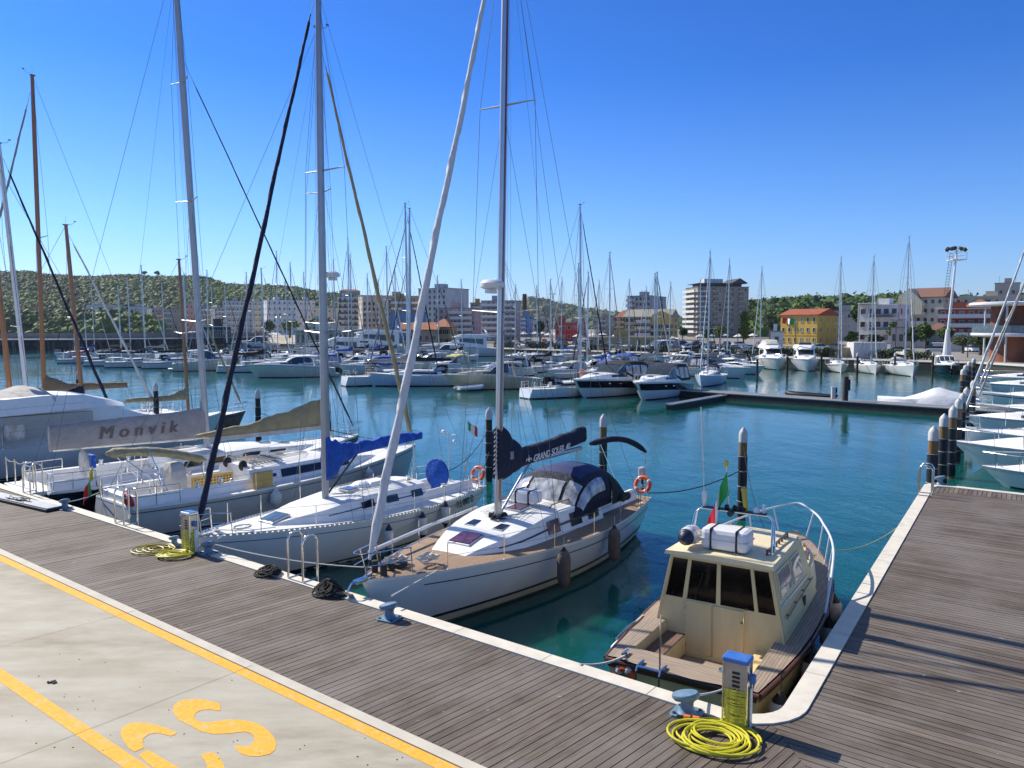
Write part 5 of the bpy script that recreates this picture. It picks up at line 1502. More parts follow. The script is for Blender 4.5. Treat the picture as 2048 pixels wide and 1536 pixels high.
def bollard(p, label, rz=0, k=1.0):
    o = root('bollard', p, rz, label, 'bollard', 'blue grey mushroom bollards')
    b = MB(); b.loft([[(x, y, z) for x, y in ((-.17, -.13), (-.13, -.17), (.13, -.17), (.17, -.13), (.17, .13), (.13, .17), (-.13, .17), (-.17, .13))] for z in (0, .035)]); bb = b.build('base_plate', BLUEG, o, bevel=.006)
    b = MB()
    for x in (-.12, .12):
        for y in (-.11, .11): b.lathe([(.022, .03), (.022, .05)], (x, y, 0), 6)
    b.build('bolts', RUB, bb)
    b = MB(); b.lathe([(.12, .03), (.095, .06), (.075, .12), (.075, .18), (.095, .22)], n=18); b.build('neck', BLUEG, o, smooth=True)
    b = MB()
    M_ = Matrix.Rotation(radians(20), 3, 'Y')
    b.lathe([(.09, -.02), (.14, .01), (.155, .05), (.14, .085), (.08, .10), (.01, .105)], n=20, M=Matrix.Diagonal((1.15, .85, 1)) @ M_, c=(0, 0, .22)); b.build('head', BLUEG, o, smooth=True)
    o.scale = (k, k, k * .84); return o
bollard(on(1374, 1428) + QN * .0, 'blue grey bollard beside the yellow hose coil in front of the cream boat', QA + .1, 1.18)
bollard(on(779, 1238), 'blue grey bollard at the bow of the teak decked sailboat', QA + .2, 1.12)
bollard(on(417, 1108), 'dark blue bollard at the bow of the blue covered sailboat, behind the small pedestal', QA, 1.12)
bollard(on(349, 1091), 'blue grey bollard just left of the smaller pedestal', QA, .9)
bollard(on(130, 1018), 'dark bollard wrapped in rope beside the grey gangplank', QA, 1.12)
bollard(on(1880, 970), 'blue grey bollard on the far corner of the wooden pier', QA, 1.15)

PEDG = mat('pedestal_glass', (.50, .47, .42), .2, var=.3, scale=3, metal=.6)
def pedestal(p, label, rz, hose=True, sc=1.0):
    o = root('service_pedestal', p, rz, label, 'pedestal', 'water and power pedestals'); w, d, h = .32, .22, .93
    b = MB()
    for x in (-w / 2, w / 2):
        for y in (-d / 2, d / 2): b.box((x, y, h / 2), (.02, .02, h))
    b.box((0, 0, .01), (w + .03, d + .03, .02)); b.build('frame', SS, o)
    b = MB(); b.box((0, 0, .70), (w - .015, d - .02, .42)); b.box((0, .03, .25), (w - .02, d - .08, .5)); b.build('body', PEDG, o, bevel=.004)
    b = MB(); b.box((0, 0, h + .02), (w + .04, d + .04, .07)); b.build('cap', BLUECAP if sc == 1 else SS, o, bevel=.02)
    b = MB()
    for i in range(4): b.box((.01, -d / 2 - .006 + .012, .78 - .06 * i), (.10, .014, .03), ry=.0)
    b.build('vents', RUB, o)
    b = MB()
    R = random.Random(1)
    for i in range(20):
        z = .04 + .026 * i; b.tube([(-w / 2 + .02, -d / 2 + .01, z + R.uniform(-.01, .02)), (0, -d / 2 - .012, z - .01 + R.uniform(-.01, .02)), (w / 2 - .02, -d / 2 + .01, z + R.uniform(-.01, .02)), (w / 2 - .01, d / 2, z)], .0155, 6)
    b.build('stored_hose', YELM, o, smooth=True)
    b = MB()
    for i in range(6): b.tube([(-w / 2 + w * i / 5, -d / 2 - .028, 0.02), (-w / 2 + w * i / 5, -d / 2 - .028, .60)], .003, 4)
    b.build('grille', SS, o)
    b = MB(); b.lathe([(.045, 0), (.05, .03), (.03, .05), (.04, .09)], n=12, M=Matrix.Rotation(-pi / 2, 3, 'Y'), c=(-w / 2 - .0, 0, .72)); b.build('tap', SS, o, smooth=True)
    b = MB(); b.box((w / 2 + .04, .02, .70), (.08, .09, .13)); b.build('socket', BLUECAP, o, bevel=.02)
    b = MB(); b.box((w / 2 + .015, .045, .28), (.014, .09, .55)); b.build('side_plate', WPL, o)
    return o
pedestal(on(1473, 1452), 'tall stainless pedestal with blue cap and yellow hose inside, nearest the camera', QA + pi + radians(4))
pedestal(on(381, 1103), 'stainless pedestal with shiny cap beside two yellow hose coils', QA + pi + radians(4), sc=.98)

def hose(px, py, rx, ry_, n, m, label, seed, r=.0145, name='hose_coil', cat='hose', rot=0, group=None, jit=.12, tail=None, off=0):
    c = on(px, py); R = random.Random(seed); b = MB(); o = root(name, c, rot, label, cat, group); pts = []
    tot = n * 26; A = 1; cx = cy = 0
    ph = [R.uniform(0, 6) for _ in range(6)]
    for i in range(tot):
        t = i / 26; a = t * 2 * pi
        k = .66 + .30 * sin(t * 2.3 + ph[0]) * .8 + .07 * sin(t * 5.1 + ph[1])
        ox = jit * sin(t * 1.7 + ph[2]); oy = jit * sin(t * 2.1 + ph[3])
        pts.append((rx * k * cos(a) + ox, ry_ * k * sin(a) + oy, r + .006 + (t / n) * r * 3.2 + .016 * (1 + sin(a * .5 + ph[4] + t * 3))))
    b.tube(pts, r, 8); q = b.build('coil', m, o, smooth=True); return o
h1 = hose(1425, 1482, .60, .46, 11, YELM, 'bright yellow hose coiled on the boardwalk in front of the tall pedestal', 4, r=.016, group='yellow hoses', rot=-.3, jit=.07)
b = MB(); a = Vector((-.30, .40, .07)); 
Mr = Matrix.Rotation(pi / 2, 3, 'Y')
b.lathe([(.02, -.2), (.02, .2)], n=10, M=Mr, c=a); b.build('connector', RUB, h1)
b = MB()
for x in (-.06, .06): b.lathe([(.033, -.045), (.036, 0), (.033, .045)], n=12, M=Mr, c=a + Vector((x, 0, 0)))
b.build('coupling', mat('coupling_orange', (.8, .2, .03), .5), h1, smooth=True)
b = MB(); b.tube([a + Vector((.2, 0, 0)), a + Vector((.36, .04, -.02)), a + Vector((.50, .16, .05)), a + Vector((.50, .20, .30)), a + Vector((.56, .20, .40))], .013, 7); b.build('feed', YELM, h1, smooth=True)
hose(352, 1112, .46, .38, 9, YELM, 'flat bright yellow hose coil right beside the smaller pedestal', 7, group='yellow hoses', jit=.05)
hose(312, 1102, .48, .40, 6, mat('old_yellow_hose', (.45, .37, .03), .45), 'looser duller yellow hose coil, left of the flat one', 9, group='yellow hoses', jit=.12)
def ropeheap(px, py, label, seed, sx=.46, sy=.28, n=12, hz=.16):
    c = on(px, py); R = random.Random(seed); o = root('rope_heap', c, QA, label, 'rope', 'black rope heaps'); b = MB(); pts = []
    cx = cy = 0; ph = [R.uniform(0, 6) for _ in range(4)]
    for i in range(n * 22):
        t = i / 22; a = t * 6.28 * (.9 + .13 * sin(t * 1.3)); lr = .30 + .16 * sin(t * 2.7 + ph[0])
        if i % 22 == 0: tx, ty = R.uniform(-.5, .5) * sx, R.uniform(-.5, .5) * sy
        cx += (tx - cx) * .12; cy += (ty - cy) * .12
        x, y = cx + sx * lr * 1.25 * cos(a), cy + sy * lr * 1.5 * sin(a); d = min(1, sqrt((x / sx) ** 2 + (y / sy) ** 2))
        pts.append((x, y, .022 + (hz * (1 - d ** 1.5)) * (.35 + .65 * i / (n * 22)) + .025 * sin(t * 9 + ph[1]) ** 2 * (1 - d)))
    b.tube(pts, .019, 6); b.build('rope', ROPEB, o, smooth=True); return o
ropeheap(543, 1150, 'heap of black rope left of the stainless ladder', 3, n=15, hz=.2)
ropeheap(659, 1189, 'domed heap of black rope right of the stainless ladder', 5, n=20, hz=.30)
# gangplank on the deck
gp = root('gangplank', on(52, 1010), 0, 'grey folded gangplank lying on the boardwalk at the left edge', 'gangplank')
a = on(110, 1022) - on(52, 1010); b0 = on(-40, 988) - on(52, 1010); dd = (a - b0).normalized(); nn = Vector((-dd.y, dd.x, 0)); 
b = MB(); mid = (a + b0) / 2; Lg = (a - b0).length
b.box(mid + Vector((0, 0, .05)), (Lg, .52, .07), rz=atan2(dd.y, dd.x)); b.build('frame', RUB, gp, bevel=.008)
b = MB(); b.box(mid + Vector((0, 0, .10)), (Lg - .06, .44, .03), rz=atan2(dd.y, dd.x)); b.build('tread', mat('tread_grey', (.40, .44, .48), .6, dirt=.3), gp)
b = MB(); R = random.Random(3); pts = [mid + dd * R.uniform(-.6, 1.0) + nn * R.uniform(-.2, .2) + Vector((0, 0, .125)) for _ in range(26)]; b.tube(pts, .008, 4); b.build('lashing', ROPEB, gp)

# ------------------------------------------------------------------ mooring lines
def mline(a, b_, s, m, label, r=.013, grp='mooring lines'):
    b = MB(); b.tube(sag(a, b_, s, 18), r, 6); o = b.build('mooring_rope', m); tag(o, label, 'rope', grp); return o
def W(rt, p): return world_pt(rt, p)
mline(W(RB, (10.7, 1.0, 1.55)), on(783, 1218) + Vector((0, 0, .25)), .0, ROPEW, 'taut white rope from the teak deck bow down to the round bollard', .018)
mline(W(RB, (11.2, -.3, 1.52)), on(417, 1108) + Vector((0, 0, .28)), .12, ROPEW, 'long pale rope running behind the ladder from bollard to the teak deck bow', .012)
mline(W(RB, (.1, 1.1, 1.3)), Vector((PY[1487].x, PY[1487].y, 1.75)), .25, ROPEB, 'black rope from the stern with the lifebuoy to the post behind the cream boat', .017)
mline(W(RB, (.3, -1.1, 1.35)), Vector((PY[978].x, PY[978].y, 1.5)), .2, ROPEB, 'dark rope from the teak decked stern to the black post at left', .014)
mline(W(RC, (.1, .8, 1.4)), Vector((PY[978].x, PY[978].y, 1.3)), .1, ROPEB, 'dark rope from the lettered stern to the black post', .016)
mline(W(RC, (.1, -.9, 1.4)), Vector((PY[978].x, PY[978].y, 2.3)), .4, ROPEB, 'dark rope rising to the upper part of the black post', .014)
mline(W(RC, (10.0, .5, 1.55)), on(417, 1108) + Vector((0, 0, .25)), .03, ROPEW, 'short white rope from the blue covered sailboat bow to its bollard', .013)
mline(W(RA, (-.02, .95, 1.05)), on(1160, 1334) + Vector((0, 0, .04)), .06, ROPEW, 'white rope from the left stern corner of the cream boat to the coping', .022)
mline(W(RA, (.0, -.95, 1.05)), on(1380, 1425) + Vector((0, 0, .25)), .05, ROPEW, 'white rope from the cream boat stern to the bollard by the hose', .016)
mline(W(RA, (7.6, .1, 1.5)), P(1806, 1046, DZ + .03), .55, ROPEY, 'thin yellow rope drooping from the cream boat bow to the pier', .011)
mline(W(RA, (7.4, .5, 1.55)), Vector((PY[1487].x, PY[1487].y, 2.6)), .4, ROPEB, 'thin dark rope from the post down to the cream boat bow', .01)
mline(W(RD, (12.3, 0, 1.6)), Vector((PY[655].x, PY[655].y, 1.8)), .1, ROPEB, 'dark rope from the olive bimini boat bow to the post', .014)
mline(W(RE, (13.3, 0, 1.6)), Vector((PY[515].x, PY[515].y, 1.9)), .15, ROPEB, 'dark rope from the black hull bow to the post by the tan cover', .014)
mline(W(RD, (.1, 1.3, 1.2)), on(130, 1018) + Vector((0, 0, .2)), .05, ROPEW, 'white rope from the stern with the red and yellow flag to the dark bollard', .016)
ORD3 = 'first second third fourth fifth sixth seventh eighth ninth tenth eleventh twelfth thirteenth fourteenth fifteenth sixteenth seventeenth eighteenth nineteenth twentieth twenty-first twenty-second twenty-third twenty-fourth twenty-fifth'.split()
# ------------------------------------------------------------------ generic boats for the farther berths
def plain_sail(loc, hdg, L, label, name='sailboat', hull=GEL, deck=GELG, mast=ALU, mast_h=None, furl=WSAIL, cover=NAVY, stripe=BLSTR, hood=None, boot=BSTR, group=None, near=False, seed=1, spreads=2, tr=.74, wood=False, ring=False, bimini=None, mx=None, boomz=None, two=False, furl_on=True, radar_=False, rake=.2, wire=.016, gear=True, coverpts=None, hf=1.0):
    B = L * .31; r = boat_root(name, hdg, stern=loc, L=L, label=label, group=group)
    H = Hull(L, B, .095 * L * hf, .13 * L * hf, tr=tr, rake=.07 * L, srake=-.03 * L, mid=.42, full=1.9, e0=.2)
    H.build(hull, r)
    H.band(-.4, .1, boot, r, 'boot_stripe', t1=.96, off=.01)
    if stripe: H.band(-.24, -.17, stripe, r, 'side_stripe', rel=True, t1=.96, off=.012)
    H.deck(deck, r, holes=[(.05 * L, .30 * L, .19 * B, .045 * L + .1)])
    T = cabin_tier(H, .30 * L, .80 * L, .30 * B, .045 * L, slope=.26 * L, crown=.08, ins=.15); T.build('cabin', GELG, r)
    for sd in (1, -1): T.patch(.34 * L, .62 * L, sd * .84, sd * .64, TINT, r, off=.016, nx=10)
    tz = lambda x: T.f(x, 0).z
    hatch(r, .70 * L, 0, tz(.7 * L), .5, .5, GLASSB, tilt=.12)
    mx = mx or .60 * L; mh = mast_h or L * 1.42; wz = wire
    sprd = ((.36, .09 * L), (.68, .07 * L)) if spreads == 2 else ((.52, .085 * L),)
    mp, m_ = rig(H, r, mx, tz(mx), mh, mast, sec=(.009 * L + .02, .007 * L + .015), spreads=sprd, rake=rake, wire=wz, furl=furl if furl_on else None, furl_r=.0085 * L, fs_top=.95, sw=.035, seed=seed, extra=False)
    bz = boomz or tz(mx) + .085 * L
    b = MB(); b.tube([(mx - .1, 0, bz), (.20 * L, 0, bz + .05)], .06, 8); b.build('boom', mast, r, smooth=True)
    if cover:
        h = .035 * L
        pts = coverpts or [(mx + .05, bz - .05, bz + h * 2.6), (mx - .05 * L, bz - .05, bz + h * 1.8), (mx - .12 * L, bz - .05, bz + h), (.205 * L, bz, bz + h * .8)]
        sail_cover(r, pts, cover, hw=.13, wr=.03, seed=seed)
    if hood: dodger(r, .24 * L, .40 * L, .28 * B, H.fs + .25, H.fs + .25 + .085 * L, hood, CLEARP)
    if bimini:
        q = MB(); rows = [[(x, y * B * .3, H.fs + 1.95 - .25 * abs(y) ** 2.2 - .1 * abs(x / L - .13) * 8) for y in (-1, -.7, -.3, 0, .3, .7, 1)] for x in (.04 * L, .1 * L, .17 * L, .23 * L)]
        q.grid(rows); q.build('bimini', bimini, r, smooth=True)
        for sd in (1, -1):
            q = MB(); q.tube([(.13 * L, sd * B * .3, H.fs), (.06 * L, sd * B * .3, H.fs + 1.7)], .02, 5); q.tube([(.13 * L, sd * B * .3, H.fs), (.2 * L, sd * B * .3, H.fs + 1.7)], .02, 5); q.build('bimini_frame', SS, r)
    stanchions(H, r, [L * k for k in (.25, .42, .6, .76)], .6, wires=True, r=.02)
    pulpit(H, r, L - 1.1, .6, r=.022); pushpit(H, r, 1.0, .6, r=.022)
    if gear:
        q = MB(); q.torus((.10 * L, 0, H.fs + .55), .42, .025, M=Matrix.Rotation(pi / 2, 3, 'Y'), n=16, m=5); q.tube([(.10 * L, 0, H.fs - .4), (.10 * L, 0, H.fs + .6)], .06, 6); q.build('wheel', SS, r)
    if ring: q = MB(); q.torus((.05, -B * .22, H.fs + .5), .26, .07, M=Matrix.Rotation(1.3, 3, 'Y'), n=16, m=6); q.build('lifebuoy', ORNG, r, smooth=True)
    if radar_: radar(r, mp(mh * .5) + Vector((.35, 0, 0)), .28)
    return r

def cruiser(loc, hdg, L, label, name='motor_boat', cat='motor boat', hull=GEL, band=None, canopy=None, fly=False, boot=BSTR, group=None, arch=True, glass=GLASS, top=GELG, mirror=1, ring=False, rail=True, cover=None, hf=1.0, height=1.0, green=None, pod=True):
    B = L * .34; r = boat_root(name, hdg, stern=loc, L=L, label=label, cat=cat, group=group)
    H = Hull(L, B, .10 * L * hf, .155 * L * hf, tr=.86, rake=.17 * L, mid=.38, full=2.4, e0=.18, flare=.62, sg=-.02 * L, bot=-.5)
    H.build(hull, r); H.band(-.5, .08, boot, r, 'boot_stripe', t1=.93, off=.012)
    if band: H.band(-.60 * H.fs - .1, -.14, band, r, 'hull_band', rel=True, off=.014, t1=.985)
    if band:
        for sd in (1, -1):
            for k in (.55, .68): 
                p = H.pt(k, H.vz(k, H.sz(k) - .4), sd); q = MB(); q.ball(p + Vector((0, sd * .0, 0)), (.24, .04, .10), 10, 6); q.build('porthole', SS, r, smooth=True)
    H.band(-.10, .04, GREYH if not band else GELG, r, 'rub_rail', rel=True, off=.03)
    fz = H.fs
    H.deck(GELG, r, holes=[(.03 * L, .36 * L, .30 * B, .05 * L)])
    st = []
    x0, x1 = .36 * L, .93 * L
    for i in range(13):
        x = x0 + (x1 - x0) * i / 12; f = i / 12; t = x / L
        st.append((x, max(H.hb(t) - .16 * L * .18 - .25 * f, .12), H.sz(t) - .04, H.sz(t) + .055 * L * height * (1 - f ** 1.8) + .03, .25 * (1 - f * .6), .07 * (1 - f)))
    T = Tier(st); T.build('foredeck', top, r)
    hatch(r, .70 * L, 0, T.f(.7 * L, 0).z, .55, .55, TINT, tilt=.1)
    for sd in (1, -1): T.patch(.42 * L, .62 * L, sd * .80, sd * .62, glass, r, 'side_port', off=.014)
    sh = H.sz(.4) + .05 * L * height
    # windscreen and hardtop / canopy
    zt = sh + .085 * L * height
    W_ = .38 * B
    ws = [(.36 * L, W_, sh - .15, zt, .16, .03), (.44 * L, W_, sh - .1, zt - .02, .18, .03), (.50 * L, W_ * .95, sh - .08, sh + .05 * L * height, .14, .04), (.56 * L, W_ * .85, sh - .06, sh + .02, .05, .04)]
    if not fly:
        S = Tier(ws)
        S.build('windscreen', glass, r)
        b = MB()
        for w_ in (-.5, -.17, .17, .5): b.tube([S.f(.37 * L, w_), S.f(.44 * L, w_), S.f(.50 * L, w_), S.f(.56 * L, w_)], .03, 5)
        b.build('screen_frame', SS if canopy else GELG, r)
        if canopy:
            C = Tier([(.06 * L, W_ * 1.02, fz + .35, zt - .25, .35, .04), (.14 * L, W_ * 1.04, fz + .35, zt + .08, .3, .06), (.30 * L, W_ * 1.05, fz + .35, zt + .16, .28, .08), (.43 * L, W_ * 1.0, sh, zt + .06, .22, .05), (.455 * L, W_ * .97, sh, zt - .1, .2, .03)])
            C.build('canopy', canopy, r)
            for sd in (1, -1):
                for a, b_ in ((.10, .20), (.22, .33), (.345, .43)): C.patch(a * L, b_ * L, sd * .92, sd * .60, CLEARP, r, 'canopy_window', off=.02)
        else:
            C = Tier([(.20 * L, W_, zt - .1, zt + .02, .1, .05), (.32 * L, W_ * 1.02, zt - .06, zt + .10, .15, .06), (.44 * L, W_ * .96, zt - .05, zt + .03, .15, .05)])
            C.build('hardtop', top, r)
            for sd in (1, -1):
                b = MB(); b.tube([(.20 * L, sd * W_, fz), (.24 * L, sd * W_ * .98, zt - .05)], [.14, .08], 6); b.build('top_support', top, r)
    else:
        S = Tier([(.16 * L, W_, fz, zt + .1, .12, .03), (.42 * L, W_, sh - .3, zt + .1, .15, .03), (.50 * L, W_ * .95, sh - .2, zt - .05, .2, .04), (.60 * L, W_ * .8, sh - .1, sh + .05, .1, .05)])
        S.build('saloon', top, r)
        for sd in (1, -1):
            S.patch(.20 * L, .47 * L, sd * .82, sd * .58, glass, r, off=.016, nx=12)
        S.patch(.505 * L, .585 * L, -.46, .46, glass, r, 'windscreen', off=.02)
        z2 = zt + .1
        Fb = Tier([(.06 * L, W_ * 1.02, z2 - .03, z2 + .12, .05, .0), (.18 * L, W_ * 1.05, z2 - .02, z2 + .50, .12, .0), (.36 * L, W_ * 1.03, z2, z2 + .62, .15, .02), (.46 * L, W_ * .9, z2, z2 + .55, .3, .03), (.55 * L, W_ * .6, z2 - .1, z2 + .02, .3, .02)])
        Fb.build('flybridge', top, r)
        b = MB(); b.add([(.44 * L, -W_ * .6, z2 + .55), (.44 * L, W_ * .6, z2 + .55), (.40 * L, W_ * .55, z2 + .95), (.40 * L, -W_ * .55, z2 + .95)], [(0, 1, 2, 3)]); b.build('fly_screen', glass, r)
        if cover: 
            q = Tier([(.14 * L, W_ * .95, z2 + .3, z2 + .9, .3, .08), (.28 * L, W_ * .97, z2 + .35, z2 + 1.25, .4, .1), (.42 * L, W_ * .85, z2 + .4, z2 + .95, .4, .08), (.47 * L, W_ * .8, z2 + .4, z2 + .6, .3, .05)]); q.build('flybridge_cover', cover, r)
        for sd in (1, -1):
            b = MB(); b.tube([(.06 * L, sd * W_, z2), (.06 * L, sd * W_, z2 + .8), (.2 * L, sd * W_, z2 + .95)], .025, 5); b.build('fly_rail', SS, r)
    if arch:
        zz = zt + (1.6 if fly else .45) * height
        b = MB(); b.tube([(.12 * L, -W_, fz + (2.2 if fly else .2)), (.16 * L, -W_ * .95, zz), (.17 * L, 0, zz + .12), (.16 * L, W_ * .95, zz), (.12 * L, W_, fz + (2.2 if fly else .2))], .10, 7); ao = b.build('radar_arch', top, r, smooth=True)
        b = MB(); b.lathe([(.18, 0), (.24, .1), (.2, .2), (.02, .25)], (.17 * L, .3, zz + .12), 12); b.ball((.17 * L, -.5, zz + .3), .22, 10, 7); b.tube([(.17 * L, .7, zz), (.17 * L - .3, .7, zz + 1.6)], .014, 4); b.build('antenna_domes', WPL, ao, smooth=True)
    if rail:
        b = MB(); pts = []
        for sd in (1, -1):
            s = [Vector((x, sd * (max(H.hb(x / L), .1) - .05), H.sz(x / L) + .62)) for x in [L * (.5 + .495 * k / 9) for k in range(10)]]
            pts.append(s)
            for i in (0, 2, 4, 6, 8): b.tube([s[i], s[i] - Vector((.05, 0, .62))], .016, 5)
        b.tube(pts[0] + pts[1][::-1], .024, 6); b.build('bow_rail', SS, r)
    if ring: q = MB(); q.torus((.72 * L, -B * .34, H.sz(.72) + .45), .28, .075, M=Matrix.Rotation(pi / 2, 3, 'X'), n=18, m=7); q.build('lifebuoy', ORNG, r, smooth=True)
    b = MB(); b.box((-.25, 0, .35), (.7, B * .7, .1)); b.build('swim_platform', GELG, r, bevel=.03)
    return r

def W0(px, py): return P(px, py, 0)
def from_bow(px, py, hdg, L): b = W0(px, py); return b - hd(hdg) * L
# --- boats behind the yacht whose masts show on the left
GS = 'sailboats hidden behind the cream canvas yacht, only their masts showing'
def hidden(mpx, mpy, d, hdg, L, top_y, label, mast, **k):
    m = PD(mpx, mpy, d); m.z = 0; mh = PD(mpx, top_y, d).z; mx = .6 * L
    return plain_sail(m - hd(hdg) * mx, hdg, L, label, mast=mast, mast_h=mh, group=GS, **k)
hidden(58, 780, 41, 46, 11, 292, 'sailboat whose white mast is the second from the left edge', MASTW, furl=NAVY, cover=NAVY, rake=.85, wire=.01, stripe=None, seed=31, hf=.8)
hidden(88, 780, 48, 222, 12.5, 150, 'sailboat with the tallest varnished wooden mast', WOODM, furl=GREYC, cover=BRNC, rake=.1, wire=.01, stripe=None, hull=BRNC, seed=32, spreads=1, hf=.8)
hidden(166, 780, 46, 48, 11, 452, 'sailboat with a shorter wooden mast, third wooden one from the left edge', WOODM, furl=WSAIL, cover=NAVY, rake=.55, wire=.01, hull=BRNC, seed=33, spreads=1, hf=.8)
hidden(24, 760, 38.5, 225, 11, 288, 'sailboat with a reddish wooden mast and radar at the left edge', WOODM, furl=GREYC, cover=NAVY, rake=-.7, wire=.01, seed=34, radar_=True, spreads=1, hf=.8)
hidden(376, 800, 50, 48, 9.5, 520, 'sailboat with a brown wooden mast and tan sails, right of the yacht', WOODM, furl=OLIVC, cover=OLIVC, rake=.3, wire=.01, hull=BRNC, seed=35, spreads=1, hf=.8)

# --- middle pontoon, running left to right in front of the town
PT0 = P(2018, 826, .55); PD_ = QD
ptd = (P(1500, 791, .55) - PT0); ptd.z = 0; ptd.normalize(); ptn = Vector((-ptd.y, ptd.x, 0))
if ptn.y > 0: ptn = -ptn
PONT = mat('pontoon_boards', (.22, .19, .165), .8, var=.2, scale=6); PSIDE = mat('pontoon_side', (.035, .033, .03), .8, var=.3)
def pont(a, b, w, label, top=.55):
    d = (b - a).normalized(); n_ = Vector((-d.y, d.x, 0)); o = root('pontoon', (a.x, a.y, 0), 0, label, 'pontoon')
    a0 = Vector((0, 0, 0)); l = (b - a).length
    q = MB(); q.box((a0 + d * l / 2 + Vector((0, 0, top / 2 - .1))), (l, w, top + .12), rz=atan2(d.y, d.x)); q.build('float', PSIDE, o)
    q = MB(); q.box((a0 + d * l / 2 + Vector((0, 0, top))), (l + .02, w + .08, .08), rz=atan2(d.y, d.x)); q.build('boards', PONT, o)
    q = MB(); 
    for sd in (1, -1): q.box((a0 + d * l / 2 + n_ * sd * (w / 2) + Vector((0, 0, top + .06))), (l, .12, .06), rz=atan2(d.y, d.x))
    q.build('edge_rail', GREYH, o)
    return o
pa = PT0 + ptn * -.9; pont(pa, pa + ptd * 150, 1.9, 'long floating pontoon crossing the harbour from the right behind the far boats')
f0 = P(1448, 789, .5); f1 = P(1338, 808, .5); pont(f1, f0, .5, 'narrow finger pontoon beside the navy canopied motor boat', top=.42)
o = root('pontoon_pile', PD(1690, 800, F_PX * 6.05 / (803 - HZ)) * 1, 0, 'thick dark steel pile standing through the pontoon', 'pile'); o.location.z = 0
q = MB(); q.lathe([(.24, -1), (.24, 2.55), (.2, 2.6)], n=14); q.build('pile', PDARK, o, smooth=True); q = MB(); q.box((.3, 0, 1.9), (.14, .2, .9)); q.build('bracket', PSIDE, o)
# tarped boat and dinghy on the pontoon's far side
tb = root('covered_boat', P(1855, 806, .35), radians(148), 'small boat wrapped in a bright white tarpaulin behind the pontoon', 'boat')
q = MB(); rows = []; R = random.Random(6)
for i in range(19):
    f = i / 18; x = -3.8 + 7.6 * f; w_ = 1.2 * min(1, (1 - min(1, abs(2 * f - 1)) ** 3.5) + .06); pk = .18 + .95 * max(0, 1 - abs(f - .40) / (.30 if f > .4 else .42))
    rows.append([(x, w_ * u, -.1 + (.35 + pk * max(0, 1 - abs(u)) ** .9) + R.uniform(-.03, .03)) for u in (-1, -.8, -.5, -.2, 0, .2, .5, .8, 1)])
q.grid([[(p[0], p[1] * 1.02, -.35) if j in (0, 8) else p for j, p in enumerate(r_)] for r_ in rows]); q.build('tarpaulin', mat('white_tarp', (.72, .72, .73), .6, var=.06, bump=.03, bscale=3), tb, smooth=True)
Ht = Hull(7.4, 2.3, .3, .5, bot=-.4, tr=.8); q = Ht.build(GEL, tb); q.location = (-3.7, 0, -.3)
def dinghy(loc, rz, label, m=RUB, k=1.0, motor=True, group=None):
    o = root('inflatable_dinghy', loc, rz, label, 'dinghy', group)
    q = MB(); q.tube([(-1.7 * k, .65, .3), (.6, .65, .32), (1.3 * k, .45, .38), (1.65 * k, 0, .45), (1.3 * k, -.45, .38), (.6, -.65, .32), (-1.7 * k, -.65, .3)], [.1, .21, .21, .2, .21, .21, .1], 10); q.build('tube', m, o, smooth=True)
    q = MB(); q.box((-.1, 0, .16), (2.8 * k, 1.0, .08)); q.box((-1.35 * k, 0, .32), (.08, 1.0, .36)); q.build('floor', GREYH, o)
    if motor: 
        q = MB(); q.box((-1.55 * k, 0, .85), (.42, .3, .42)); q.tube([(-1.6 * k, 0, .75), (-1.65 * k, 0, -.1)], .08, 7); q.build('outboard', RUB, o, bevel=.05)
    return o
dinghy(P(1622, 797, .1), radians(150), 'black inflatable dinghy with outboard motor tied behind the pontoon', k=1.3)
q = root('power_post', P(1666, 798, .55), 0, 'small grey service post on the pontoon beside the black dinghy', 'post'); b = MB(); b.box((0, 0, .5), (.3, .25, .95)); b.box((0, 0, 1.0), (.34, .3, .08)); b.build('body', GREYH, q, bevel=.02)

# --- near side of the pontoon, right to left
cruiser(from_bow(1272, 803, 212, 11), 212, 11, 'motor boat with dark navy hull band and navy canopy, beside the finger pontoon', band=NAVYH, canopy=NAVY, arch=False)
cruiser(from_bow(1146, 798, 222, 11.6), 222, 11.6, 'motor boat with black hull band and orange lifebuoy on its foredeck rail', band=NAVYH, canopy=BLKC, ring=True, arch=False)
plain_sail(P(1052, 797, 0), 60, 9.8, 'white sailboat with rounded open stern and black hood, left of the lifebuoy motor boat', hood=NAVY, cover=None, stripe=None, seed=41, mast_h=PD(1132, 390, 70).z, furl=NAVY, mx=6.2)
cruiser(P(1075, 775, 0) , 252, 10.5, 'beige motor boat with dark side windows, behind the sailboat with the open stern', hull=mat('beige_gel', (.55, .47, .30), .35, coat=.3), top=mat('beige_gel', (.55, .47, .30), .35), canopy=None, arch=False)
plain_sail(P(945, 770, 0) , 262, 12, 'white sailboat lying broadside with navy waterline and black mast cover', hull=mat('blue_white_gel', (.62, .67, .74), .25, coat=.4), cover=BLKC, hood=BLKC, stripe=None, boot=NAVYH, seed=42, mast_h=PD(855, 410, 86).z, furl=GREYC, ring=True)
plain_sail(P(690, 772, 0), 62, 11.5, 'white sailboat with brown hood and rounded stern showing an open step', cover=GREYC, hood=BRNC, stripe=None, seed=43, mast_h=PD(801, 388, 85).z, furl=BLKC, mx=7.6)
cruiser(P(668, 752, 0), 250, 11.5, 'low cream motor boat with a long dark window band', hull=mat('cream_gel', (.66, .66, .54), .3, coat=.3), band=None, canopy=None, arch=False, height=.8)
dinghy(P(565, 752, .05), radians(200), 'dark inflatable boat between the blue striped sailboat and the cream motor boat', k=1.2)
dinghy(P(940, 781, .05), radians(30), 'small white tender with a wooden seat at the stern of the broadside sailboat', m=WPL, k=.9, motor=False)
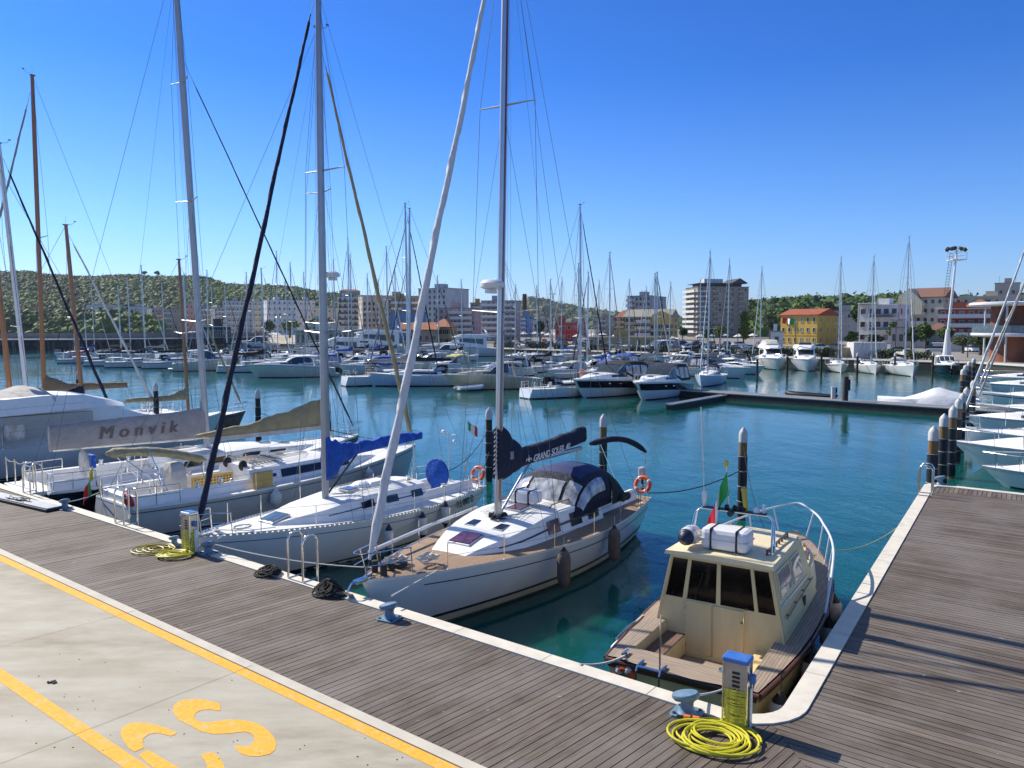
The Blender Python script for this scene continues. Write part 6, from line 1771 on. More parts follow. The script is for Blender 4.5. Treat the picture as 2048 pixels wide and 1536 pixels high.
plain_sail(P(436, 745, 0), 68, 11, 'white sailboat with blue deck stripe behind the tan sail cover', stripe=BLSTR, cover=BLKC, seed=44, mast_h=PD(447, 527, 108).z, wire=.014)
cruiser(P(345, 742, 0), 66, 11.5, 'cream hulled motor cruiser between the two leftmost rows of masts', hull=mat('cream_gel', (.66, .66, .54), .3), arch=False, canopy=None)
plain_sail(P(286, 737, 0), 66, 11, 'white sailboat with a lifebuoy on its stern, left of the cream motor cruiser', ring=True, seed=45, mast_h=PD(277, 540, 115).z, hood=NAVY, wire=.014)
plain_sail(P(212, 735, 0), 70, 10, 'white sailboat with black outboard, second from the left end of the pontoon', seed=46, mast_h=PD(233, 520, 120).z, cover=NAVY, wire=.014)
plain_sail(P(170, 732, 0), 70, 9.5, 'white sailboat, third from the left end of the pontoon', seed=47, mast_h=PD(200, 560, 122).z, cover=BLKC, hood=BLKC, furl_on=False, wire=.014)
plain_sail(P(118, 726, 0), 75, 8, 'small sailboat with a short thin mast at the very left end of the pontoon', seed=48, mast_h=PD(135, 620, 130).z, cover=REDM, furl_on=False, wire=.014)
# bow-on boats just right of the cruisers
plain_sail(from_bow(1400, 775, 205, 10.5), 205, 10.5, 'pale blue white sailboat, bow towards us, right of the navy canopied motor boat', hull=mat('blue_white_gel', (.62, .67, .74), .25), cover=NAVY, stripe=None, seed=49, mast_h=PD(1370, 505, 90).z, hood=NAVY, furl=WSAIL)
cruiser(from_bow(1500, 758, 140, 9.5), 140, 9.5, 'white motor boat with blue lettering stripe, pointing right at the end of the row', canopy=GELG and NAVY, band=None, arch=False)
cruiser(from_bow(1530, 750, 135, 8.0), 135, 8.0, 'smaller white open motor boat behind the one pointing right', canopy=None, arch=True)
# --- far side of the pontoon, second row
R2 = random.Random(12)
second = [ # px, py(waterline), mast x, mast top y, kind, label
 (470, 722, 495, 545, 's', 'second row sailboat with a mast between the two steepest dark stays at left'),
 (545, 722, 556, 503, 's', 'second row sailboat with the tallest mast left of the near double mast'),
 (390, 722, 417, 541, 's', 'second row sailboat with a mast close to the big white raked one'),
 (600, 725, 586, 526, 's', 'second row sailboat with a mast just left of the near double mast'),
 (690, 728, 698, 478, 's', 'second row sailboat with the taller of two close masts right of the near double mast'),
 (715, 728, 705, 510, 's', 'second row sailboat with the shorter of two close masts right of the near double mast'),
 (762, 732, 777, 494, 's', 'second row sailboat with a plain mast left of the tall brown stayed one'),
 (835, 735, 814, 528, 's', 'second row sailboat with a short mast between the two tall centre masts'),
 (1090, 742, 1102, 560, 's', 'second row sailboat with a short mast left of the tall one by the red kiosk'),
 (1150, 748, 1157, 528, 's', 'second row sailboat with grey canvas, first mast right of the tall dark one'),
 (1175, 750, 1174, 545, 's', 'second row sailboat with the short mast beside the grey canvas boat'),
 (1220, 752, 1219, 506, 's', 'second row sailboat with a tall double looking mast left of the yellow hotel'),
 (1315, 752, 1309, 548, 's', 'second row sailboat with cream boom cover in front of the yellow hotel'),
 (1345, 752, 1313, 546, 's', 'second row sailboat with blue boom cover in front of the yellow hotel'),
 (1445, 735, 1454, 520, 's', 'second row sailboat with a mast rising before the tall hotel'),
 (1520, 728, 1519, 535, 's', 'second row sailboat with the thin mast between the tall hotel and the yellow building'),
 (640, 742, 0, 0, 'c', 'second row motor boat with blue canopy beside the near double mast'),
 (1240, 748, 0, 0, 'c', 'second row motor boat with a blue cover left of the pair of close masts'),
 (1430, 745, 0, 0, 'c', 'second row motor boat with dark blue canopy and raked windscreen'),
 (1060, 742, 0, 0, 'c', 'second row motor boat with tan hardtop above the beige motor boat'),
 (900, 745, 0, 0, 'c', 'second row motor boat with a yellow cover above the broadside sailboat'),
 (500, 735, 0, 0, 'c', 'second row motor boat with a dark canopy left of the near double mast'),
]
covs = [NAVY, CREMC, BLKC, GREYC, BRNC, BLUEC]
for i, (px, py, mxp, ty, kind, lab) in enumerate(second):
    p = W0(px, py); d = p.y
    if kind == 's':
        L = R2.uniform(9.5, 12); hg = R2.choice([35, 215]) + R2.uniform(-6, 6); m = W0(px, py); off = (mxp - px) / F_PX * d
        loc = Vector((m.x + off, m.y, 0)) - hd(hg) * (.6 * L)
        plain_sail(loc, hg, L, lab, mast_h=PD(mxp, ty, d).z, cover=covs[i % 6], hood=[None, NAVY, BLKC][i % 3], seed=60 + i, wire=.016, group='second row of far sailboats', stripe=[BLSTR, None][i % 2], spreads=1 + i % 2, furl=[WSAIL, NAVY, GREYC][i % 3])
    else:
        cruiser(p - hd(215) * 4, 215 + R2.uniform(-8, 8), R2.uniform(8.5, 10.5), lab, canopy=[BLUEC, BLUEC, NAVY, None, mat('yellow_canvas', (.5, .42, .08), .8), BLKC][i - 16], group='second row of far motor boats', arch=i % 2 == 0)
# --- third row, behind and to the left
R3 = random.Random(77)
third = [(150, 716, 560), (190, 714, 575), (262, 716, 556), (330, 716, 565), (375, 716, 548), (428, 714, 560), (455, 716, 570), (512, 716, 552), (575, 716, 560), (612, 718, 545), (655, 718, 552), (672, 720, 520), (738, 720, 548), (760, 718, 560), (793, 722, 535), (878, 722, 552), (925, 722, 560), (1030, 724, 570), (1075, 722, 572), (1122, 722, 556), (1196, 724, 562), (1258, 724, 560), (1290, 722, 575), (1338, 724, 565), (1400, 724, 560)]
for i, (px, py, ty) in enumerate(third):
    L = R3.uniform(8.5, 11); hg = R3.choice([40, 220, 65]) + R3.uniform(-6, 6); m = W0(px, py)
    nm = ORD3[i]
    plain_sail(m - hd(hg) * (.6 * L), hg, L, 'hindmost row sailboat, %s from the left in that row' % nm, mast_h=PD(px, ty, m.y).z, cover=covs[(i * 5) % 6], hood=[NAVY, None, BLKC][i % 3], seed=120 + i, wire=.018, group='hindmost row of far sailboats', stripe=[None, BLSTR][i % 2], spreads=1 + i % 2, furl=[NAVY, WSAIL, GREYC][i % 3], gear=False)
fill = [(520, 742, 66, NAVY), (610, 744, 60, None), (745, 748, 250, BLUEC), (800, 744, 70, BLKC), (1010, 752, 240, NAVY), (1130, 756, 225, CREMC), (1205, 762, 215, BLUEC), (1290, 758, 215, BLKC), (1360, 744, 215, None), (1480, 738, 200, NAVY), (700, 738, 255, None), (860, 738, 250, CREMC)]
FL = ['navy canopy, left of the near double mast', 'open topped, just left of the near double mast', 'bright blue canopy, right of the olive furled sail foot', 'black canopy, under the largest flybridge yacht', 'navy canopy, above the beige motor boat', 'cream canopy, left of the yellow hotel masts', 'bright blue canopy, above the lifebuoy motor boat', 'black canopy, above the navy banded motor boat', 'open topped, behind the yellow hotel mast pair', 'navy canopy, under the tall hotel', 'open topped, right of the near double mast', 'cream canopy, above the broadside sailboat']
for i, (px, py, hg, cv_) in enumerate(fill):
    cruiser(W0(px, py) - hd(hg) * 4, hg, R3.uniform(7.5, 9.5), 'small far motor boat, %s' % FL[i], canopy=cv_, arch=i % 2 == 0, group='small motor boats wedged in the far rows')
# --- big yachts farther back
cruiser(W0(835, 712) , 262, 26, 'largest white flybridge yacht, left of the thick near furled sail', name='motor_yacht', cat='motor yacht', fly=True, hf=.75, height=.75)
cruiser(W0(742, 716), 250, 17, 'white flybridge yacht overlapping the bow of the largest one', name='motor_yacht', cat='motor yacht', fly=True, hf=.85, height=.8)
cruiser(W0(1000, 712), 265, 20, 'white yacht with black fenders along its side, right of the largest one', name='motor_yacht', cat='motor yacht', fly=True, hf=.8, height=.8)
cruiser(W0(935, 716), 262, 11, 'small white motor yacht with a yellow top between the two big yachts', name='motor_yacht', cat='motor yacht', canopy=None, arch=True)
cruiser(W0(1365, 714), 250, 14, 'white hardtop yacht with black windows in front of the yellow hotel', name='motor_yacht', cat='motor yacht', canopy=None, arch=True, hull=NAVYH)
cruiser(W0(1262, 712), 210, 9, 'white canvas covered boat near the orange awning of the far quay', canopy=CREMC, arch=False)
cruiser(W0(560, 700) , 250, 15, 'white motor boat moored near the dark harbour shed', canopy=None, arch=True)
cruiser(W0(1160, 712), 215, 9, 'white boat with a tan cover on the far quay near the red kiosk', canopy=CREMC, arch=False)
# --- right far quay, bows towards us
cruiser(from_bow(1560, 741, 188, 12), 188, 12, 'far flybridge boat with cream cover, leftmost of the row below the yellow building', fly=True, cover=CREMC, arch=False)
cruiser(from_bow(1617, 744, 196, 12), 196, 12, 'far flybridge boat with pale blue hull, second in the row below the yellow building', fly=True, hull=mat('blue_white_gel', (.62, .67, .74), .25), arch=False)
QR = 'sailboats moored bow out at the far right quay'
plain_sail(from_bow(1683, 746, 196, 10.5), 196, 10.5, 'far right quay sailboat with black cove stripe, below the white wall', mast_h=PD(1695, 518, 120).z, cover=BLKC, stripe=BSTR, hood=BLKC, seed=81, group=QR)
plain_sail(from_bow(1753, 749, 194, 10.5), 194, 10.5, 'far right quay sailboat with navy hood, between two posts right of the white wall', mast_h=PD(1760, 518, 118).z, cover=NAVY, stripe=None, hood=NAVY, seed=82, group=QR)
plain_sail(from_bow(1828, 754, 193, 12), 193, 12, 'far right quay sailboat with cream hood and the tallest mast, left of the floodlight tower', mast_h=PD(1838, 484, 115).z, cover=CREMC, stripe=None, hood=CREMC, seed=83, group=QR)
cruiser(from_bow(1905, 750, 200, 9), 200, 9, 'black hulled motor boat with white top at the right end of the far quay', hull=NAVYH, canopy=None, arch=False)
for i, (px, dark) in enumerate(((1574, 1), (1642, 1), (1714, 1), (1789, 1), (1865, 1), (1514, 1))):
    p = W0(px, 750 - (1714 - px) * -.012); pylon((p.x, p.y), 3.1 if px > 1520 else 2.8, ['slim dark post before the cream covered boat', 'slim dark post before the pale blue hull', 'slim post right of the black striped sailboat', 'slim post left of the cream hooded sailboat', 'slim post right of the cream hooded sailboat', 'slim post before the thin single mast'][i], cap=px > 1700, sleeves=False, brown=False, R_=.15, group='slim posts at the far right quay')
# --- boats on the right, bows pointing left to the row of posts
def rboat(px, py, L, lab, kind, hdg=307, **k):
    loc = from_bow(px, py, hdg, L)
    return (plain_sail if kind == 's' else cruiser)(loc, hdg, L, lab, **k)
GR_ = mat('grey_green_gel', (.46, .50, .50), .3, coat=.3)
rboat(1902, 930, 10.5, 'white motor boat beyond the wooden pier, larger of the two nearest', 'c', canopy=NAVY, arch=False, hf=.72)
rboat(1962, 968, 8.0, 'small white motor boat closest to the wooden pier at the right edge', 'c', canopy=None, arch=False, hf=.62)
rboat(1912, 886, 9.5, 'grey white sailboat whose pale furled forestay slants up to the right edge', 's', mast_h=15, cover=None, hood=None, stripe=None, seed=91, furl=WSAIL, hf=.8)
rboat(1925, 858, 8.5, 'low white motor boat under the slanting pale forestay', 'c', canopy=GREYC, arch=False, hf=.7)
rboat(1948, 832, 9.5, 'grey hulled sailboat third from the pontoon end at the right edge', 's', hull=GR_, mast_h=14, cover=NAVY, stripe=None, seed=92, furl=GREYC, hf=.8)
rboat(1950, 808, 11.0, 'long white sailboat at the right edge, level with the tarpaulin covered boat', 's', mast_h=15, cover=CREMC, stripe=BLSTR, seed=93, furl=SAILG, hf=.8)
rboat(1960, 785, 9.0, 'white open motor boat at the right edge above the long sailboat', 'c', canopy=None, arch=False, hf=.7)
rboat(1965, 768, 9.0, 'white motor boat with dark canopy, farthest of the right edge boats', 'c', canopy=NAVY, arch=False, hf=.7)
dinghy(P(1990, 757, .05), radians(160), 'small blue covered dinghy near the far end of the posts', m=BLUEC, motor=False)
# ------------------------------------------------------------------ land, breakwater, beach
GZ = 1.3
LAND = mat('paved_ground', (.24, .225, .20), .9, var=.15, scale=.08, dirt=.3)
edge = [P(x, y, GZ) for x, y in ((2700, 775), (1960, 728), (1594, 717), (1330, 708), (1000, 698), (740, 692), (560, 688), (470, 676), (300, 668), (0, 664.2), (-500, 663.6))]
b = MB(); pts = [(p.x, p.y, GZ) for p in edge] + [(-5000, 2500, GZ), (-5000, 8800, GZ), (5500, 8800, GZ), (5500, 100, GZ)]
from mathutils.geometry import tessellate_polygon
b.add(pts, [t for t in tessellate_polygon([[Vector(p) for p in pts]])]); structure(b.build('ground', LAND))
b = MB(); b.loft([[(p.x, p.y, -1), (p.x, p.y, GZ + .0)] for p in edge], closed=False, cap=False)
structure(b.build('quay_edge_wall', mat('dark_quay', (.05, .047, .04), .9, var=.3)))
b = MB(); b.tube([p + Vector((0, .3, .05)) for p in edge[:7]], .28, 4); structure(b.build('far_coping', mat('pale_coping', (.42, .40, .36), .8)))
SAND = mat('sand', (.46, .40, .30), .95, var=.12, scale=.05)
b = MB(); q = [P(560, 687, GZ), P(300, 667.5, GZ), P(0, 663.8, GZ), P(-500, 663.3, GZ)]; b.add([(p.x, p.y + 2, GZ + .05) for p in q] + [(-1000, 1150, GZ + .05), (-80, 760, GZ + .05)], [(0, 1, 2, 3, 4, 5)]); structure(b.build('beach', SAND))
# breakwater: lower walkway in front of a higher wall
def wallseg(name, pl, z0, z1, th, m, label, cat, yoff=0):
    b = MB(); a = [p + Vector((0, yoff, 0)) for p in pl]
    b.loft([[(p.x, p.y, z0), (p.x, p.y, z1), (p.x, p.y + th, z1), (p.x, p.y + th, z0)] for p in a]); return tag(b.build(name, m), label, cat)
bw = [P(-300, 702, 0), P(150, 701, 0), P(345, 697, 0), P(520, 690.5, 0)]
wallseg('breakwater', bw, -1, 2.9, 9, mat('dark_rubble', (.055, .05, .045), .95, var=.5, scale=.6, bump=.3, bscale=1), 'dark lower tier of the breakwater at left with a pale ledge', 'breakwater')
wallseg('breakwater_ledge', bw, 2.95, 3.25, 9.3, mat('pale_coping', (.42, .40, .36), .8), 'pale concrete ledge on top of the dark lower breakwater', 'ledge', -.3)
wallseg('sea_wall', bw, 2.5, 4.9, 1.2, mat('grey_wall', (.20, .20, .20), .9, var=.2, scale=.3), 'long grey upper wall of the breakwater below the beach', 'sea wall', 9.6)
jt = root('jetty', P(30, 700, 0), 0, 'dark wooden jetty on thin legs at the left edge before the breakwater', 'jetty')
for k in range(10): b = MB(); b.box((-20 + 5 * k, 0, .9), (.5, .5, 2.6)); b.build('leg', PDARK, jt)
b = MB(); b.box((0, 0, 2.3), (52, 3, .4)); b.build('deck', PSIDE, jt)

# ------------------------------------------------------------------ foliage
def leafmat(name, c, var=.45, scale=.35):
    m = mat(name, c, .7, var=var, scale=scale, spec=.2); return m
LF = [leafmat('leaf_dark', (.040, .080, .020), scale=.012), leafmat('leaf_mid', (.075, .13, .025), scale=.015), leafmat('leaf_yellow', (.12, .17, .03)), leafmat('leaf_olive', (.075, .105, .045))]
BARK = mat('bark', (.10, .075, .055), .9, var=.3)
def leaves(b, c, rad, n, s, R, shell=.55):
    for _ in range(n):
        d = Vector((R.gauss(0, 1), R.gauss(0, 1), R.gauss(0, 1))).normalized(); k = shell + (1 - shell) * R.random()
        p = Vector((c[0] + d.x * rad[0] * k, c[1] + d.y * rad[1] * k, c[2] + d.z * rad[2] * k))
        u = Vector((R.gauss(0, 1), R.gauss(0, 1), R.gauss(0, 1))).normalized(); v = u.orthogonal().normalized() * s * R.uniform(.5, 1); u = u * s * R.uniform(.6, 1.1)
        b.add([p - u - v, p + u - v * .6, p + u * .8 + v, p - u * .7 + v], [(0, 1, 2, 3)])
def make_tree(h, w, m, label, loc, seed, group, kind='round', leaf=.32):
    R = random.Random(seed); o = root('tree', loc, R.uniform(0, 6), label, 'tree', group)
    b = MB(); th = h * (.55 if kind == 'round' else .8); b.tube([(0, 0, -.2), (.1, 0, th * .5), (0, .1, th)], [.16 * w * .3 + .1, .1 + .03 * w, .05], 7)
    for k in range(4):
        a = k * 1.7 + seed; b.tube([(0, 0, th * .55), (cos(a) * w * .3, sin(a) * w * .3, h * .75)], [.08, .03], 5)
    b.build('trunk', BARK, o)
    b = MB()
    if kind == 'round':
        for k in range(9):
            a = R.uniform(0, 6.28); rr = R.uniform(.1, .55) * w / 2; z = h * R.uniform(.48, .85)
            r_ = w * R.uniform(.20, .32); leaves(b, (cos(a) * rr, sin(a) * rr, z), (r_, r_, r_ * .75), 90, leaf, R)
    elif kind == 'tall':
        for k in range(9):
            z = h * (.25 + .7 * k / 8); r_ = w * .42 * (1 - .5 * abs(k / 8 - .35) * 1.6); leaves(b, (R.uniform(-.1, .1) * w, R.uniform(-.1, .1) * w, z), (r_, r_, h * .09), 80, leaf, R)
    else:
        for k in range(14):
            a = k * .9; pts = [(0, 0, h), (cos(a) * w * .25, sin(a) * w * .25, h + .5), (cos(a) * w * .5, sin(a) * w * .5, h - .6)]
            for f in range(10):
                u = f / 9; p = Vector(pts[0]).lerp(Vector(pts[1]), min(1, 2 * u)) if u < .5 else Vector(pts[1]).lerp(Vector(pts[2]), 2 * u - 1)
                leaves(b, p, (.1, .1, .05), 3, leaf * 1.3, R)
    b.build('crown', m, o)
    return o
ORD = 'first second third fourth fifth sixth seventh eighth ninth tenth eleventh twelfth thirteenth fourteenth fifteenth sixteenth seventeenth eighteenth nineteenth twentieth'.split()
PROTO = {}
def tree_at(px, ybase, ytop, d, wpx, label, group, kind='round', m=0, seed=0):
    p = PD(px, ybase, d); p.z = GZ; zt = PD(px, ytop, d).z; h = max(zt - GZ, 2); w = wpx / F_PX * d
    key = (kind, m, seed % 3)
    if key not in PROTO:
        PROTO[key] = make_tree(8, 6, LF[m], label, p, seed, group, kind); o = PROTO[key]
    else:
        o = PROTO[key].copy(); col.objects.link(o); o['label'] = label; o['group'] = group
        for ch in list(PROTO[key].children): c = ch.copy(); col.objects.link(c); c.parent = o
    o.location = p; o.rotation_euler.z = seed * 1.3; o.scale = (w / 6, w / 6, h / 8); return o

# ------------------------------------------------------------------ the wooded hills
def hill(name, prof, d_r, d_b, z_b, m, seed, depth=900, rough=6):
    R = random.Random(seed); rows = []; xs = []
    from mathutils import noise
    for i in range(len(prof) - 1):
        (xa, ya), (xb, yb) = prof[i], prof[i + 1]
        for k in range(6): xs.append((xa + (xb - xa) * k / 6, ya + (yb - ya) * k / 6))
    xs.append(prof[-1]); vs = [0, .06, .15, .28, .42, .58, .75, .9, 1, 1.3, 1.8]
    G = []
    for px, py in xs:
        zr = PD(px, py, d_r).z; r = []
        for v in vs:
            d = d_b + (d_r - d_b) * v if v <= 1 else d_r + (v - 1) * depth
            z = z_b + (zr - z_b) * (sin(min(v, 1) * pi / 2) ** 1.15) if v <= 1 else zr - (v - 1) * (zr - z_b) * .9
            x = (px - 1024) / F_PX * (d_b * .0 + d) 
            z += noise.noise(Vector((x * .012, d * .012, seed))) * rough * min(1, v * 3) * (0 if v == 1 else 1)
            r.append(Vector((x, d, max(z, z_b - 1))))
        G.append(r)
    b = MB(); b.grid(G); structure(b.build(name, m, smooth=True)); return G, vs
HILLG = mat('hill_ground', (.05, .072, .022), .95, var=.5, scale=.02)
profL = [(-400, 560), (-150, 548), (0, 551), (60, 548), (95, 556), (130, 558), (200, 560), (260, 556), (310, 560), (400, 560), (450, 574), (520, 577), (590, 580), (650, 592), (720, 598), (790, 601), (850, 612), (930, 625), (1000, 640)]
GL, vsL = hill('hills', profL, 1300, 800, GZ, HILLG, 3)
def woodland(name, G, n, size, seed, mats, vmax=8, dens=None, lab=None):
    R = random.Random(seed); b = MB(); from mathutils import noise
    for _ in range(n):
        i = R.uniform(0, len(G) - 1.001); v = R.random() ** .8 * vmax; a, j = int(i), int(v); u, w_ = i - a, v - j
        p = (G[a][j].lerp(G[a + 1][j], u)).lerp(G[a][j + 1].lerp(G[a + 1][j + 1], u), w_)
        k = noise.noise(Vector((p.x * .006, p.y * .004, p.z * .02)))
        if dens and k > dens: 
            if R.random() < .75: continue
        b.m = min(len(mats) - 1, int(R.random() * 1.9 + (1.2 if k > .12 else 0)))
        s = size * (.5 + 1.1 * R.random() ** 2.2); hh = s * R.uniform(.6, 1.0); st = len(b.v)
        # a rough crown: faceted dome
        ring = []
        for z, rr in ((-.3, .55), (.15, 1), (.62, .82), (1.0, .28)):
            ring.append([p + Vector((cos(t) * rr * s * R.uniform(.75, 1.15), sin(t) * rr * s * R.uniform(.75, 1.15), hh * z + R.uniform(-.1, .1) * s)) for t in [q * pi / 3 + R.random() * .6 for q in range(6)]])
        b.loft(ring)
        for t in range(5):
            q = p + Vector((R.uniform(-1, 1) * s, R.uniform(-1, 1) * s, hh * R.uniform(.5, 1.15))); e = s * .32
            b.add([q + Vector((R.uniform(-e, e), R.uniform(-e, e), R.uniform(-e, e))) for _ in range(3)], [(0, 1, 2)])
    o = b.build(name, mats); o['kind'] = 'stuff'; o['label'] = lab; o['category'] = 'woodland'; return o
woodland('woodland', GL, 19000, 3.9, 4, [LF[0], LF[1], leafmat('leaf_bright', (.11, .17, .03), scale=.05)], dens=.33, lab='dense green woodland covering the hill at left')
profS = [(-120, 632), (0, 628), (60, 626), (110, 636), (150, 630), (190, 633), (225, 626), (262, 630), (290, 640), (325, 652)]
GS_, _ = hill('shore_bank', profS, 560, 535, GZ, HILLG, 22, depth=60, rough=1)
woodland('shore_woodland', GS_, 700, 3.6, 23, [LF[0], LF[1]], lab='dark green trees on the shore bank before the leftmost hotels')
profC = [(980, 632), (1040, 612), (1070, 607), (1110, 612), (1140, 622), (1180, 628), (1220, 634), (1280, 640), (1400, 644), (1500, 632), (1560, 626), (1640, 628), (1800, 632), (2000, 622), (2200, 615)]
FARG = mat('far_hill', (.045, .06, .045), .95, var=.3, scale=.01)
GC, _ = hill('far_hills', profC, 3000, 2200, GZ, FARG, 9, rough=10)
woodland('far_woodland', GC, 1500, 17, 6, [LF[0], LF[3]], lab='dark distant wooded ridge behind the town centre')
profR = [(1490, 618), (1540, 614), (1600, 608), (1680, 606), (1760, 604), (1830, 600), (1930, 606), (2060, 600), (2300, 590)]
GR, _ = hill('hillside', profR, 620, 440, GZ, HILLG, 15, rough=2, depth=500)
woodland('hillside_woodland', GR, 1500, 4.8, 16, [LF[0], LF[1], LF[3]], lab='green wooded slope behind the buildings at right')
# villas on the hill crest
# ------------------------------------------------------------------ buildings
PANE = mat('window_pane', (.035, .04, .05), .15, var=.3)
n_p = PANE.node_tree.nodes; oi = n_p.new('ShaderNodeObjectInfo'); rp_ = n_p.new('ShaderNodeValToRGB'); rp_.color_ramp.interpolation = 'CONSTANT'
for ps, c_ in ((.0, (.03, .035, .045, 1)), (.42, (.07, .075, .08, 1)), (.62, (.16, .13, .10, 1)), (.76, (.30, .28, .24, 1)), (.90, (.05, .08, .06, 1))):
    e_ = rp_.color_ramp.elements[0] if ps == 0 else rp_.color_ramp.elements.new(ps); e_.color = c_
rp_.color_ramp.elements[-1].color = (.02, .02, .025, 1)
PANE.node_tree.links.new(oi.outputs['Random'], rp_.inputs[0]); PANE.node_tree.links.new(rp_.outputs[0], n_p['Principled BSDF'].inputs['Base Color'])
FRM = mat('window_frame_paint', (.55, .54, .50), .6); SHUT = mat('green_shutter', (.06, .10, .06), .6)
ROOFT = mat('roof_tiles', (.34, .13, .065), .8, var=.25, scale=.8, dirt=.3); ROOFG = mat('grey_roof', (.22, .22, .22), .8, var=.2); RAILM = mat('balcony_rail', (.60, .60, .58), .5); RAILD = mat('dark_rail', (.06, .06, .065), .5)
WM = {}
def win_mesh(w, h, kind):
    k = (round(w, 1), round(h, 1), kind)
    if k in WM: return WM[k]
    b = MB(); b.m = 0; t = .09
    b.box((-w / 2 + t / 2, -.04, 0), (t, .08, h)); b.box((w / 2 - t / 2, -.04, 0), (t, .08, h)); b.box((0, -.04, h / 2 - t / 2), (w - 2 * t, .08, t)); b.box((0, -.07, -h / 2 - .04), (w + .2, .16, .09))
    b.m = 1; b.box((0, -.012, 0), (w - 2 * t, .024, h - 2 * t))
    if kind == 'shut':
        b.m = 2
        for s in (-1, 1): b.box((s * (w * .75), -.04, 0), (w * .48, .06, h))
    o = b.build('window', [FRM, PANE, SHUT]); me = o.data; bpy.data.objects.remove(o); WM[k] = me; return me
def bldg(x0, x1, ytop, d, label, c, floors, cols, phi=0, depth=12, roof='flat', cat='building', name='building', balc=None, sidecols=2, win='plain', ww=1.2, wh=1.5, rcol=None, parapet=True, group=None, base=None, skip=(), z0=GZ, roofh=None, blab=None, vark=.08, side=None, gridm=None):
    pxm = (x0 + x1) / 2; A = (x1 - x0) / F_PX * d; sp, cp_ = abs(sin(radians(phi))), cos(radians(phi))
    D = min(depth, .45 * A / sp) if sp > .02 else depth
    Wd = (A - D * sp) / cp_; X = (pxm - 1024) / F_PX * d; a0 = -atan2(X, d); a = a0 + radians(phi)
    ctr = Vector((X, d + D / 2, z0)); h = PD(pxm, ytop, d).z - z0
    o = root(name, ctr, a, label, cat, group); rh = 0
    cm = mat('wall_%d_%d_%d' % tuple(int(v * 100) for v in c), c, .85, var=vark, scale=.4, dirt=.25, bump=.01, bscale=3)
    if roof in ('gable', 'hip'): rh = roofh or min(.22 * D, h * .3)
    H_ = h - rh
    b = MB(); b.box((0, 0, H_ / 2 - .5), (Wd, D, H_ + 1.0)); b.build('wall', cm, o)
    if roof == 'flat':
        b = MB(); b.box((0, 0, H_ + .12), (Wd + .5, D + .5, .24)); rf = b.build('roof', rcol or ROOFG, o)
        b = MB(); R = random.Random(int(x0)); b.box((R.uniform(-.2, .2) * Wd, 0, H_ + .24 + 1.0), (min(4, Wd * .3), min(4, D * .4), 2.0)); b.build('stair_house', cm, rf)
        for k in range(2): q = MB(); xx = R.uniform(-.4, .4) * Wd; q.tube([(xx, 0, H_ + .2), (xx, 0, H_ + 3)], .05, 4); q.box((xx, 0, H_ + 2.8), (.9, .05, .05)); q.build('aerial', RAILD, rf)
    else:
        e = .5; b = MB(); w2, d2 = Wd / 2 + e, D / 2 + e
        rx = w2 - (d2 if roof == 'hip' else 0) ; rx = max(rx, .3)
        if roof == 'gabley':
            pass
        b.add([(-w2, -d2, H_), (w2, -d2, H_), (w2, d2, H_), (-w2, d2, H_), (-rx, 0, H_ + rh), (rx, 0, H_ + rh)], [(0, 1, 5, 4), (1, 2, 5), (2, 3, 4, 5), (3, 0, 4)])
        b.add([(-w2, -d2, H_ - .12), (w2, -d2, H_ - .12), (w2, d2, H_ - .12), (-w2, d2, H_ - .12)], [(0, 1, 2, 3)])
        rf = b.build('roof', rcol or ROOFT, o)
        md = rf.modifiers.new('s', 'SOLIDIFY'); md.thickness = .15; md.offset = 0
        q = MB(); q.box((Wd * .2, D * .12, H_ + rh * .85), (.7, .6, 1.2)); q.build('chimney', cm, rf)
    fh = H_ / floors
    me = win_mesh(min(ww, Wd / cols * .7), min(wh, fh * .62), win)
    cnt = 0
    for f in range(floors):
        for k in range(cols):
            if (f, k) in skip or cnt > 80: continue
            w = bpy.data.objects.new('window', me); col.objects.link(w); w.parent = o
            w.location = (-Wd / 2 + Wd * (k + .5) / cols, -D / 2 - .003, fh * (f + .52)); cnt += 1
    if sp > .1 and sidecols:
        sd = -1 if phi > 0 else 1
        for f in range(floors):
            for k in range(sidecols):
                w = bpy.data.objects.new('window', me); col.objects.link(w); w.parent = o
                w.location = (sd * (Wd / 2 + .003), -D / 2 + D * (k + .5) / sidecols, fh * (f + .52)); w.rotation_euler.z = sd * pi / 2
    if balc:
        xa, xb, rm = balc[:3]
        for f in range(1, floors):
            z = fh * f + .1; cxx = Wd * ((xa + xb) / 2 - .5); wx = Wd * (xb - xa)
            q = MB(); q.box((cxx, -D / 2 - .75, z), (wx, 1.5, .18)); bo = q.build('balcony', cm if len(balc) < 4 else balc[3], o)
            q = MB(); q.box((cxx, -D / 2 - 1.46, z + .58), (wx, .06, .9)); q.box((cxx, -D / 2 - 1.46, z + 1.1), (wx, .1, .07)); q.build('rail', rm, bo)
    return o, Wd, D, H_, fh
WH, CRE, BEI, TAU, OCH, YEL = (.60, .60, .58), (.56, .50, .38), (.42, .36, .27), (.27, .24, .21), (.42, .28, .10), (.60, .40, .085)
BLG, PNK, TER, GRY, BLU = (.30, .35, .45), (.50, .30, .27), (.45, .22, .13), (.34, .34, .35), (.10, .22, .42)
BG = 'town buildings along the beach and harbour'
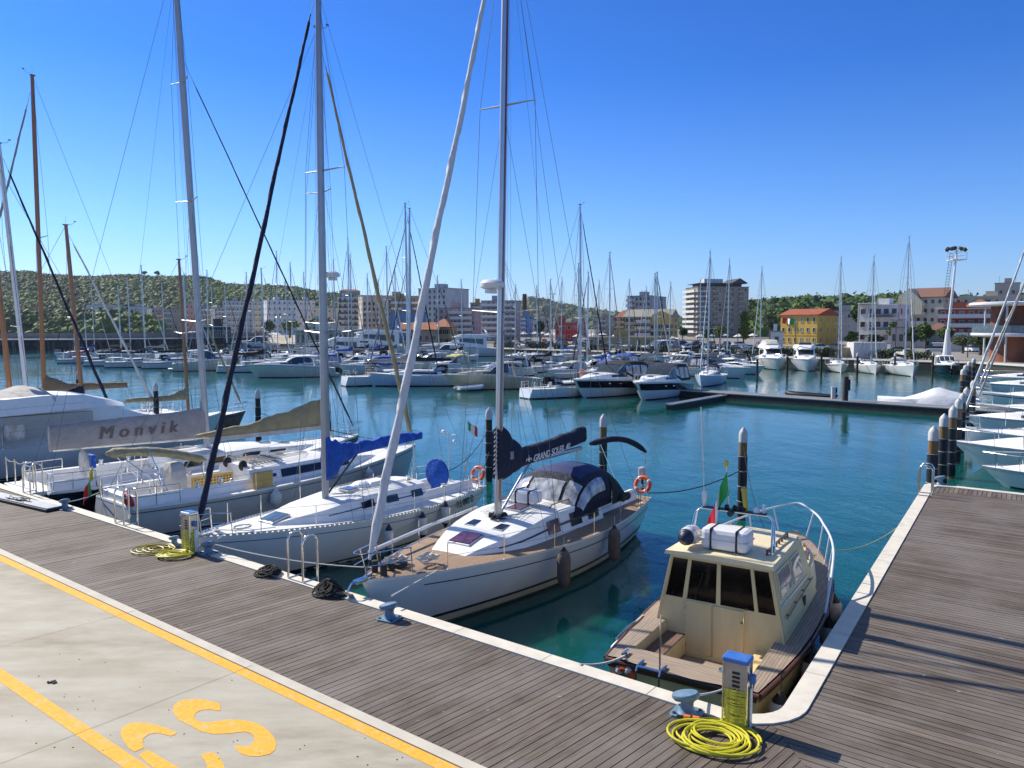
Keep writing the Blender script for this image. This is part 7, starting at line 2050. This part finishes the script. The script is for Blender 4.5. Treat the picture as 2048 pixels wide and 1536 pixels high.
for a in (
    (172, 228, 610, 620, 'long low white hotel at the foot of the wooded hill, leftmost building', WH, 3, 8, 0),
    (228, 292, 613, 640, 'pale blue white block second from the left, before the wooded hill', (.45, .50, .55), 4, 9, 0),
    (292, 322, 616, 600, 'narrow cream house with an orange red side, left of the taupe block', CRE, 4, 4, 15),
    (310, 332, 622, 590, 'small terracotta house wedged before the cream one', TER, 4, 3, 0),
    (322, 360, 618, 560, 'taupe apartment block left of the brown wooden mast', (.40, .34, .28), 5, 4, 0),
    (358, 392, 608, 600, 'pinkish block right behind the brown wooden mast', PNK, 5, 4, 0),
    (388, 420, 612, 560, 'beige block behind the dark harbour shed', BEI, 6, 4, 0),
    (418, 450, 616, 540, 'grey cream block with rows of balconies, right of the dark shed', (.45, .43, .38), 6, 4, 12),
    (444, 500, 602, 600, 'wide grey blue apartment block left of the white square block', (.38, .42, .48), 6, 7, 0),
    (498, 528, 603, 640, 'yellowish block squeezed against the white square block', CRE, 6, 4, 0),
    (524, 590, 600, 560, 'clean white square block with dark windows', (.68, .69, .70), 6, 6, 14),
    (588, 628, 601, 660, 'pale block with a small tower, right of the white square block', WH, 5, 5, 0),
    (624, 680, 616, 620, 'low cream houses right of the near double mast', CRE, 4, 6, 0),
    (1040, 1066, 632, 420, 'bright blue block right of the grey balcony block', (.12, .28, .60), 5, 3, 0),
    (1066, 1100, 640, 440, 'small cream block right of the bright blue one', CRE, 4, 4, 0),
    (1150, 1175, 640, 420, 'small pink house right of the red kiosk', PNK, 3, 3, 0),
    (1195, 1236, 634, 430, 'low beige block just left of the yellow hotel', BEI, 4, 4, 0),
    (940, 972, 606, 380, 'ochre block behind the pink hotel', OCH, 6, 4, 0),
    ):
    bldg(a[0], a[1], a[2], a[3], a[4], a[5], a[6], a[7], phi=a[8], group=BG, balc=(.1, .9, RAILM) if a[6] > 5 else ((.0, .45, RAILM) if a[0] % 3 else None))
bldg(672, 722, 594, 400, 'white hotel with dark balconies, right of the near double mast', WH, 7, 5, group=BG, balc=(.05, .95, RAILD))
bldg(714, 838, 592, 360, 'long cream hotel with tall dark vertical window strips', (.55, .50, .42), 8, 13, phi=10, group=BG, ww=1.3, wh=3.6)
bldg(772, 842, 597, 330, 'ochre apartment house in front of the long cream hotel', OCH, 7, 6, group=BG, balc=(.1, .9, RAILM))
bldg(834, 936, 577, 320, 'tallest grey white block with a big blank blue grey side wall', (.46, .48, .50), 9, 6, phi=-38, depth=30, sidecols=0, group=BG)
b, Wd, D, H_, fh = bldg(868, 962, 617, 270, 'pink hotel below the tall block with the blue grey wall', (.52, .34, .33), 6, 9, phi=-12, group=BG, balc=(.35, .95, RAILM))
bldg(776, 848, 625, 260, 'low bright blue building under the olive furled sail', BLU, 4, 3, group=BG)
bldg(962, 1042, 602, 300, 'grey blue apartment block with full width balconies behind the near mast', (.33, .37, .42), 7, 7, group=BG, balc=(0, 1, RAILM), phi=-10)
bldg(858, 912, 638, 225, 'small yellow house with an orange tiled hip roof', (.52, .36, .14), 2, 5, roof='hip', group=BG, phi=-12, win='shut')
bldg(800, 870, 645, 215, 'low building with an orange tiled roof left of the yellow house', (.45, .30, .2), 1, 5, roof='gable', group=BG)
bldg(1113, 1156, 646, 300, 'bright red kiosk building among the masts', (.62, .03, .035), 2, 4, group=BG, roof='flat')
# pale green pavilion with columns
o, Wd, D, H_, fh = bldg(585, 748, 660, 205, 'long pale green pavilion with white columns behind the second row', (.42, .47, .43), 1, 18, wh=2.2, roof='flat', rcol=mat('pale_roof', (.5, .55, .52), .6), group=BG)
for k in range(19): b = MB(); b.lathe([(.14, 0), (.12, H_)], n=8, c=(-Wd / 2 + Wd * k / 18, -D / 2 - 1.6, 0)); b.build('column', RAILM, o)
b = MB(); b.box((0, -D / 2 - 1.2, H_ + .0), (Wd + .5, 2.6, .3)); b.build('canopy', RAILM, o)
bldg(600, 640, 648, 210, 'glass roofed upper room on the pale green pavilion', (.30, .38, .38), 1, 6, wh=1.6, z0=GZ + 3, group=BG)
# dark harbour shed on the breakwater
o, Wd, D, H_, fh = bldg(388, 450, 654, 215, 'dark harbour shed with a flat white roof edge on the breakwater', (.05, .05, .05), 1, 7, roof='flat', rcol=RAILM, z0=2.9, depth=8, wh=2)
# chimney stack
b = MB(); p = PD(1049, 650, 500); b.lathe([(1.6, GZ), (1.35, PD(1049, 588, 500).z)], (p.x, p.y, 0), 12); tag(b.build('chimney_stack', mat('chimney_brick', (.06, .04, .035), .9)), 'tall dark brick chimney stack behind the town centre', 'chimney')
# yellow hotel with pediment and the modern glass tower behind it
bldg(1262, 1340, 592, 330, 'modern grey and glass apartment tower behind the yellow hotel', (.36, .37, .40), 8, 6, phi=-20, depth=20, balc=(0, .35, RAILM), ww=2.2, wh=1.9, group=BG)
b = MB(); 
o, Wd, D, H_, fh = bldg(1255, 1362, 618, 262, 'yellow hotel with a grey tiled roof and small pediment', (.58, .42, .16), 4, 9, roof='gable', phi=-14, rcol=mat('slate_tiles', (.28, .27, .23), .8), win='shut', group=BG, balc=(.25, .6, RAILM), roofh=2.6)
b = MB(); b.loft([[(Wd * .32 + x, y, z) for x, z in ((-3.2, H_ - 2.5), (3.2, H_ - 2.5), (3.2, H_ + .6), (0, H_ + 2.0), (-3.2, H_ + .6))] for y in (-D / 2 - .6, -D / 2 + 2)]); b.build('pediment', mat('wall_58_42_16', YEL), o)
bldg(1236, 1268, 620, 285, 'narrow yellow wing left of the yellow hotel', (.58, .42, .16), 5, 3, roof='hip', win='shut', group=BG)
bldg(1180, 1330, 676, 215, 'low ochre terrace building below the yellow hotel', (.40, .30, .12), 1, 8, group=BG, wh=1.8)
# tall hotel
o, Wd, D, H_, fh = bldg(1378, 1502, 574, 400, 'tall taupe hotel with ten floors of balconies and a dark penthouse', (.30, .255, .20), 10, 8, phi=22, depth=18, sidecols=2, group=BG, ww=1.6, wh=1.7)
for f in range(1, 10):
    z = fh * f + .1
    b = MB(); b.box((-Wd / 2 - .9, 0, z), (1.8, D * .95, .2)); b.box((-Wd / 2 - 1.75, 0, z + .6), (.1, D * .95, 1.0)); b.box((-Wd / 2 + 2, -D / 2 - .75, z + .3), (5.5, 1.5, .8)); b.build('balcony', mat('wall_60_60_57', WH), o)
    for k in (.35, .6, .85): b = MB(); b.box((Wd * (k - .5), -D / 2 - .5, z + .4), (3.0, 1.0, .9)); b.build('balcony', mat('balcony_taupe', (.38, .34, .29), .8), o)
b = MB(); b.box((0, 0, H_ + 1.9), (Wd * .96, D * .9, .25))
b.box((0, 0, H_ + .9), (Wd * .8, D * .7, 1.9)); b.build('penthouse', mat('dark_penthouse', (.05, .05, .06), .6), o)
b = MB(); b.box((-Wd * .1, 0, H_ + 3.2), (10, 5, 2.6)); b.build('roof_plant', mat('wall_60_60_57', WH), o)
b = MB(); b.add([(Wd * .18, -D * .45, H_ + 2.1), (Wd * .5, -D * .45, H_ + 2.1), (Wd * .34, -D * .45, H_ + 4.6), (Wd * .18, D * .45, H_ + 2.1), (Wd * .5, D * .45, H_ + 2.1), (Wd * .34, D * .45, H_ + 4.6)], [(0, 1, 2), (3, 5, 4), (0, 2, 5, 3), (1, 4, 5, 2), (0, 3, 4, 1)]); b.build('roof_gable', mat('dark_penthouse', (.05, .05, .06), .6), o)
# yellow barracks
o, Wd, D, H_, fh = bldg(1577, 1687, 617, 235, 'bright yellow three storey building with a red tiled roof and tricolour flag', (.62, .41, .075), 3, 6, roof='gable', phi=-30, depth=12, ww=.85, wh=1.3, sidecols=3, rcol=mat('red_tiles', (.33, .085, .04), .8, var=.2, scale=.8), roofh=1.9)
b = MB(); b.box((0, -D / 2 - .05, fh * .98), (Wd, .1, .14)); b.build('string_course', mat('wall_62_40_7', (.55, .36, .07)), o)
flag(o, (-Wd * .42, -D / 2 - .3, fh * 2.75), 4.0, 1.7, .0, seed=5, sag_=.12, mats=(REDF, WHTM, GRNM))
bldg(1548, 1572, 664, 215, 'white truck like shed left of the yellow building', WH, 1, 1, group=BG, depth=6)
o, Wd, D, H_, fh = bldg(1738, 1832, 610, 250, 'modern white house with glazed corner and flat overhanging roofs', (.66, .66, .64), 3, 5, phi=-18, roof='flat', rcol=RAILM, ww=2.6, wh=1.8, group=BG, balc=(.3, 1, GLASSB, RAILM))
b = MB(); 
for x in (-.48, -.2): b.box((Wd * x, -D / 2 - 1.5, H_ * .5 + 1.2), (.3, .3, H_ * .95))
b.box((Wd * -.25, -D / 2 - .8, H_ + .6), (Wd * .5, 2.6, .3)); b.build('pergola', RAILM, o)
bldg(1665, 1735, 622, 300, 'pale building peeping behind the yellow building and its mast', GRY, 3, 4, group=BG)
o, Wd, D, H_, fh = bldg(1828, 1926, 574, 275, 'large cream villa with stepped gables and brown roofs', (.58, .54, .40), 5, 6, phi=-16, depth=15, roof='gable', rcol=mat('brown_tiles', (.20, .10, .07), .8, var=.2), group=BG, balc=(.0, .6, RAILM), roofh=3.5)
b = MB(); b.loft([[(-Wd * .25 + x, y, z) for x, z in ((-4, H_ - 6), (4, H_ - 6), (4, H_ - 1.5), (-.5, H_ + 3), (-4, H_ + .5))] for y in (-D / 2 - 2, 0)]); b.build('gable_wing', mat('wall_57_54_40', (.58, .54, .40), .85), o)
bldg(1925, 2140, 592, 300, 'very long beige building with a flat pale roof along the ridge at right', (.48, .43, .33), 3, 16, roof='flat', rcol=mat('pale_eaves', (.6, .58, .48), .7), group=BG, z0=GZ + 6)
bldg(2006, 2048, 566, 320, 'small beige roof tower on the long ridge building', (.45, .38, .32), 1, 2, z0=GZ + 16, group=BG)
bldg(1950, 2003, 598, 262, 'orange brown house with tiled roof behind the brick apartments', (.40, .20, .10), 4, 4, roof='hip', group=BG)
bldg(1905, 2004, 618, 225, 'red brick apartment house with white balcony slabs', (.27, .06, .035), 4, 6, balc=(0, 1, RAILM, RAILM), group=BG, roof='flat', rcol=RAILM)
bldg(1874, 1928, 646, 205, 'small olive grey house left of the red brick apartments', (.34, .33, .26), 2, 4, group=BG, roof='hip', rcol=mat('brown_tiles', (.20, .10, .07), .8, var=.2))
bldg(1808, 1870, 656, 200, 'low pinkish house with arched porch below the cream villa', (.50, .42, .36), 1, 5, group=BG, wh=2, roof='flat')
bldg(2010, 2120, 605, 240, 'pale pink house at the right edge under the long building', (.50, .42, .38), 4, 4, group=BG)
b = MB(); wb = root('wall', PD(1733, 700, 137), 0, 'plain white wall block standing on the far right quay', 'wall'); wb.location.z = GZ
b.box((0, 0, 1.35), (5.8, 3, 2.75)); b.build('block', mat('white_wall', (.62, .61, .60), .8, dirt=.15), wb); b = MB(); b.box((-5.3, .3, .9), (4.8, .4, 1.8)); b.build('low_wing', mat('sandy_wall', (.42, .34, .2), .85), wb)
bldg(1880, 1990, 688, 170, 'long pale retaining wall right of the floodlight tower', (.5, .48, .45), 1, 1, group=None, depth=3, roof='flat', rcol=RAILM, skip=((0, 0),), cat='wall', name='retaining_wall')
for x0, x1, y, d, lab in ((60, 100, 546, 1230, 'villa on the hill crest behind the white mast'), (100, 130, 548, 1240, 'second villa on the hill crest at upper left'), (680, 720, 578, 1260, 'pinkish houses on the ridge left of the olive furled sail')):
    bldg(x0, x1, y, d, lab, (.40, .36, .34), 2, 6, roof='hip', z0=PD(x0, y + 13, d).z, depth=14)
# control building at the right edge
o = root('harbour_office', PD(2030, 735, 122), 0, 'round rust coloured tower with white disc balconies at the right edge', 'building'); o.location.z = GZ
b = MB(); b.lathe([(3.6, 0), (3.6, 8.6)], n=28); b.build('drum', mat('rust_cladding', (.22, .07, .03), .7, var=.35, scale=.6, dirt=.4), o, smooth=True)
for z, rr in ((8.6, 6.6), (3.9, 6.2)):
    b = MB(); b.lathe([(rr * .96, z), (rr, z + .2), (rr, z + .5), (rr * .96, z + .6)], n=36); sb_ = b.build('disc_slab', mat('white_render', (.72, .73, .74), .6), o, smooth=True)
    if z < 5:
        b = MB(); b.lathe([(rr - .1, z + .6), (rr - .1, z + 1.7)], n=36); b.build('glass_rail', GLASSB, sb_)
for a in (3.3, 3.9, 4.5, 5.1): b = MB(); b.lathe([(.14, 0), (.14, 8.6)], n=8, c=(cos(a) * 5.6, sin(a) * 5.6, 0)); b.build('column', RAILM, o)
# floodlight tower
o = root('floodlight_tower', PD(1893, 722, 128), 0, 'tall floodlight tower with a ladder, platform and lamp cluster', 'floodlight tower'); o.location.z = GZ
ht = PD(1905, 500, 128).z - GZ; T_ = Vector((.95, 0, ht))
b = MB(); b.tube([(0, 0, 3.2), T_], [.24, .15], 12); b.build('pole', MASTW, o, smooth=True)
b = MB(); b.lathe([(.75, 0), (.7, .3), (.27, 5)], n=12); b.build('base_cone', MASTW, o)
b = MB()
for s in (-.25, .25): b.tube([(-.75 + s, -.1, 9.5), (.05 + s, -.1, ht - .6)], .035, 4)
for k in range(18): f = k / 17; b.tube([(-1.0 + .8 * f, -.1, 9.5 + (ht - 10.1) * f), (-.5 + .8 * f, -.1, 9.5 + (ht - 10.1) * f)], .03, 4)
b.build('ladder', RAILD, o)
b = MB(); b.box(T_ + Vector((0, 0, -1.6)), (2.2, 2.0, .15))
for z in (-1.0, -.4):
    for y in (-1, 1): b.box(T_ + Vector((0, y, z)), (2.2, .06, .06))
for x in (-1.1, 1.1):
    for y in (-1, 1): b.box(T_ + Vector((x, y, -1.0)), (.07, .07, 1.2))
pf = b.build('platform', MASTW, o)
for x, y in ((-1.5, 0), (-.6, -.4), (.4, -.4), (1.3, 0), (-.5, .4), (.9, .4)):
    b = MB(); b.box(T_ + Vector((x, y, .25 if abs(x) < 1 else .1)), (.62, .4, .5), rz=.3, ry=.5 * x, rx=.4); b.build('floodlight', RUB, pf)

# ------------------------------------------------------------------ trees, hedges, lamp posts, cars, parasols
TG = 'trees between the harbour and the town'
TREES = [(1720, 690, 601, 262, 50, 0, 'dark tree right behind the yellow building'), (1745, 690, 606, 270, 34, 0, 'dark tree against the left of the modern white house'), (1815, 650, 600, 300, 34, 1, 'tree between the modern white house and the cream villa'),
         (1660, 640, 602, 330, 44, 0, 'tall dark tree above the red tiled roof'), (1610, 640, 606, 330, 40, 1, 'rounded tree above the left end of the red tiled roof'), (1570, 660, 610, 320, 36, 1, 'tree left of the yellow building roof'),
         (1540, 670, 615, 310, 40, 3, 'olive green tree right of the tall hotel'), (1487, 690, 624, 250, 30, 1, 'tall narrow green tree in front of the tall hotel'), (1440, 690, 650, 235, 34, 2, 'light green tree at the foot of the tall hotel'), (1415, 690, 652, 235, 26, 1, 'round green tree left of the light green one by the tall hotel'),
         (1365, 690, 648, 240, 22, 0, 'small tree between the yellow hotel and the tall hotel'), (1080, 690, 640, 300, 24, 0, 'dark tree right of the bright blue block'), (540, 690, 640, 420, 36, 3, 'olive tree clump below the white square block'), (640, 690, 635, 400, 60, 3, 'broad olive green tree left of the near double mast'),
         (580, 690, 638, 400, 44, 2, 'yellowish tree under the white square block'), (225, 664, 632, 560, 46, 0, 'dark tree clump in front of the pale blue white block'), (190, 664, 640, 560, 34, 1, 'tree clump left before the long low white hotel'), (255, 664, 640, 560, 30, 0, 'dark tree right of the big clump on the beach road'),
         (1960, 720, 665, 150, 60, 3, 'bushy olive tree left of the rust coloured tower'), (1850, 700, 645, 190, 40, 1, 'dark ivy covered tree right of the low pinkish house'), (1890, 700, 650, 185, 36, 0, 'dark tree behind the floodlight tower'), (2030, 650, 620, 220, 50, 1, 'leafy tree above the rust coloured tower'),
         (1140, 690, 640, 320, 20, 0, 'small dark tree behind the red kiosk'), (1792, 700, 640, 215, 44, 1, 'leafy tree in front of the modern white house'), (1822, 705, 654, 185, 36, 0, 'dark tree left of the low pinkish house'), (1925, 716, 668, 160, 44, 3, 'bushy tree just right of the floodlight tower base'), (1700, 705, 660, 200, 36, 1, 'tree behind the white wall block'), (1750, 705, 668, 190, 40, 0, 'dark bush like tree right of the white wall block'), (290, 560, 540, 1290, 12, 0, 'umbrella pine standing up on the hill crest, left of a pair'), (315, 560, 541, 1290, 14, 0, 'umbrella pine standing up on the hill crest, right of a pair')]
for i, (px, yb, yt, d, wp, mi, lab) in enumerate(TREES):
    o = tree_at(px, yb, yt, d, wp, lab, TG, kind='tall' if 'narrow' in lab else 'round', m=mi, seed=i)
    if 'crest' in lab: zt = PD(px, yt, d).z; o.location.z = zt - 12; o.scale = (1.6, 1.6, 12 / 8)
HG = 'clipped hedge blocks along the far quay'
proto = None; R = random.Random(20)
hx = [1010 + 62 * k for k in range(9)] + [1580, 1640, 1775, 1800, 1840]
for i, px in enumerate(hx):
    yb = 698 + (px - 1000) * .034 if px < 1560 else 716 + (px - 1590) * .02
    p = P(px, yb - 1.5, GZ)
    lab = 'dark green hedge block on the far quay, %s from the left' % ORD[i]
    if proto is None:
        proto = root('hedge', p, 0, lab, 'hedge', HG); b = MB()
        for k in range(12): leaves(b, (-2.6 + .48 * k, 0, .75), (.75, .8, .75), 55, .17, R, .5)
        b.build('foliage', LF[3], proto); o = proto
    else:
        o = proto.copy(); col.objects.link(o); o['label'] = lab
        for ch in list(proto.children): c = ch.copy(); col.objects.link(c); c.parent = o
    o.location = p; k = p.y / 175 * R.uniform(.8, 1.15); o.scale = (k, 1, R.uniform(.9, 1.3)); o.rotation_euler.z = -.12
def parts_car():
    b = MB(); L, W_ = 4.3, 1.74
    prof = [(-2.15, .45, .62), (-2.1, .3, .9), (-1.2, .28, .98), (.9, .28, .95), (1.9, .3, .80), (2.15, .4, .6)]
    b.loft([[(x, y * (.94 if abs(x) > 2 else 1), z) for y, z in ((-.87, z0), (-.87, z1 - .06), (-.8, z1), (.8, z1), (.87, z1 - .06), (.87, z0))] for x, z0, z1 in prof]); B_ = b
    r = MB(); r.loft([[(x, y, z) for y, z in ((-w, z0), (-w, z1), (w, z1), (w, z0))] for x, w, z0, z1 in ((-1.0, .60, 1.42, 1.46), (-.7, .62, 1.43, 1.49), (.1, .62, 1.43, 1.49), (.35, .6, 1.40, 1.44))])
    g = MB(); g.loft([[(x, y * k, z) for y, z in ((-.80, .94), (.80, .94), (.80 * 1, 1), (-.80 * 1, 1))] for x, k in ((0, 1),)], cap=False) if 0 else None
    g = MB(); g.add([(-1.75, -.78, .94), (1.15, -.78, .94), (1.15, .78, .94), (-1.75, .78, .94), (-1.15, -.62, 1.44), (.42, -.62, 1.44), (.42, .62, 1.44), (-1.15, .62, 1.44)], [(0, 1, 5, 4), (1, 2, 6, 5), (2, 3, 7, 6), (3, 0, 4, 7), (4, 5, 6, 7)])
    w = MB(); w.lathe([(.31, -.1), (.33, -.05), (.33, .05), (.31, .1)], n=14, M=Matrix.Rotation(pi / 2, 3, 'X'))
    return B_, r, g, w
cb, cr, cg, cw = parts_car(); CM = {}
def car(loc, rz, cname, cc, label):
    if cname not in CM:
        m = mat('car_' + cname, cc, .25, coat=.8, var=.02)
        objs = [cb.build('body', m, None, smooth=True), cr.build('roof', m), cg.build('windows', GLASS), cw.build('wheel', RUB)]
        CM[cname] = [o.data for o in objs]
        for o in objs: bpy.data.objects.remove(o)
    o = root('car', loc, rz, label, 'car', 'cars parked behind the far quay')
    for nm, me in zip(('body', 'roof', 'windows'), CM[cname]): c = bpy.data.objects.new(nm, me); col.objects.link(c); c.parent = o
    for x in (-1.35, 1.35):
        for y in (-.8, .8): c = bpy.data.objects.new('wheel', CM[cname][3]); col.objects.link(c); c.parent = o; c.location = (x, y, .33)
    return o
CC = {'silver': (.45, .46, .47), 'white': (.72, .72, .72), 'black': (.015, .015, .02), 'dark blue': (.02, .04, .15), 'red': (.45, .02, .02), 'grey': (.16, .17, .18)}
R = random.Random(33)
rows = [('front', 1015, 1560, 696, 20, .030), ('middle', 1020, 1550, 690, 20, .026), ('back', 1030, 1545, 685, 18, .018)]
for rn, xa, xb, y0, n, sl_ in rows:
    for k in range(n):
        px = xa + (xb - xa) * (k + R.uniform(-.2, .2)) / (n - 1); cn = R.choice(['silver', 'white', 'white', 'black', 'dark blue', 'red', 'grey', 'silver'])
        car(P(px, y0 + (px - 1000) * sl_ - (3 if rn == 'front' else 0), GZ), R.choice([1.2, 1.5, -1.6, .2]) + R.uniform(-.15, .15), cn, CC[cn], '%s car, %s from the left in the %s row behind the far quay' % (cn, ORD[k], rn))
for i, (px, py, cn) in enumerate(((1592, 706, 'silver'), (1612, 702, 'black'), (1640, 700, 'white'), (1668, 699, 'grey'), (1790, 708, 'dark blue'), (1871, 706, 'silver'), (1940, 704, 'white'), (1960, 700, 'white'))):
    car(P(px, py, GZ), R.uniform(0, 3), cn, CC[cn], '%s car, %s of those between yellow building and rust coloured tower' % (cn, ORD[i]))
p0 = None
for i in range(26):
    px, py = (1003 + i * 11.5 + R.uniform(-3, 3), 676 + R.uniform(-3, 5)) if i < 12 else (1155 + (i - 12) * 27 + R.uniform(-5, 5), 682 + R.uniform(-3, 4))
    loc = P(px, py, GZ); lab = 'white market parasol, %s from the left among the car park stalls' % (ORD + ['twenty ' + s for s in ORD])[i]
    if p0 is None:
        p0 = root('parasol', loc, 0, lab, 'parasol', 'white parasols behind the car park'); b = MB(); b.tube([(0, 0, 0), (0, 0, 2.9)], .04, 5); b.build('pole', RAILM, p0); b = MB(); b.lathe([(2.0, 2.1), (1.95, 2.2), (.05, 3.1)], n=8); b.build('canopy', mat('parasol_white', (.66, .65, .62), .8), p0); o = p0
    else:
        o = p0.copy(); col.objects.link(o); o['label'] = lab
        for ch in list(p0.children): c = ch.copy(); col.objects.link(c); c.parent = o
    o.location = loc
bu = None; cols_ = [(.66, .64, .58), (.62, .60, .52), (.30, .38, .52)]
for i in range(150):
    px = R.uniform(60, 560); py = R.uniform(665.5, 667.5) if px < 300 else R.uniform(667.5 + (px - 300) * .035, 670 + (px - 300) * .05)
    loc = P(px, py - 1.6, GZ)
    if bu is None:
        bu = root('beach_umbrella', loc, 0, 'white beach umbrella in the rows on the far sandy beach', 'beach umbrella', 'beach umbrellas on the far beach'); b = MB(); b.tube([(0, 0, 0), (0, 0, 2.6)], .06, 4); b.build('pole', RAILM, bu); b = MB(); b.lathe([(1.7, 2.1), (1.6, 2.3), (.05, 2.8)], n=8); b.build('canopy', mat('parasol_white', (.66, .65, .62), .8), bu); o = bu
    else:
        o = bu.copy(); col.objects.link(o)
        for ch in list(bu.children): c = ch.copy(); col.objects.link(c); c.parent = o
    o.location = loc
lp = None
for i, (px, yb, yt) in enumerate(((1105, 690, 588), (1000, 694, 640), (1062, 694, 648), (1125, 694, 645), (1190, 696, 642), (1236, 697, 650), (1290, 698, 652), (1395, 700, 648), (1475, 702, 650), (1590, 706, 660), (1790, 708, 640), (1935, 715, 660))):
    loc = P(px, yb, GZ); h = PD(px, yt, loc.y).z - GZ
    lab = ['tall lamp mast with four heads left of the red kiosk'] + ['street lamp on the far quay, %s from the left' % s for s in ORD]
    if lp is None or i == 1:
        o = root('street_lamp', loc, 0, lab[i], 'street lamp', 'street lamps of the far quay'); b = MB(); b.tube([(0, 0, 0), (0, 0, h)], [.10, .06], 7); b.build('post', RAILD, o)
        for s in ((-1, 1) if i else (-1, 1, -.4, .4)): b = MB(); b.box((.8 * s, 0, h), (.7, .3, .15)); b.box((.4 * s, 0, h - .02), (.8, .06, .05)); b.build('lamp_head', RAILD, o)
        if i == 1: lp, lph = o, h
        else: lp = o
    else:
        o = lp.copy(); col.objects.link(o); o['label'] = lab[i]; o.location = loc; o.scale = (1, 1, h / lph)
        for ch in list(lp.children): c = ch.copy(); col.objects.link(c); c.parent = o

# ------------------------------------------------------------------ thin sea haze
hm = bpy.data.materials.new('haze'); hm.use_nodes = True; hn = hm.node_tree.nodes; hl = hm.node_tree.links
hn.remove(hn['Principled BSDF']); pv = hn.new('ShaderNodeVolumePrincipled'); pv.inputs['Color'].default_value = (.80, .88, 1, 1); pv.inputs['Density'].default_value = .00005; pv.inputs['Anisotropy'].default_value = .3
hl.new(pv.outputs[0], hn['Material Output'].inputs['Volume'])
b = MB(); b.box((0, 4300, 95), (12500, 9200, 196)); o = b.build('haze', hm); o['kind'] = 'stuff'; o['label'] = 'thin bluish sea haze over the whole harbour'; o['category'] = 'haze'
